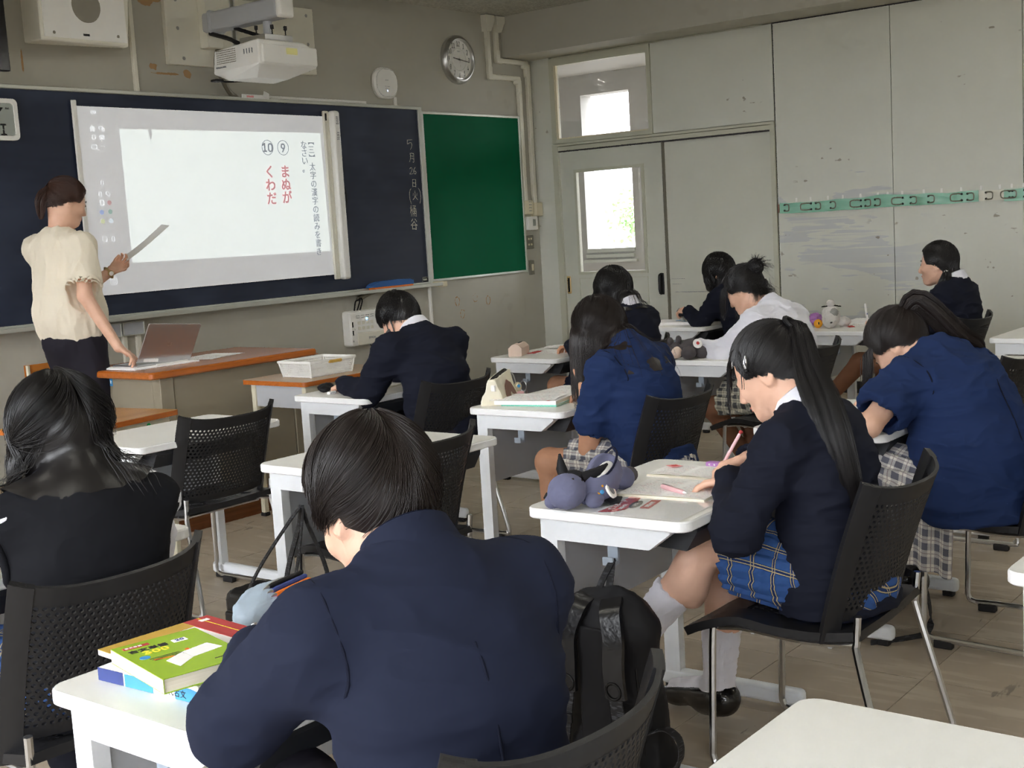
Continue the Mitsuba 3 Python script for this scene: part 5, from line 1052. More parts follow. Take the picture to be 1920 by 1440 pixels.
def hand(F, w, d, n, side, curl=(30, 40, 30), thumb=(35, 20), s=1.0, spread=4, curls=None):
    """w wrist, d direction of the fingers, n normal of the back of the hand; side +1: the thumb leaves towards d x n"""
    d = unit(d); n = unit(n - d * (np.asarray(n) @ d)); l = np.cross(d, n) * side     # l points to the thumb side
    for lat, kn, ln in FINGER:
        F.cone(w + l * (-lat * .5) * s, w + (d * kn - l * lat) * s, .0135 * s, .0115 * s, .008, (n, .8))
    F.cone(w, w + d * .03 * s, .021 * s, .02 * s, .014, (n, .75))
    for i, (lat, kn, ln) in enumerate(FINGER):
        p = w + (d * kn - l * lat) * s; ang = 0.0; fd = unit(d - l * math.tan(math.radians(spread)) * (lat / .03)); c = curls[i] if curls else curl; r = .0088
        for a, fr_ in zip(c, (.46, .30, .24)):
            ang += math.radians(a); v = fd * math.cos(ang) - n * math.sin(ang); q = p + v * ln * fr_ * 1.12 * s
            F.cone(p, q, r * s, (r - .0008) * s, .004); p = q; r -= .0008
    p = w + (d * .022 + l * .024 - n * .004) * s; a = math.radians(thumb[0]); b = math.radians(thumb[1])
    F.cone(w + d * .01 * s + l * .01 * s, p, .014 * s, .0125 * s, .008)
    v = unit(d * math.cos(a) + l * math.sin(a) - n * .25); q = p + v * .036 * s; F.cone(p, q, .0115 * s, .0098 * s, .006)
    v = unit(d * math.cos(a - b) + l * math.sin(a - b) - n * .35); F.cone(q, q + v * .028 * s, .0096 * s, .0078 * s, .004)
def bend(a, c, la, lb, hint):
    """middle joint between a and c for limb lengths la, lb, bent towards hint"""
    d = c - a; L = min(np.linalg.norm(d), (la + lb) * .999); e = unit(d); x = (L * L + la * la - lb * lb) / (2 * L); y = math.sqrt(max(la * la - x * x, 0))
    h_ = np.asarray(hint, float); h_ = unit(h_ - e * (h_ @ e)); return a + e * x + h_ * y
def sdf(F, p):
    """distance of points to the plain union of a field's primitives"""
    d = np.full(len(p), 9.0)
    for q in F.pr:
        if q[7]: continue
        if q[0] == 'c':
            ab = q[2] - q[1]; t = np.clip((p - q[1]) @ ab / max(ab @ ab, 1e-9), 0, 1); e = p - q[1] - t[:, None] * ab
            if q[6] is not None:
                u = unit(q[6][0]); e = e + u * ((e @ u) * (1 / q[6][1] - 1))[:, None]
            d = np.minimum(d, np.linalg.norm(e, axis=1) - (q[3] + t * (q[4] - q[3])))
        else:
            l = (p - q[1]) @ q[3]; k0 = np.linalg.norm(l / q[2], axis=1); k1 = np.linalg.norm(l / q[2] ** 2, axis=1); d = np.minimum(d, k0 * (k0 - 1) / np.maximum(k1, 1e-6))
    return d
def push_out(F, p, gap):
    for _ in range(2):
        d = sdf(F, p); m = d < gap
        if not m.any(): return p
        q = p[m]; e = 2e-3; g = np.stack([sdf(F, q + e * ax) - d[m] for ax in np.eye(3)], 1); g = nrm(g)
        p = p.copy(); p[m] = q + g * (gap - d[m])[:, None]
    return p
def strand_mesh(C, R, n=3, ref=None):
    """(N, M, 3) centre lines with radii (N, M) -> thin tubes"""
    N, M = C.shape[:2]; t = nrm(np.gradient(C, axis=1)); r = np.broadcast_to(ref if ref is not None else V(.3, .2, .9), C.shape)
    u = nrm(np.cross(t, r)); w = np.cross(t, u); a = np.arange(n) * 2 * np.pi / n
    v = C[:, :, None] + R[:, :, None, None] * (u[:, :, None] * np.cos(a)[:, None] + w[:, :, None] * np.sin(a)[:, None])
    i = np.arange(N * M * n).reshape(N, M, n); j = np.roll(i, -1, 2)
    f = np.stack([i[:, :-1], j[:, :-1], j[:, 1:], i[:, 1:]], -1).reshape(-1, 4)
    return trimesh.Trimesh(v.reshape(-1, 3), np.vstack([f[:, [0, 1, 2]], f[:, [0, 2, 3]]]), process=False)
def hairline(phi):
    """polar angle from the top of the head (degrees) at which the scalp ends; phi = degrees from the front"""
    return np.interp(np.abs(phi), [0, 35, 50, 62, 80, 95, 112, 140, 180], [57, 60, 76, 100, 101, 110, 126, 134, 137])
class Scalp:
    def __init__(s, h, size=1.0, grow=.008):
        s.h = h; s.c = hp(h, 0, -.010 * size, .020 * size); s.r = (V(.076, .096, .096) * size + grow); s.R = hR(h)
    def snap(s, p, off=0.0):
        l = (p - s.c) @ s.R; k = np.linalg.norm(l / s.r, axis=-1, keepdims=True); l = l / np.maximum(k, 1e-6); n = nrm(l / s.r ** 2)
        return s.c + (l + n * np.asarray(off)[..., None] if np.ndim(off) else s.c * 0 + l + n * off) @ s.R.T, n @ s.R.T
    def local(s, p): return (p - s.c) @ s.R
    def angles(s, p):
        l = nrm(s.local(p) / s.r); return np.degrees(np.arctan2(np.abs(l[..., 0]), l[..., 1])), np.degrees(np.arccos(np.clip(l[..., 2], -1, 1)))
def comb(sc, pole, az, length, lift, kappa=0.0, body=None, stop=False, start=6.0, step=0.010, gap=0.006, inward=0.0, leave=0.25):
    """hair paths: start near the pole on the scalp, run outward at azimuth az (0 = forward, positive to the right), hang free below"""
    N = len(az)
    g, h = V(0, 0, -1), sc.h
    pw = unit(sc.R @ V(*pole))
    p0, n0 = sc.snap(sc.c + pw * 0.1)
    e1 = unit(h[2] - pw * (h[2] @ pw))
    e2 = np.cross(e1, pw)
    t0 = e1[None] * np.cos(az)[:, None] + e2[None] * np.sin(az)[:, None]
    p, n = sc.snap(p0[None] + t0 * np.radians(start) * 0.1, lift)
    d = nrm(t0 - n * (t0 * n).sum(1, keepdims=True))
    path, hanging, done = [p], np.zeros(N, bool), np.zeros(N, bool)
    for k in range(int(np.max(length) / step) + 2):
        qs, n = sc.snap(p + nrm(d + kappa * g) * step, lift)
        hanging |= n @ g > leave
        down = nrm(d * 0.62 + g * 0.38 + inward * nrm((sc.c - p) * V(1, 1, 0)) * 0.38)
        q = np.where(hanging[:, None], p + down * step, qs)
        if body is not None and hanging.any():
            q[hanging] = push_out(body, q[hanging], gap + lift[hanging].mean() * 0.5)
        if stop:
            ph, th = sc.angles(q)
            done |= th > hairline(ph)
        q = np.where(done[:, None], p, q)
        move = q - p
        size = np.linalg.norm(move, axis=1)
        d = np.where((size > 1e-6)[:, None], nrm(move), d)
        path.append(q)
        p = q
    P_ = np.stack(path, 1)
    S = np.concatenate([np.zeros((N, 1)), np.cumsum(np.linalg.norm(np.diff(P_, axis=1), axis=2), 1)], 1)
    return P_, S
def resample(P_, S, L, m):
    N = len(P_); out = np.empty((N, m, 3)); L = np.minimum(np.broadcast_to(L, (N,)), S[:, -1])
    for i in range(N):
        s, k = np.unique(S[i], return_index=True); t = np.linspace(0, max(L[i], 1e-4), m)
        for a in range(3): out[i, :, a] = np.interp(t, s, P_[i, k, a])
    return out
def hair(t, h, style, color, size=1.0, n=1500, body=None, pole=(0, -.30, 1), lenfn=None, kappa=.04, stop=False, rad=.0009, seed=3, m=12, vol=.008, jitter=.10, inward=0.0, extra=None, key='hair', base_m=26, leave=.25, clump=.6, part_gap=6.0, grow=.008, gap=.006):
    """a base sheet and combed strands in one mesh. lenfn(az in degrees, 0 front) -> length"""
    rng = np.random.default_rng(seed); sc = Scalp(h, size, grow)
    na = 110; a0 = np.linspace(-np.pi, np.pi, na); L0 = lenfn(np.degrees(a0))
    Pb, Sb = comb(sc, pole, a0, L0, np.zeros(na), kappa, body, stop, part_gap, inward=inward, leave=leave, gap=gap * .6)
    B = resample(Pb, Sb, L0 * .97, base_m)
    ms = [grid_mesh(B)]
    a = rng.uniform(-np.pi, np.pi, n); q = np.degrees(a)
    off = vol * (.35 * rng.uniform(0, 1, n) ** 1.5 + .65 * meshkit.noise(np.stack([np.cos(a) * 11, np.sin(a) * 11, a * 0 + seed], -1)) * rng.uniform(.75, 1, n))
    L = lenfn(q) * (1 + rng.normal(0, jitter * .5, n)); L = np.maximum(L, .012)
    Ps, Ss = comb(sc, pole, a, L * 1.05, off, kappa, body, stop, part_gap * 1.0, inward=inward, leave=leave, gap=gap)
    C = resample(Ps, Ss, L if not stop else Ss[:, -1], m)
    # neighbouring strands gather into locks
    w = np.linspace(0, 1, m)[None, :, None]; ph = a[:, None] * 26
    side = nrm(np.cross(np.gradient(C, axis=1), C - sc.c)); C = C + side * (np.sin(ph * 1.0 + 3 * meshkit.noise(np.stack([a * 9, a * 0, a * 0 + seed], -1))[:, None])[:, :, None] * .004 * clump * w) + side * rng.normal(0, .0035, (n, 1, 1)) * w * clump
    R = rad * (np.ones((n, m)) * np.linspace(1, .55, m)[None]) * rng.uniform(.7, 1.3, (n, 1))
    ms.append(strand_mesh(C, R, 3, nrm(C - sc.c)))
    if extra: ms += extra(sc, rng)
    return put(key, cat(ms), color, t, smooth=True)
def tail(curve, radius, n, rng, rad=0.0010, m=16, fray=0.25, clumps=38):
    """a gathered bundle of hair along a curve, its strands drawn together into locks"""
    c = cr_(curve, 6); k = len(c)
    r = np.interp(np.linspace(0, 1, k), np.linspace(0, 1, len(radius)), radius)
    core = tube(c, r * 0.62, 12)
    t = nrm(np.gradient(c, axis=0)); u = np.zeros_like(c); u[0] = unit(np.cross(t[0], V(0.2, 0.3, 0.9)))
    for i in range(1, k): u[i] = unit(u[i - 1] - t[i] * (u[i - 1] @ t[i]))
    w = np.cross(t, u)
    i = np.linspace(0, k - 1, m)
    def at_(x): return np.stack([np.interp(i, np.arange(k), x[:, j]) for j in range(3)], 1)
    ci, ui, wi, ri = at_(c), at_(u), at_(w), np.interp(i, np.arange(k), r)
    s = np.linspace(0, 1, m)
    kc = rng.integers(0, clumps, n)
    th = (np.arange(clumps) * 2.399963 + rng.normal(0, 0.2, clumps))[kc] + rng.normal(0, 0.09, n)
    rho = rng.uniform(0.62, 1.05, clumps)[kc] + rng.normal(0, 0.05, n)
    turn = rng.normal(0, 0.30, clumps)[kc]
    ang = th[:, None] + turn[:, None] * s[None]
    rr = (rho[:, None] + fray * s[None] ** 2 * rng.normal(0, 0.45, clumps)[kc][:, None]) * ri[None]
    C = ci[None] + rr[..., None] * (ui[None] * np.cos(ang)[..., None] + wi[None] * np.sin(ang)[..., None])
    ends = 1 - np.abs(rng.normal(0, 0.06, clumps))[kc][:, None] - np.abs(rng.normal(0, 0.03, (n, 1)))
    pos = s[None] * ends * (m - 1); lo = np.floor(pos).astype(int).clip(0, m - 2); f = (pos - lo)[..., None]
    C = np.take_along_axis(C, lo[..., None], 1) * (1 - f) + np.take_along_axis(C, lo[..., None] + 1, 1) * f
    R = rad * np.linspace(1.1, 0.5, m)[None] * rng.uniform(0.6, 1.3, (n, 1))
    return [core, strand_mesh(C, R, 3, nrm(C - ci[None] + 1e-4))]

class Body:
    """joints of one figure, all in world metres; builds skin and garments"""
    def __init__(s, name, label, res=.008):
        s.t = thing('person', label, 'person'); s.res = res; s.J = {}; s.h = None; s.size = 1.0; s.parts = 1
    def seat(s, x, y, hip, chest, neck, head, yaw=0, hyaw=0, pitch=30, roll=0, sw=.155, lean=0.0):
        """hip, chest, neck, head: (y, z) in the plane of the body; yaw turns the whole trunk about the hip"""
        a = math.radians(yaw); c, sn = math.cos(a), math.sin(a)
        dh = head[0] - hip[0]
        def W(dx, dy, z): return V(x + c * dx - sn * (dy - dh), head[0] + sn * dx + c * (dy - dh), z)
        J = s.J; s.W = W; s.x = x; s.right = V(c, sn, 0); s.fwd = V(-sn, c, 0)
        J['hip'] = W(0, 0, hip[1]); J['chest'] = W(lean * .6, chest[0] - hip[0], chest[1]); J['neck'] = W(lean, neck[0] - hip[0], neck[1])
        J['waist'] = J['hip'] * .55 + J['chest'] * .45 + V(0, 0, 0); up = unit(J['neck'] - J['chest'])
        sh = J['neck'] - up * .065 + s.fwd * .004
        J['shL'], J['shR'] = sh - s.right * sw, sh + s.right * sw
        J['hipL'], J['hipR'] = J['hip'] - s.right * .085, J['hip'] + s.right * .085
        s.h = head_frame(W(lean, head[0] - hip[0], head[1] - .014), yaw + hyaw, pitch, roll); s.back = nrm(np.cross(s.right, J['neck'] - J['hip'])); return s
    def arm(s, sd, wrist, hint, ua=.27, fa=.235):
        sh = s.J['sh' + sd]; w = V(*wrist); s.J['wr' + sd] = w
        if np.linalg.norm(w - sh) > .99 * (ua + fa): ua = fa = np.linalg.norm(w - sh) * .506
        s.J['el' + sd] = bend(sh, w, ua, fa, hint); return s
    def elbow(s, sd, el, wrist): s.J['el' + sd], s.J['wr' + sd] = V(*el), V(*wrist); return s
    def leg(s, sd, knee, ankle, toe): s.J['kn' + sd], s.J['an' + sd], s.J['to' + sd] = V(*knee), V(*ankle), V(*toe); return s
    def torso(s, F, g=0.0, girth=1.0):
        J = s.J; n = s.back; k = .022
        lo = J['hip'] + unit(J['waist'] - J['hip']) * .055
        F.cone(lo, J['waist'], .150 * girth + g, .126 * girth + g, k, (n, .70))
        F.cone(J['waist'], J['chest'], .126 * girth + g, .140 * girth + g, k, (n, .70))
        sh = (J['shL'] + J['shR']) / 2; u = unit(J['neck'] - J['chest'])
        F.cone(J['chest'], sh - u * .045, .140 * girth + g, .118 * girth + g, k, (n, .70))
        R = np.stack([s.right, n, np.cross(s.right, n)], 1)
        F.ell(sh - u * .055, V(.155 * girth, .080, .085) + g, R, .04)
        for q in 'LR': F.cone(sh + u * .012 + (J['sh' + q] - sh) * .12, J['sh' + q] - u * .006, .052 + g * .8, .040 + g * .8, .05)
        F.cone(sh, J['neck'] - u * .01, .066 + g * .8, .050 + g * .6, .05)
    def bust(s, F, g=0.0, r=.055):
        u = unit(s.J['neck'] - s.J['chest'])
        for q in (-1, 1): F.ell(s.J['chest'] + u * .03 - s.back * .0 + s.right * q * .062 + unit(np.cross(u, s.right)) * .075, V(r, r, r) + g * .5, None, .05)
    def skin(s, mat_='skin', legs='LR', arms='LR', hands=(), h=None, face=True, thigh=(.078, .056), calf=(.052, .036), hh=.0035):
        J = s.J; F = Field(); s.torso(F, -.012); head_field(F, s.h, J['neck'] - unit(J['neck'] - J['chest']) * .03, s.size)
        for q in arms:
            F.cone(J['sh' + q], J['el' + q], .043, .037, .02); F.cone(J['el' + q], J['wr' + q], .038, .0255, .015)
        for q in legs:
            F.cone(J['hip' + q], J['kn' + q], *thigh, .03); F.cone(J['kn' + q], J['an' + q], *calf, .02)
            a, b = J['kn' + q], J['an' + q]; d = unit(b - a); bk = unit(np.cross(np.cross(d, J['to' + q] - b), d)) * -1
            F.ell(a + d * .12 + bk * .016, V(.046, .046, .085) if abs(d[2]) > .7 else V(.047, .047, .047), None, .03)
            F.ell(a + V(0, 0, .0) - bk * .008, V(.05, .05, .05), None, .02)
            F.cone(b, J['to' + q], .034, .024, .02); F.ell(b + bk * .03 + d * .02, V(.03, .03, .03), None, .02)
        m = [F.mesh(h or s.res)]
        for q in hands:
            G_ = Field(); el, w = J['el' + q[0]], J['wr' + q[0]]; G_.cone(el * .35 + w * .65, w, .0285, .0255, .01); hand(G_, w, *q[1:3], **q[3]); m.append(G_.mesh(hh, smooth=1))
        key = put('body', cat(m), mat_, s.t, smooth=True)
        if face: face_parts(s.t, s.h, s.size)
        return s
    def top(s, key, m, g=.014, sleeve='long', girth=1.0, fold=(.010, (9, 9, 22)), low=.06, sl=(.052, .046, .042), bust=0, short=.62, h=None, collar=None, cuts=(), sleeves='LR', loose=0.0, label=None, hem=None, seated=True):
        J = s.J; F = Field(); s.torso(F, g, girth)
        if bust: s.bust(F, g, bust)
        dn = unit(J['hip'] - J['waist']); hb = J['hip'] + dn * low
        F.cone(J['waist'], hb, .130 * girth + g + loose, .152 * girth + g + loose, .022, (s.back, .74))
        cuts = list(cuts) + [(hb, dn)] + ([(V(0, 0, .424), V(0, 0, -1))] if seated else [])
        for q in sleeves:
            a, e, w = J['sh' + q], J['el' + q], J['wr' + q]
            if sleeve == 'long':
                F.cone(a - unit(a - e) * .012, e, sl[0], sl[1], .05); F.cone(e, w, sl[1], sl[2] * .86, .025)
                F.cone(w, w + unit(w - e) * .05, .028, .028, .004, None, True)
            elif sleeve == 'short':
                b = a + (e - a) * short; F.cone(a, b + unit(e - a) * .03, sl[0], sl[1] * 1.12, .04); F.cone(b + unit(e - a) * .055, b + unit(e - a) * .16, .062, .075, .004, None, True)
            elif sleeve == 'none':
                F.cone(a + (e - a) * .30, a + (e - a) * .95, .074, .08, .006, None, True)
        F.cone(J['neck'] + unit(J['neck'] - J['chest']) * .012, J['neck'] + unit(J['neck'] - J['chest']) * .09 + unit(np.cross(s.right, J['neck'] - J['chest'])) * -.01, .062, .075, .006, None, True)
        mm = F.mesh(h or s.res, cuts, 3)
        if fold: mm = folds(mm, fold[0], fold[1], s.parts)
        s.mesh = mm
        s.parts += 1; C = Field(); C.pr = [q for q in F.pr if not q[7]]; hh = s.h; C.cone(hp(hh, 0, -.028, -.05), J['neck'], .056, .062); C.ell(hp(hh, 0, -.010 * s.size, .022 * s.size), V(.078, .096, .096) * s.size, hR(hh)); C.ell(hp(hh, 0, .022, -.030), V(.066, .074, .084), hR(hh)); s.F = C
        put(key, mm, m, s.t, smooth=True, label=label); return s
    def seam(s, pts, m='blazer_seam', r=.0022, key='seam', close=False, lift=.0):
        """a sewn line or ribbed band lying on the last garment, along the surface points nearest to pts"""
        from scipy.spatial import cKDTree
        v, n = s.mesh.vertices, normals(s.mesh); k = cKDTree(v).query(np.asarray(pts, float), 6)[1]
        p = v[k].mean(1) + nrm(n[k].mean(1)) * lift
        for _ in range(3): p[1:-1] = .5 * p[1:-1] + .25 * (p[:-2] + p[2:])
        if close: p = np.vstack([p, p[:1]])
        put(key, tube(p, r, 6, cap=not close), m, s.t, smooth=True); return s
    def armhole(s, q, f=.08, r=.10, n=40):
        a, e = s.J['sh' + q], s.J['el' + q]; d = unit(s.J['sh' + q] - (s.J['shL'] + s.J['shR']) / 2) * .75 + unit(e - a) * .25; d = unit(d)
        u = unit(np.cross(d, (0, 0, 1))); w = np.cross(d, u); o = a + unit(e - a) * f * .3 - d * .03
        return [o + (u * math.cos(t_) + w * math.sin(t_)) * r for t_ in np.linspace(0, 2 * np.pi, n)[:-1]]
    def collar(s, m, h=.035, r=.060, key='collar', open_=True, tilt=.010, down=0.0):
        """turned-down shirt collar around the neck"""
        J = s.J; u = unit(J['neck'] - J['chest']); f = unit(np.cross(u, s.right)); c = J['neck'] + u * (.008 + down)
        a = np.linspace(math.radians(65), math.radians(395), 40) if open_ else np.linspace(0, 2 * math.pi, 40)
        def ring(rr, z, dy=0): return c + np.stack([s.right * rr * math.cos(q) + f * (rr * .95 * math.sin(q) + dy) + u * (z - .016 * math.sin(q)) for q in a])
        P_ = np.stack([ring(r - .006, -.02), ring(r - .008, h * .6), ring(r - .004, h), ring(r + .004, h * .92), ring(r + .014, h * .3), ring(r + .024, -.012)], 0)
        put(key, grid_mesh(P_), m, s.t, smooth=True); return s
    def skirt(s, m, length=.30, g=.030, pleat=.007, npl=22, key='skirt', hemflare=.02, h=None, spread=0.0, back=.07, drop=0.0, uvs=1.0):
        """pleated skirt lying over both thighs of a seated figure"""
        J = s.J; F = Field(); ends = []
        F.cone(J['hip'] + V(0, 0, .10), J['hip'] + V(0, 0, .03), .125 + g * .3, .142 + g * .4, .02, (s.back, .75))
        for q in 'LR':
            d = unit(J['kn' + q] - J['hip' + q]); e = J['hip' + q] + d * (length + .03); ends.append(e)
            F.cone(J['hip' + q], e, .078 + g * .5, .066 + g * .6 + hemflare, .02)
        for t_ in (.4, .8, 1.0):
            pl, pr = J['hipL'] + (ends[0] - J['hipL']) * t_, J['hipR'] + (ends[1] - J['hipR']) * t_; F.cone(pl - V(0, 0, drop), pr - V(0, 0, drop), .062 + g * .5, .062 + g * .5, .02)
        F.ell(J['hip'] - s.fwd * .02 - V(0, 0, .015), V(.155, .118, .075) + g * .3, None, .02)
        ax = unit((J['knL'] + J['knR']) / 2 - J['hip']); o = J['hip'] + ax * length; mm = F.mesh(h or s.res, [(o, ax), (V(0, 0, .419), V(0, 0, -1))], 3)
        v = mm.vertices; rel = v - J['hip']; al = rel @ ax; up = unit(V(0, 0, 1) - ax * ax[2]); rt_ = np.cross(ax, up); lx, lz = rel @ rt_, rel @ up
        ang = np.arctan2(lx * .55, lz); rr = np.hypot(lx * .6, lz); fade = np.clip((al + .02) / .2, 0, 1)
        saw = ((ang / (2 * np.pi) * npl) % 1.0); dsp = (saw - .5) * pleat * 2 * fade; v2 = v + normals(mm) * dsp[:, None]
        mm2 = folds(trimesh.Trimesh(v2, mm.faces, process=False), .006, (14, 14, 14), 5)
        uv = np.stack([lx - np.tanh(lx / .05) * lz * .8, al - (1 - np.clip((al + .06) / .16, 0, 1)) * lz * .9], 1) * uvs
        put(key, mm2, m, s.t, smooth=True, uv=uv); return s
    def sock(s, q, m, frac=.45, g=.004, key='sock', foot=True, rk=None):
        J = s.J; a, b, c = J['kn' + q], J['an' + q], J['to' + q]; F = Field(); d = unit(b - a); st = a + (b - a) * (1 - frac); bk = unit(np.cross(np.cross(d, c - b), d)) * -1
        k = 1 - frac; r0 = .052 + (.036 - .052) * k + g + (.006 if frac > .5 else .002)
        F.cone(st, b, rk or r0, .037 + g, .015)
        if frac > .6: F.ell(a + d * .12 + bk * .016, V(.047, .047, .085) + g, None, .03)
        F.cone(b, c, .036 + g, .027 + g, .02); F.ell(b + bk * .03 + d * .02, V(.031, .031, .031) + g, None, .02)
        mm = F.mesh(min(s.res, .007), [(st, -d)]); put(key, folds(mm, .004, (30, 30, 60), 2), m, s.t, smooth=True); return s
    def shoe(s, q, m='loafer', key='shoe'):
        J = s.J; b, c = J['an' + q], J['to' + q]; f = unit((c - b) * V(1, 1, 1)); d = unit(b - J['kn' + q]); F = Field(); shoe_field(F, b, c, J['kn' + q])
        put(key, F.mesh(.006, [(b - d * .012, -d + f * .35)]), m, s.t, smooth=True); return s
def shoe_field(F, b, c, k):
    d = unit(b - k); f = unit(c - b); heel = b + d * .030 - f * .028
    F.cone(heel, heel + f * .08, .044, .042, .02); F.cone(b + d * .02, c, .046, .041, .03, None); F.ell(c, V(.047, .047, .038), None, .03)

# ---------------------------------------------------------------- the teacher
def std(base, f_front, f_side, back_len, extra=0): return None
def table(*kv):
    """length of hair by azimuth in degrees (0 front, 180 back), symmetric"""
    a = [k for k, _ in kv]; l = [v for _, v in kv]
    return lambda q: np.interp(np.abs(np.asarray(q, float)), a, l)
b = Body('person', 'woman in cream blouse and dark trousers standing with a paper in hand', .009)
b.size = 1.02; b.seat(3.79, 5.90, (5.90, .985), (5.90, 1.33), (5.90, 1.515), (5.90, 1.66), sw=.16)
b.x = 3.79
def T_(yaw):
    a = math.radians(yaw); return V(math.cos(a), math.sin(a), 0), V(-math.sin(a), math.cos(a), 0)
b.right, b.fwd = T_(-80)
J = b.J; J['hip'] = V(3.80, 5.92, .985); J['chest'] = V(3.775, 5.91, 1.33); J['neck'] = V(3.765, 5.90, 1.515); J['waist'] = V(3.79, 5.915, 1.14)
sh = V(3.755, 5.90, 1.455); J['shL'], J['shR'] = sh - b.right * .165, sh + b.right * .165; J['hipL'], J['hipR'] = J['hip'] - b.right * .085, J['hip'] + b.right * .085
b.back = nrm(np.cross(b.right, J['neck'] - J['hip'])); b.h = head_frame((3.818, 5.89, 1.685), -100, 20)
b.elbow('R', (3.745, 5.70, 1.20), (3.845, 5.60, .925)); b.elbow('L', (3.92, 6.09, 1.17), (4.145, 6.02, 1.315))
b.leg('L', (3.84, 6.0, .56), (3.80, 6.02, .19), (3.98, 6.02, .14)); b.leg('R', (3.85, 5.84, .56), (3.82, 5.85, .19), (4.0, 5.83, .14))
b.skin(hands=[('R', (.75, -.25, -.55), (.3, -.35, .88), 1 if False else dict(side=1, curl=(22, 28, 18), curls=[(8, 6, 6), (24, 30, 20), (28, 34, 20), (32, 38, 20)])), ('L', (.85, .1, .35), (-.25, .9, -.2), dict(side=1, curl=(55, 50, 30), thumb=(25, 15)))] if False else [('R', (.75, -.25, -.55), (.3, -.35, .88), dict(side=-1, curl=(22, 28, 18), curls=[(8, 6, 6), (24, 30, 20), (28, 34, 20), (32, 38, 20)])), ('L', (.88, -.05, .32), (-.2, .55, -.6), dict(side=1, curl=(50, 45, 25), thumb=(28, 10)))])
# trousers
F = Field(); F.cone(J['hip'] + V(0, 0, .05), J['hip'] - V(0, 0, .05), .145, .160, .02, (b.back, .80)); F.ell(J['hip'] - b.fwd * .05 - V(0, 0, .03), V(.115, .125, .10), None, .03)
for q in 'LR':
    F.chain([J['hip' + q] - V(0, 0, .03), J['kn' + q], J['an' + q] - V(0, 0, .03)], [.098, .082, .078], .03)
put('trousers', folds(F.mesh(.010), .010, (10, 10, 4), 3), 'trousers_dark', b.t, smooth=True)
for q in 'LR': b.shoe(q)
# loose blouse gathered at the waist, flutter sleeves
F = Field(); b.torso(F, .020); b.bust(F, .015, .055)
F.cone(J['waist'] + V(0, 0, .08), J['hip'] + V(-.01, 0, .12), .165, .185, .06, (b.back, .98)); F.cone(J['hip'] + V(0, 0, .12), J['hip'] + V(0, 0, .075), .182, .172, .02, (b.back, .95))
for q in 'LR':
    e = unit(J['el' + q] - J['sh' + q]); F.cone(J['sh' + q], J['sh' + q] + e * .21, .060, .092, .04); F.cone(J['sh' + q] + e * .225, J['sh' + q] + e * .27, .090, .085, .004, None, True)
F.cone(J['neck'] + V(.012, 0, .012), J['neck'] + V(.03, 0, .10), .062, .085, .006, None, True)
b.F = F; put('blouse', folds(F.mesh(.008), .013, (16, 16, 4), 9), 'blouse_cream', b.t, smooth=True)
w = J['wrL'] - unit(J['wrL'] - J['elL']) * .028; ax = unit(J['wrL'] - J['elL']); u1 = unit(np.cross(ax, (0, 0, 1))); u2 = np.cross(u1, ax)
wk = thing('wristwatch', 'gold wristwatch on the wrist of the woman at the teacher desk', 'watch')
put('band', tube([w + (u1 * math.cos(a) + u2 * math.sin(a)) * .0315 for a in np.linspace(0, 2 * np.pi, 25)[:-1]], 0, True, flat=(.014, .004), side=ax) if False else tube([w + (u1 * math.cos(a) + u2 * math.sin(a)) * .0325 for a in np.linspace(0, 2 * np.pi, 25)[:-1]], .0058, 6, True), 'gold', wk, smooth=40)
nn = unit(u1 * .75 - u2 * .1 + V(0, -1, 0) * .6); nn = unit(nn - ax * (nn @ ax)); fr0 = frame(w + nn * .030, ax, np.cross(nn, ax), nn)
put('case', xf(lathe([(0, 0), (.016, 0), (.017, .004), (.014, .008), (0, .008)], 24), fr0), 'gold', wk, smooth=30); put('dial', xf(lathe([(0, .0082), (.0125, .0082), (.0125, .008)], 24), fr0), 'white_print', wk)
def tk(sc, rng):
    h = sc.h; return tail([hp(h, 0, -.085, .03), hp(h, 0, -.118, .0), hp(h, .0, -.125, -.05), hp(h, 0, -.105, -.13)], [.022, .030, .030, .012], 500, rng)
hair(b.t, b.h, '', 'hair_brown', 1.02, 1500, b.F, (0, -.85, .25), lambda q: np.full(np.shape(q), .34), 0.0, True, seed=2, extra=tk)

# ---------------------------------------------------------------- seated students
# girl with the ponytail, right of the middle
b = Body('person', 'girl with a long black ponytail, navy sweater and blue plaid skirt, legs crossed', .0065)
b.size = 1.0; b.seat(2.92, 1.285, (1.30, .505), (1.315, .765), (1.385, .925), (1.47, 1.035), yaw=-4, hyaw=10, pitch=28, sw=.150)
b.elbow('L', (2.655, 1.445, .655), (2.845, 1.555, .745)); b.arm('R', (3.00, 1.585, .765), (.8, -.1, -.6))
b.leg('L', (2.83, 1.60, .585), (2.77, 1.835, .285), (2.76, 2.00, .225)); b.leg('R', (2.99, 1.665, .475), (2.985, 1.695, .112), (3.06, 1.875, .055))
b.skin(hands=[('L', (.02, .92, -.22), (.12, .2, .95), dict(side=1, curl=(18, 24, 14), spread=8)), ('R', (-.42, .75, -.30), (.45, .35, .80), dict(side=-1, curl=(48, 52, 25), thumb=(24, 8), curls=[(30, 36, 18), (44, 48, 22), (56, 55, 25), (60, 58, 25)]))])
b.top('sweater', 'sweater_navy', .014, girth=.94, fold=(.012, (9, 9, 20)), low=.070, sl=(.056, .054, .046), bust=.045, loose=.030)
b.collar('shirt_white', .036, .060)
b.skirt('plaid_blue', .235, .028, .007, 20, hemflare=.03, drop=.01)
for q in 'LR': b.sock(q, 'sock_white', .52)
b.shoe('R'); b.shoe('L')
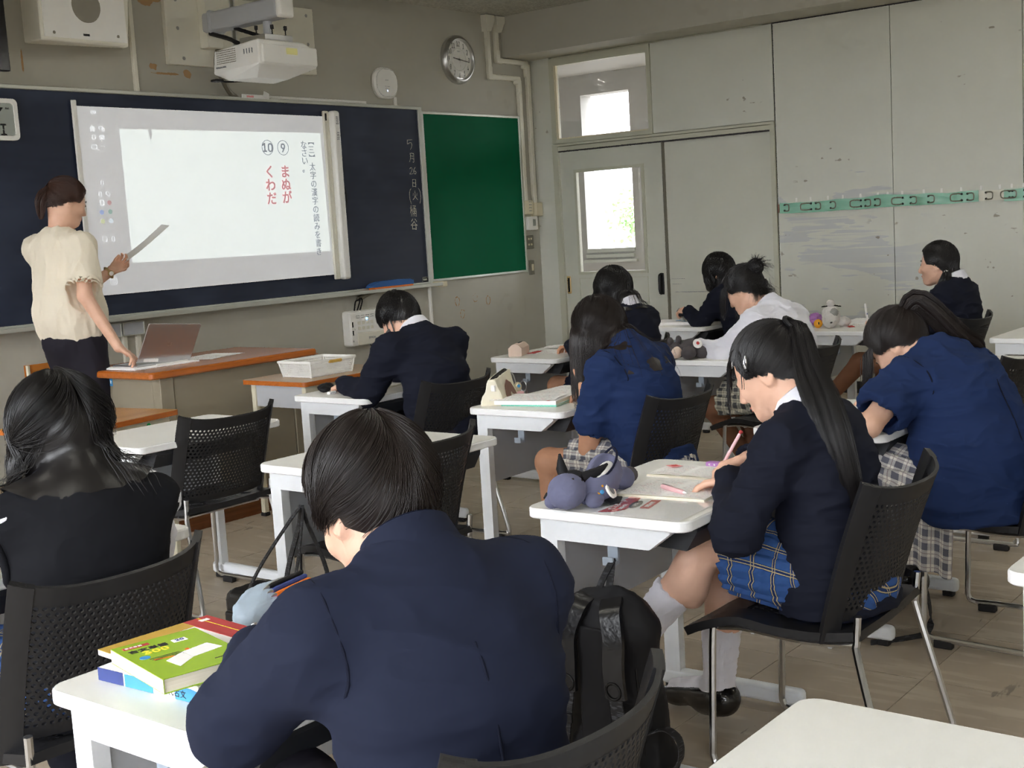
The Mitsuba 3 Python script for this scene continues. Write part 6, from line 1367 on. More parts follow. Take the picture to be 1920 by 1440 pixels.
def tk(sc, rng):
    h = sc.h; tie = hp(h, 0, -.095, .070)
    c = [hp(h, 0, -.080, .055), hp(h, 0, -.112, .060), V(2.885, 1.355, 1.03), V(2.855, 1.305, .95), V(2.835, 1.265, .86), V(2.835, 1.235, .76), V(2.84, 1.215, .69)]
    ms = tail(c, [.018, .026, .036, .044, .042, .032, .012], 3000, rng, .0010, 18, .22)
    az = rng.normal(0, .12, 130); P_, S = comb(sc, (-.45, .78, .40), rng.normal(math.pi * .5, .5, 130), np.full(130, .16), rng.uniform(0, .004, 130), .5, None, False, 1.0, leave=-.05)
    C = resample(P_, S, rng.uniform(.08, .15, 130), 10); ms.append(strand_mesh(C, np.full((130, 10), .0009), 3))
    return ms
hair(b.t, b.h, '', 'hair_black', 1.0, 4200, b.F, (0, -.82, .60), lambda q: np.full(np.shape(q), .36), 0.0, True, rad=.0009, seed=5, m=14, vol=.006, extra=tk, clump=.8)
h = b.h; put('hair_tie', tube([hp(h, .021 * math.cos(a), -.106 + .008 * math.sin(a), .076 + .021 * math.sin(a)) for a in np.linspace(0, 2 * np.pi, 20)[:-1]], .006, 6, True), 'dark', b.t, smooth=40)
cp = thing('hair_clip', 'silver snap hair clip in the hair of the girl with the long ponytail', 'hair clip')
sc = Scalp(h, 1.0, .010); q0 = sc.snap(hp(h, -.10, .012, .062)[None], .007)[0][0]; q1 = sc.snap(hp(h, -.10, .030, .022)[None], .007)[0][0]; qm = sc.snap(((q0 + q1) / 2)[None], .0095)[0][0]
put('bow', cat([tube(cr_([q0, qm + h[2] * .0035, q1], 5), .0022, 6), tube(cr_([q0, qm - h[2] * .0035, q1], 5), .0022, 6)]), 'chrome', cp, smooth=40); put('tip', ball(q1, .006, 2), 'dark', cp, smooth=True)

# boy in the blazer, front left
b = Body('person', 'boy in a navy blazer seen from behind, leaning on his white desk', .0065)
b.size = 1.03; b.seat(1.36, 1.12, (1.12, .51), (1.155, .765), (1.24, .935), (1.36, 1.022), yaw=-20, hyaw=8, pitch=30, sw=.168)
b.elbow('L', (1.115, 1.425, .735), (1.32, 1.62, .745)); b.elbow('R', (1.66, 1.38, .72), (1.60, 1.62, .745))
b.leg('L', (1.28, 1.52, .53), (1.26, 1.52, .10), (1.22, 1.70, .04)); b.leg('R', (1.52, 1.48, .53), (1.52, 1.50, .10), (1.54, 1.68, .04))
b.skin(hands=[('L', (.7, .6, -.1), (0, .1, 1), dict(side=1, curl=(25, 30, 15))), ('R', (-.5, .7, -.1), (0, .1, 1), dict(side=-1, curl=(40, 45, 20)))], legs='')
F = Field()
for q in 'LR': F.chain([b.J['hip' + q], b.J['kn' + q], b.J['an' + q]], [.098, .078, .06], .04)
F.ell(b.J['hip'], V(.17, .14, .10), None, .05); put('trousers', F.mesh(.011), 'trousers_dark', b.t, smooth=True)
for q in 'LR': b.shoe(q)
J = b.J
b.top('blazer', 'blazer_navy', .024, girth=1.06, fold=(.009, (6, 6, 13)), low=.16, sl=(.072, .062, .050), loose=.012)
u = unit(J['neck'] - J['chest'])
b.collar('blazer_navy', .052, .066, 'lapel_collar', True, down=-.006)
b.seam([J['neck'] - u * (.02 + .045 * i) - b.fwd * .22 for i in range(12)], r=.0026)
for q in 'LR': b.seam(b.armhole(q), r=.0026, close=True)
LB = table((0, .155), (40, .16), (70, .165), (90, .165), (120, .20), (150, .225), (180, .235))
hair(b.t, b.h, '', 'hair_soft', 1.03, 6500, None, (.10, -.42, .92), LB, .05, False, rad=.0010, seed=8, m=12, vol=.020, jitter=.10, leave=.62, clump=1.2, part_gap=9, grow=.012)

# student in the black vest, lower left
b = Body('person', 'student with a black bob and black knit vest over a white shirt', .0065)
b.size = 1.03; b.seat(1.575, 2.40, (2.40, .505), (2.43, .765), (2.475, .925), (2.545, 1.02), yaw=-14, hyaw=6, pitch=22, sw=.168)
b.elbow('L', (1.22, 2.62, .70), (1.38, 2.82, .745)); b.elbow('R', (1.755, 2.52, .72), (1.68, 2.76, .745))
b.leg('L', (1.36, 2.80, .50), (1.36, 2.62, .12), (1.36, 2.80, .04)); b.leg('R', (1.60, 2.82, .48), (1.57, 2.58, .13), (1.57, 2.76, .05))
b.skin(hands=[('L', (.6, .7, -.1), (0, .1, 1), dict(side=1, curl=(25, 30, 15)))])
b.top('shirt', 'shirt_white', .004, fold=(.010, (9, 9, 20)), low=.04, sl=(.050, .060, .050), girth=.97)
b.top('vest', 'vest_black', .024, 'none', girth=1.02, fold=(.004, (8, 8, 14)), low=.10, loose=.008)
for q in 'LR': b.seam(b.armhole(q, .35, .095), 'vest_black', .010, 'armhole_rib', True, .002)
b.skirt('plaid_blue', .30, .03, .007, 20)
for q in 'LR': b.sock(q, 'sock_navy', .70); b.shoe(q)
hair(b.t, b.h, '', 'hair_black', 1.03, 5200, b.F, (.05, -.20, 1), table((0, .20), (40, .27), (70, .36), (110, .375), (150, .36), (180, .345)), .06, False, rad=.0011, seed=12, m=16, vol=.028, jitter=.16, inward=.06, clump=1.3, grow=.018, gap=.030)

# masked boy in the front row
b = Body('person', 'boy with a grey face mask and navy sweater bending over his desk', .008)
b.seat(4.25, 3.74, (3.715, .51), (3.755, .775), (3.87, .965), (4.00, 1.04), yaw=-12, hyaw=6, pitch=38, sw=.170)
b.elbow('L', (4.03, 4.02, .715), (4.11, 4.245, .735)); b.elbow('R', (4.52, 3.98, .72), (4.44, 4.20, .735))
b.leg('L', (4.17, 4.15, .52), (4.16, 4.15, .10), (4.15, 4.33, .04)); b.leg('R', (4.40, 4.12, .52), (4.40, 4.14, .10), (4.42, 4.32, .04))
b.skin(hands=[('L', (.15, .95, -.15), (-.2, .1, .95), dict(side=1, curl=(50, 55, 30))), ('R', (-.2, .9, -.1), (.1, .1, .95), dict(side=-1, curl=(40, 45, 25)))], legs='')
F = Field()
for q in 'LR': F.chain([b.J['hip' + q], b.J['kn' + q], b.J['an' + q]], [.095, .075, .06], .04)
F.ell(b.J['hip'], V(.165, .13, .10), None, .05); put('trousers', F.mesh(.012), 'trousers_dark', b.t, smooth=True)
for q in 'LR': b.shoe(q)
b.top('sweater', 'sweater_navy', .022, fold=(.013, (8, 8, 18)), low=.10, sl=(.074, .060, .050), loose=.012)
b.collar('shirt_white', .046, .062, down=-.002)
h = b.h
F = Field(); F.ell(hp(h, 0, .060, -.066), V(.056, .052, .052), hR(h), .02); F.cone(hp(h, -.050, .03, -.06), hp(h, .05, .03, -.06), .04, .04, .03)
mk = thing('face_mask', 'dark grey face mask worn by the boy in the front row', 'face mask')
put('cloth', F.mesh(.005, [(hp(h, 0, .015, 0), -h[2]), (hp(h, 0, 0, -.018), h[3] * 1 - h[2] * .25)]), 'mask_grey', mk, smooth=True)
for q in (-1, 1): put('ear_loop', tube(cr_([hp(h, q * .066, .03, -.035), hp(h, q * .080, .0, .012), hp(h, q * .084, -.028, -.0), hp(h, q * .080, -.018, -.05), hp(h, q * .064, .02, -.085)], 5), .0032, 6), 'mask_grey', mk, smooth=40)
hair(b.t, b.h, '', 'hair_black', 1.0, 2800, None, (.0, -.30, 1), table((0, .185), (40, .19), (70, .165), (95, .15), (125, .19), (180, .235)), .05, False, seed=14, vol=.016, jitter=.08, leave=.62, clump=1.0, part_gap=4, grow=.012)

# long haired girl in the blue short-sleeved shirt
b = Body('person', 'girl with long straight dark hair in a blue short-sleeved shirt and grey plaid skirt', .008)
b.seat(4.06, 2.52, (2.515, .505), (2.56, .775), (2.645, .935), (2.765, 1.015), yaw=-8, hyaw=4, pitch=26, sw=.152)
b.elbow('L', (3.90, 2.735, .565), (3.97, 2.785, .795)); b.arm('R', (4.20, 2.90, .745), (.8, -.1, -.6))
b.leg('L', (3.97, 2.975, .485), (3.97, 2.96, .10), (3.97, 3.13, .04)); b.leg('R', (4.17, 2.96, .485), (4.17, 2.98, .10), (4.18, 3.15, .04))
b.skin('skin_tan', hands=[('L', (.05, .18, .98), (-.9, -.1, .1), dict(side=-1, curl=(40, 50, 30), thumb=(25, 10))), ('R', (-.3, .8, -.2), (.2, .2, .9), dict(side=-1, curl=(30, 35, 20)))])
b.top('shirt', 'polo_navy', .018, 'short', fold=(.013, (10, 10, 20)), low=.12, sl=(.056, .066, .05), short=.60, loose=.016, bust=.045)
for q in 'LR': b.seam(b.armhole(q), 'blazer_seam', .0022, close=True)
b.collar('polo_navy', .034, .060)
b.skirt('plaid_grey', .30, .030, .007, 20, hemflare=.025)
for q in 'LR': b.sock(q, 'sock_navy', .40); b.shoe(q)
hair(b.t, b.h, '', 'hair_soft', 1.0, 3200, b.F, (.0, -.15, 1), table((0, .28), (25, .40), (60, .46), (100, .46), (180, .47)), .10, False, seed=16, m=18, vol=.018, jitter=.10, clump=1.0, gap=.022, leave=.1, grow=.012)

# long haired girl near the front wall
b = Body('person', 'girl with long black hair and white collar in a navy sweater near the front wall', .009)
b.seat(5.78, 3.68, (3.68, .505), (3.70, .775), (3.745, .945), (3.835, 1.055), yaw=-6, hyaw=0, pitch=22, sw=.150)
b.elbow('L', (5.55, 3.90, .70), (5.70, 4.08, .745)); b.elbow('R', (6.02, 3.86, .72), (5.94, 4.06, .745))
b.leg('L', (5.66, 4.155, .525), (5.66, 4.12, .10), (5.66, 4.30, .04)); b.leg('R', (5.90, 4.12, .50), (5.90, 4.12, .10), (5.9, 4.3, .04))
b.skin('skin_tan', hands=[('L', (.3, .9, -.1), (0, .1, 1), dict(side=1, curl=(30, 35, 20))), ('R', (-.3, .9, -.1), (0, .1, 1), dict(side=-1, curl=(30, 35, 20)))])
b.top('sweater', 'sweater_navy', .018, fold=(.010, (9, 9, 18)), low=.08, sl=(.062, .052, .046)); b.collar('shirt_white', .042, .064, down=-.004)
b.skirt('skirt_navy', .36, .030, .006, 20)
for q in 'LR': b.sock(q, 'sock_navy', .5); b.shoe(q)
hair(b.t, b.h, '', 'hair_black', 1.0, 1600, b.F, (0, -.2, 1), table((0, .2), (35, .33), (100, .38), (180, .33)), .08, False, seed=18, vol=.016, jitter=.08, rad=.0013, grow=.012, gap=.03)

# bobbed girl by the sliding door
b = Body('person', 'girl with a black chin-length bob in a navy blazer by the sliding door', .009)
b.seat(7.50, 3.93, (3.93, .505), (3.97, .775), (4.04, .945), (4.13, 1.045), yaw=-8, hyaw=4, pitch=28, sw=.155)
b.elbow('L', (7.30, 4.17, .72), (7.37, 4.30, .79)); b.elbow('R', (7.76, 4.12, .72), (7.60, 4.30, .745))
b.leg('L', (7.40, 4.38, .50), (7.40, 4.38, .10), (7.4, 4.56, .04)); b.leg('R', (7.62, 4.36, .50), (7.62, 4.38, .10), (7.62, 4.56, .04))
b.skin(hands=[('L', (.15, .9, .15), (-.3, .0, .9), dict(side=1, curl=(45, 50, 25)))])
b.top('blazer', 'sweater_navy', .020, fold=(.010, (9, 9, 18)), low=.1, sl=(.066, .056, .048))
b.skirt('skirt_navy', .36, .03, .006, 20)
for q in 'LR': b.sock(q, 'sock_navy', .5); b.shoe(q)
hair(b.t, b.h, '', 'hair_black', 1.0, 1600, b.F, (0, -.15, 1), table((0, .20), (35, .26), (70, .285), (110, .285), (180, .265)), .08, False, seed=20, vol=.020, jitter=.05, inward=.12, rad=.0013, grow=.014)

# girl in the white shirt
b = Body('person', 'girl in a white long-sleeved shirt with black hair tied up in a messy knot', .008)
b.seat(5.86, 2.78, (2.78, .505), (2.83, .77), (2.935, .935), (3.085, 1.045), yaw=-8, hyaw=6, pitch=30, sw=.155)
b.elbow('L', (5.66, 3.10, .725), (5.695, 3.265, .745)); b.elbow('R', (6.14, 3.02, .72), (6.02, 3.24, .745))
b.leg('L', (5.74, 3.23, .43), (5.90, 3.10, .10), (5.92, 3.28, .05)); b.leg('R', (5.98, 3.20, .47), (5.86, 3.02, .10), (5.84, 3.2, .05))
b.skin('skin', hands=[('L', (.2, .95, -.1), (-.1, .1, 1), dict(side=1, curl=(35, 40, 20))), ('R', (-.3, .9, -.1), (.1, .1, 1), dict(side=-1, curl=(35, 40, 20)))], legs='')
F = Field()
for q in 'LR':
    F.cone(b.J['hip' + q], b.J['kn' + q], .080, .058, .03); F.cone(b.J['kn' + q], b.J['an' + q], .054, .038, .02); F.cone(b.J['an' + q], b.J['to' + q], .035, .026, .02)
put('tights', F.mesh(.008), 'tights', b.t, smooth=True)
b.top('shirt', 'shirt_white', .020, fold=(.014, (9, 9, 18)), low=.09, sl=(.070, .062, .048), loose=.015); b.collar('shirt_white', .036, .060)
b.skirt('plaid_cream', .34, .032, .007, 20, hemflare=.05, drop=.02)
for q in 'LR': b.shoe(q)
def tk(sc, rng):
    h = sc.h; o = hp(h, 0, -.115, .065); ms = [ball(o, .036, 2, (1.1, .9, 1.0))]
    n = 420; th, ph = rng.uniform(0, 2 * np.pi, n), rng.normal(0, .5, n); s = np.linspace(0, 1, 10)
    ax = nrm(rng.normal(size=(n, 3))); bx_ = nrm(np.cross(ax, rng.normal(size=(n, 3)))); rr = rng.uniform(.030, .044, n)
    C = o + (ax[:, None] * np.cos(s * 3.2)[None, :, None] + bx_[:, None] * np.sin(s * 3.2)[None, :, None]) * rr[:, None, None]; ms.append(strand_mesh(C, np.full((n, 10), .0014), 3))
    m_ = 170; d = nrm(rng.normal(size=(m_, 3)) * .6 + (hR(h) @ V(0, -1.0, .5))); L = rng.uniform(.04, .085, m_); C = o + d[:, None] * (.02 + L[:, None, None] * s[None, :, None]) + V(0, 0, -1) * (s ** 2)[None, :, None] * .03; ms.append(strand_mesh(C, np.full((m_, 10), .0012) * np.linspace(1, .4, 10), 3))
    # tuft at the nape and side locks
    m_ = 500; x = rng.normal(0, .035, m_); p0 = np.stack([hp(h, a, -.098, .0) for a in x]); C = p0[:, None] + V(0, 0, -1) * (s[None, :, None] * rng.uniform(.08, .13, (m_, 1, 1))) + (hR(h) @ V(0, -.05, 0)) * s[None, :, None] * rng.uniform(.2, 1.3, (m_, 1, 1)) + h[1] * (s[None, :, None] ** 2) * (x[:, None, None] * .5); ms.append(strand_mesh(C, np.full((m_, 10), .0012) * np.linspace(1, .4, 10), 3))
    for q in (-1, 1):
        m_ = 120; p0 = np.stack([hp(h, q * (.074 + rng.normal(0, .003)), .055 + rng.normal(0, .010), .05) for _ in range(m_)]); C = p0[:, None] + V(0, 0, -1) * (s[None, :, None] * rng.uniform(.10, .17, (m_, 1, 1))) + h[2] * (np.sin(s * 2)[None, :, None] * .012) + h[1] * q * (np.sin(s * 3)[None, :, None] * .006); ms.append(strand_mesh(C, np.full((m_, 10), .0011) * np.linspace(1, .4, 10), 3))
    return ms
hair(b.t, b.h, '', 'hair_black', 1.0, 1800, b.F, (0, -.85, .45), lambda q: np.full(np.shape(q), .36), 0.0, True, seed=22, vol=.009, rad=.0012, extra=tk, clump=1.0, grow=.010)

# girl with pigtails by the right wall
b = Body('person', 'girl with low black pigtails in a navy sweater, looking forward by the right wall', .009)
b.seat(7.16, 2.42, (2.42, .505), (2.43, .785), (2.455, .965), (2.545, 1.085), yaw=-4, hyaw=8, pitch=4, sw=.150)
b.elbow('L', (7.0, 2.56, .735), (6.975, 2.80, .755)); b.elbow('R', (7.38, 2.58, .735), (7.30, 2.82, .745))
b.leg('L', (7.10, 2.995, .505), (7.02, 3.22, .245), (7.0, 3.40, .20)); b.leg('R', (7.28, 2.92, .49), (7.22, 2.92, .10), (7.22, 3.1, .04))
b.skin('skin', hands=[('L', (-.05, .85, .2), (-.35, .1, .9), dict(side=1, curl=(45, 50, 25), thumb=(25, 10)))], legs='')
F = Field()
for q in 'LR':
    F.cone(b.J['hip' + q], b.J['kn' + q], .080, .060, .03); F.cone(b.J['kn' + q], b.J['an' + q], .056, .038, .02); F.cone(b.J['an' + q], b.J['to' + q], .035, .026, .02)
put('tights', F.mesh(.009), 'tights', b.t, smooth=True)
b.top('sweater', 'sweater_navy', .020, fold=(.011, (9, 9, 18)), low=.08, sl=(.066, .058, .048)); b.collar('shirt_white', .040, .062)
b.skirt('skirt_navy', .34, .032, .006, 20)
for q in 'LR': b.shoe(q)
def tk(sc, rng):
    h = sc.h; ms = []
    for q in (-1, 1):
        c = [hp(h, q * .068, -.060, -.045), hp(h, q * .092, -.066, -.075), hp(h, q * .098, -.035, -.14), hp(h, q * .088, .03, -.21)]
        ms += tail(c, [.016, .028, .030, .010], 420, rng, .0014, 12)
    return ms
hair(b.t, b.h, '', 'hair_black', 1.0, 1600, b.F, (0, .05, 1), lambda q: np.interp(np.abs(q), [0, 60, 180], [.12, .36, .36]), 0.03, True, seed=24, vol=.007, rad=.0012, extra=tk, part_gap=1.0, grow=.010)
h = b.h
for i, q in enumerate((-1, 1)): put('hair_bobble', cat([ball(hp(h, q * (.082 + .006 * a), -.064 + .012 * c, -.060 + .014 * d), .0085, 2) for a, c, d in ((0, 0, 0), (.5, 1, .4), (1, .2, 1), (.3, -.8, .8))]), 'white_print', b.t, smooth=True)

# bent girl in blue, right
b = Body('person', 'girl in a blue short-sleeved shirt bent low over her desk, ponytail to one side', .007)
b.size = 1.0; b.seat(4.15, 1.30, (1.295, .515), (1.355, .765), (1.485, .905), (1.615, .965), yaw=-18, hyaw=16, pitch=46, sw=.178)
b.elbow('L', (3.765, 1.565, .735), (3.93, 1.735, .735)); b.elbow('R', (4.52, 1.52, .72), (4.34, 1.76, .735))
b.leg('L', (3.985, 1.70, .525), (3.99, 1.66, .10), (3.98, 1.84, .04)); b.leg('R', (4.33, 1.66, .52), (4.33, 1.66, .10), (4.36, 1.84, .04))
b.skin(hands=[('L', (.3, .9, -.08), (-.1, .1, 1), dict(side=1, curl=(25, 30, 15))), ('R', (-.4, .8, -.1), (.1, .1, 1), dict(side=-1, curl=(40, 45, 20)))], arms='LR', calf=(.054, .038))
b.top('shirt', 'polo_navy', .030, 'short', girth=1.12, fold=(.016, (8, 8, 17)), low=.14, sl=(.066, .076, .05), short=.40, loose=.05)
for q in 'LR': b.seam(b.armhole(q), 'blazer_seam', .0022, close=True)
b.seam([b.J['neck'] - unit(b.J['neck'] - b.J['chest']) * (.03 + .04 * i) - b.fwd * .25 for i in range(12)], 'blazer_seam', .002)
b.collar('polo_navy', .034, .062)
b.skirt('plaid_grey', .31, .030, .009, 22, hemflare=.05, drop=.05)
# the part of the skirt that hangs over the edge of the seat
F = Field(); J = b.J; o = J['hipL'] * .42 + J['knL'] * .58
gx, gz = np.meshgrid(np.linspace(0, 1, 40), np.linspace(0, 1, 16), indexing='ij')
a0, a1 = V(3.925, 1.36, .47), V(3.87, 1.66, .52); bot0, bot1 = V(3.865, 1.35, .24), V(3.80, 1.64, .33)
Pp = ((1 - gx)[..., None] * a0 + gx[..., None] * a1) * (1 - gz)[..., None] + ((1 - gx)[..., None] * bot0 + gx[..., None] * bot1) * gz[..., None]
Pp = Pp + V(-1, 0, 0) * (np.sin(gx * 9 * np.pi) * .016 * gz ** .7)[..., None]
uvp = np.stack([gx.ravel() * .42, gz.ravel() * .24], 1)
m0 = grid_mesh(Pp); m1 = grid_mesh(Pp + V(.006, 0, 0)); put('skirt_panel', cat([m0, flip(m1)]), 'plaid_grey', b.t, smooth=True, uv=np.vstack([uvp, uvp]))
for q in 'LR': b.sock(q, 'sock_navy', .5); b.shoe(q)
def tk(sc, rng):
    h = sc.h; tie = hp(h, .0, -.075, .085)
    c = [hp(h, 0, -.088, .050), hp(h, .01, -.118, .064), hp(h, .03, -.150, .045), V(4.235, 1.44, .972), V(4.27, 1.40, .940), V(4.295, 1.375, .915)]
    ms = tail(c, [.018, .030, .038, .036, .028, .008], 1600, rng, .0012, 16, .3)
    s = np.linspace(0, 1, 10)
    for q in (-1, 1):
        m_ = 170; p0 = np.stack([hp(h, q * (.074 + rng.normal(0, .003)), .060 + rng.normal(0, .012), .045) for _ in range(m_)]); C = p0[:, None] + V(0, 0, -1) * (s[None, :, None] * rng.uniform(.16, .26, (m_, 1, 1))) + h[1] * q * (np.sin(s * 3)[None, :, None] * .008) + rng.normal(0, .008, (m_, 1, 3)) * s[None, :, None]; ms.append(strand_mesh(C, np.full((m_, 10), .0011) * np.linspace(1, .4, 10), 3))
    return ms
hair(b.t, b.h, '', 'hair_soft', 1.0, 2600, b.F, (0, -.86, .52), lambda q: np.full(np.shape(q), .36), 0.0, True, seed=26, vol=.008, rad=.0011, extra=tk, clump=.9, grow=.010)

# ---------------------------------------------------------------- things on the desks
Z0 = HT + .0008
def axes(deg):
    a = math.radians(deg); return V(math.cos(a), math.sin(a), 0), V(-math.sin(a), math.cos(a), 0)
def page(o, ex, ey, w, h, curve=0.0, n=9, lift=0.0):
    """printed page: o its lower left corner; the left edge is the spine"""
    u, v = np.meshgrid(np.linspace(0, 1, n), np.linspace(0, 1, n), indexing='ij')
    z = lift + curve * np.sin(np.clip(u * 1.25, 0, 1) * np.pi) * (1 - .3 * u)
    m = grid_mesh(V(*o) + ex * (u * w)[..., None] + ey * (v * h)[..., None] + V(0, 0, 1) * z[..., None])
    return m, np.stack([u.ravel(), 1 - v.ravel()], 1)
def block(o, ex, ey, w, h, t, skew=0.0):
    m = bx(0, w, 0, h, 0, t); return xf(m, frame(V(*o), ex, ey, (0, 0, 1)))
def open_book(t, c, deg, w, h, thick=.008, curve=.006, m='printed_page'):
    """open booklet, spine through c"""
    ex, ey = axes(deg); c = V(*c)
    put('cover', cat([block(c - ex * (w + .002) - ey * h / 2, ex, ey, 2 * w + .004, h, .0012)]), 'white_print', t)
    for s in (-1, 1):
        o = c - ey * h / 2 if s > 0 else c - ex * w - ey * h / 2
        put('page_block', block(o + V(0, 0, .0012), ex, ey, w, h, thick), 'page_edge', t)
        u, v = np.meshgrid(np.linspace(0, 1, 10), np.linspace(0, 1, 6), indexing='ij'); z = thick + .0016 + curve * np.sin(u * np.pi) * np.exp(-2 * u)
        g = grid_mesh(c - ey * h / 2 + ex * (s * u * w)[..., None] + ey * (v * h)[..., None] + V(0, 0, 1) * z[..., None])
        if s < 0: g = flip(g)
        uu = u.ravel() if s > 0 else 1 - u.ravel()
        put('page', g, m, t, smooth=True, uv=np.stack([uu, 1 - v.ravel()], 1))
def closed_book(t, c, deg, w, h, thick, cover, edge='page_edge', z=None):
    ex, ey = axes(deg); c = V(*c); o = c - ex * w / 2 - ey * h / 2
    put('page_block', block(o + ex * .003 + ey * .003 + V(0, 0, .0012), ex, ey, w - .005, h - .006, thick - .0024), edge, t)
    put('cover', cat([block(o, ex, ey, w, h, .0012), block(o + V(0, 0, thick - .0012), ex, ey, w, h, .0012), block(o, ex, ey, .0016, h, thick)]), cover, t)
    return o + V(0, 0, thick), ex, ey
def sheet(t, key, c, deg, w, h, m, z, curl=0.0):
    ex, ey = axes(deg); g, uv = page(V(c[0], c[1], z) - ex * w / 2 - ey * h / 2, ex, ey, w, h, curl); return put(key, cat([g]), m, t, smooth=True, uv=uv)
def plate(pts, z, h=.0006): return mv(ext(Polygon(pts), h), 0, 0, z)
def pen(name, label, a, b, m, tip=None, r=.0048, cat_='pen', clip=True):
    a, b = V(*a), V(*b); t = thing(name, label, cat_); d = unit(b - a); L = np.linalg.norm(b - a)
    put('barrel', tube([a + d * .014, a + d * .022, b - d * .004, b], [r * .8, r, r, r * .75], 10), m, t, smooth=40)
    put('tip', tube([a, a + d * .015], [.0008, r * .75], 8), tip or 'chrome_soft', t, smooth=40)
    if clip: put('clip', tube([b - d * .003 + V(0, 0, r * 1.1), b - d * .04 + V(0, 0, r * 1.3)], .0012, 5), 'chrome_soft', t)
    return t

# --- desk of the ponytail girl
def plush_bat():
    t = thing('plush_pencil_case', 'grey blue bat plush pencil case with black wings and an open zipped back', 'plush toy')
    F = Field(); hc = V(2.555, 1.865, .748)
    F.ell(hc, V(.048, .050, .044), None, .02); F.ell(hc + V(-.028, -.012, -.012), V(.026, .030, .024), None, .025); F.ell(hc + V(.012, .03, -.02), V(.034, .03, .026), None, .02)
    put('head', folds(F.mesh(.004), .0015, (60, 60, 60), 3), 'plush_blue', t, smooth=True)
    F = Field(); F.ell(V(2.655, 1.835, .750), V(.075, .045, .048), np.stack([unit(V(.9, .1, .35)), unit(V(-.1, 1, 0)), unit(V(-.35, 0, .9))], 1), .02); F.ell(V(2.700, 1.845, .775), V(.045, .040, .045), None, .03)
    F.ell(V(2.665, 1.825, .800), V(.060, .022, .030), np.stack([unit(V(.86, .05, .5)), unit(V(-.05, 1, 0)), unit(V(-.5, 0, .86))], 1), .006, True)
    put('body_case', F.mesh(.004), 'plush_blue', t, smooth=True)
    put('lining', ball((2.663, 1.827, .768), .01, 2, (5.2, 2.1, 2.6), np.stack([unit(V(.86, .05, .5)), unit(V(-.05, 1, 0)), unit(V(-.5, 0, .86))], 1)), 'plastic_white', t, smooth=True)
    lp = np.array([V(2.665, 1.827, .798) + unit(V(.86, .05, .5)) * .064 * math.cos(a) + V(0, 1, 0) * .027 * math.sin(a) + unit(V(-.5, 0, .86)) * (.004 - .012 * abs(math.sin(a))) for a in np.linspace(0, 2 * np.pi, 30)[:-1]])
    put('zipper', tube(lp, .0032, 6, True), 'skirt_navy', t, smooth=True)
    for c, r in (((2.805, 1.86, .732), (.036, .030, .031)), ((2.755, 1.868, .718), (.030, .02, .016))): put('tail', ball(c, 1, 3, r), 'plush_blue', t, smooth=True)
    put('tail_tip', ball((2.832, 1.855, .738), 1, 2, (.016, .024, .022)), 'plush_dark', t, smooth=True)
    for c in ((2.598, 1.812, .720), (2.615, 1.845, .722), (2.560, 1.912, .716)): put('paw', ball(c, 1, 3, (.030, .022, .021)), 'plush_blue', t, smooth=True)
    for p in ([(2.575, 1.885, .775), (2.582, 1.900, .800), (2.585, 1.905, .835)], [(2.600, 1.850, .772), (2.640, 1.828, .782), (2.668, 1.815, .800)]): put('ear', tube(p, [.016, .014, .003], 8), 'bag_nylon', t, smooth=True)
    put('crest', tube(cr_([(2.575, 1.885, .778), (2.59, 1.868, .784), (2.60, 1.85, .776)], 4), .012, 8), 'bag_nylon', t, smooth=True)
    def wing(a, b, c, d): return cat([grid_mesh(np.array([[a, b], [d, c]], float)), flip(grid_mesh(np.array([[a, b], [d, c]], float) - (0, 0, .004)))])
    put('wing', h3(m3.Manifold.batch_hull([m3.Manifold.sphere(.003, 8).translate(q) for q in ((2.560, 1.905, .735), (2.600, 1.90, .728), (2.64, 1.995, .712), (2.615, 1.985, .706))])), 'bag_nylon', t)
    put('wing', h3(m3.Manifold.batch_hull([m3.Manifold.sphere(.003, 8).translate(q) for q in ((2.630, 1.815, .718), (2.662, 1.835, .716), (2.700, 1.798, .706), (2.648, 1.772, .705), (2.628, 1.785, .705))])), 'bag_nylon', t)
    put('nose', ball(hc + V(-.033, -.032, -.006), 1, 2, (.0065, .0065, .008)), 'red_print', t, smooth=True)
    for q in (V(-.012, -.028, .034), V(.014, -.036, .026)): put('eye', ball(hc + q, .0032, 2), 'eye', t, smooth=True)
    c = thing('charm', 'clear round charm with blue and yellow beads lying against the grey plush', 'charm')
    put('disc', mv(rot(cr.cylinder(.022, .006, sections=24), 60, (1, .3, 0)), 2.640, 1.790, .738), 'plastic_white', c, smooth=30); put('disc_print', mv(rot(cr.cylinder(.013, .0068, sections=24), 60, (1, .3, 0)), 2.640, 1.790, .738), 'grey_print', c, smooth=30)
    for i, (q, m) in enumerate((((2.612, 1.800, .738), 'blue_print'), ((2.600, 1.803, .732), 'yellow_orange'), ((2.617, 1.803, .752), 'yellow_orange'))): put('bead', ball(q, .0075, 2), m, c, smooth=True)
plush_bat()
t = thing('workbook', 'open workbook under the hands of the ponytail girl, nearer the plush', 'book'); open_book(t, (2.835, 1.715, Z0), 96, .125, .205, .007)
t = thing('workbook', 'open booklet with pink print at the far side of the ponytail girl\'s desk', 'book'); open_book(t, (3.055, 1.80, Z0), 94, .098, .145, .006)
put('pink_stamp', plate([(3.055, 1.855), (3.075, 1.89), (3.10, 1.87), (3.085, 1.84)], Z0 + .0135), 'pink_print', t); put('stamp_mark', plate([(3.068, 1.857), (3.075, 1.876), (3.09, 1.866), (3.083, 1.851)], Z0 + .0142), 'red_print', t)
t = thing('file_sheet', 'clear file with squared paper and a red printed band', 'paper')
sheet(t, 'squared_sheet', (2.64, 1.665), 3, .20, .245, 'grid_page', Z0 + .0008)
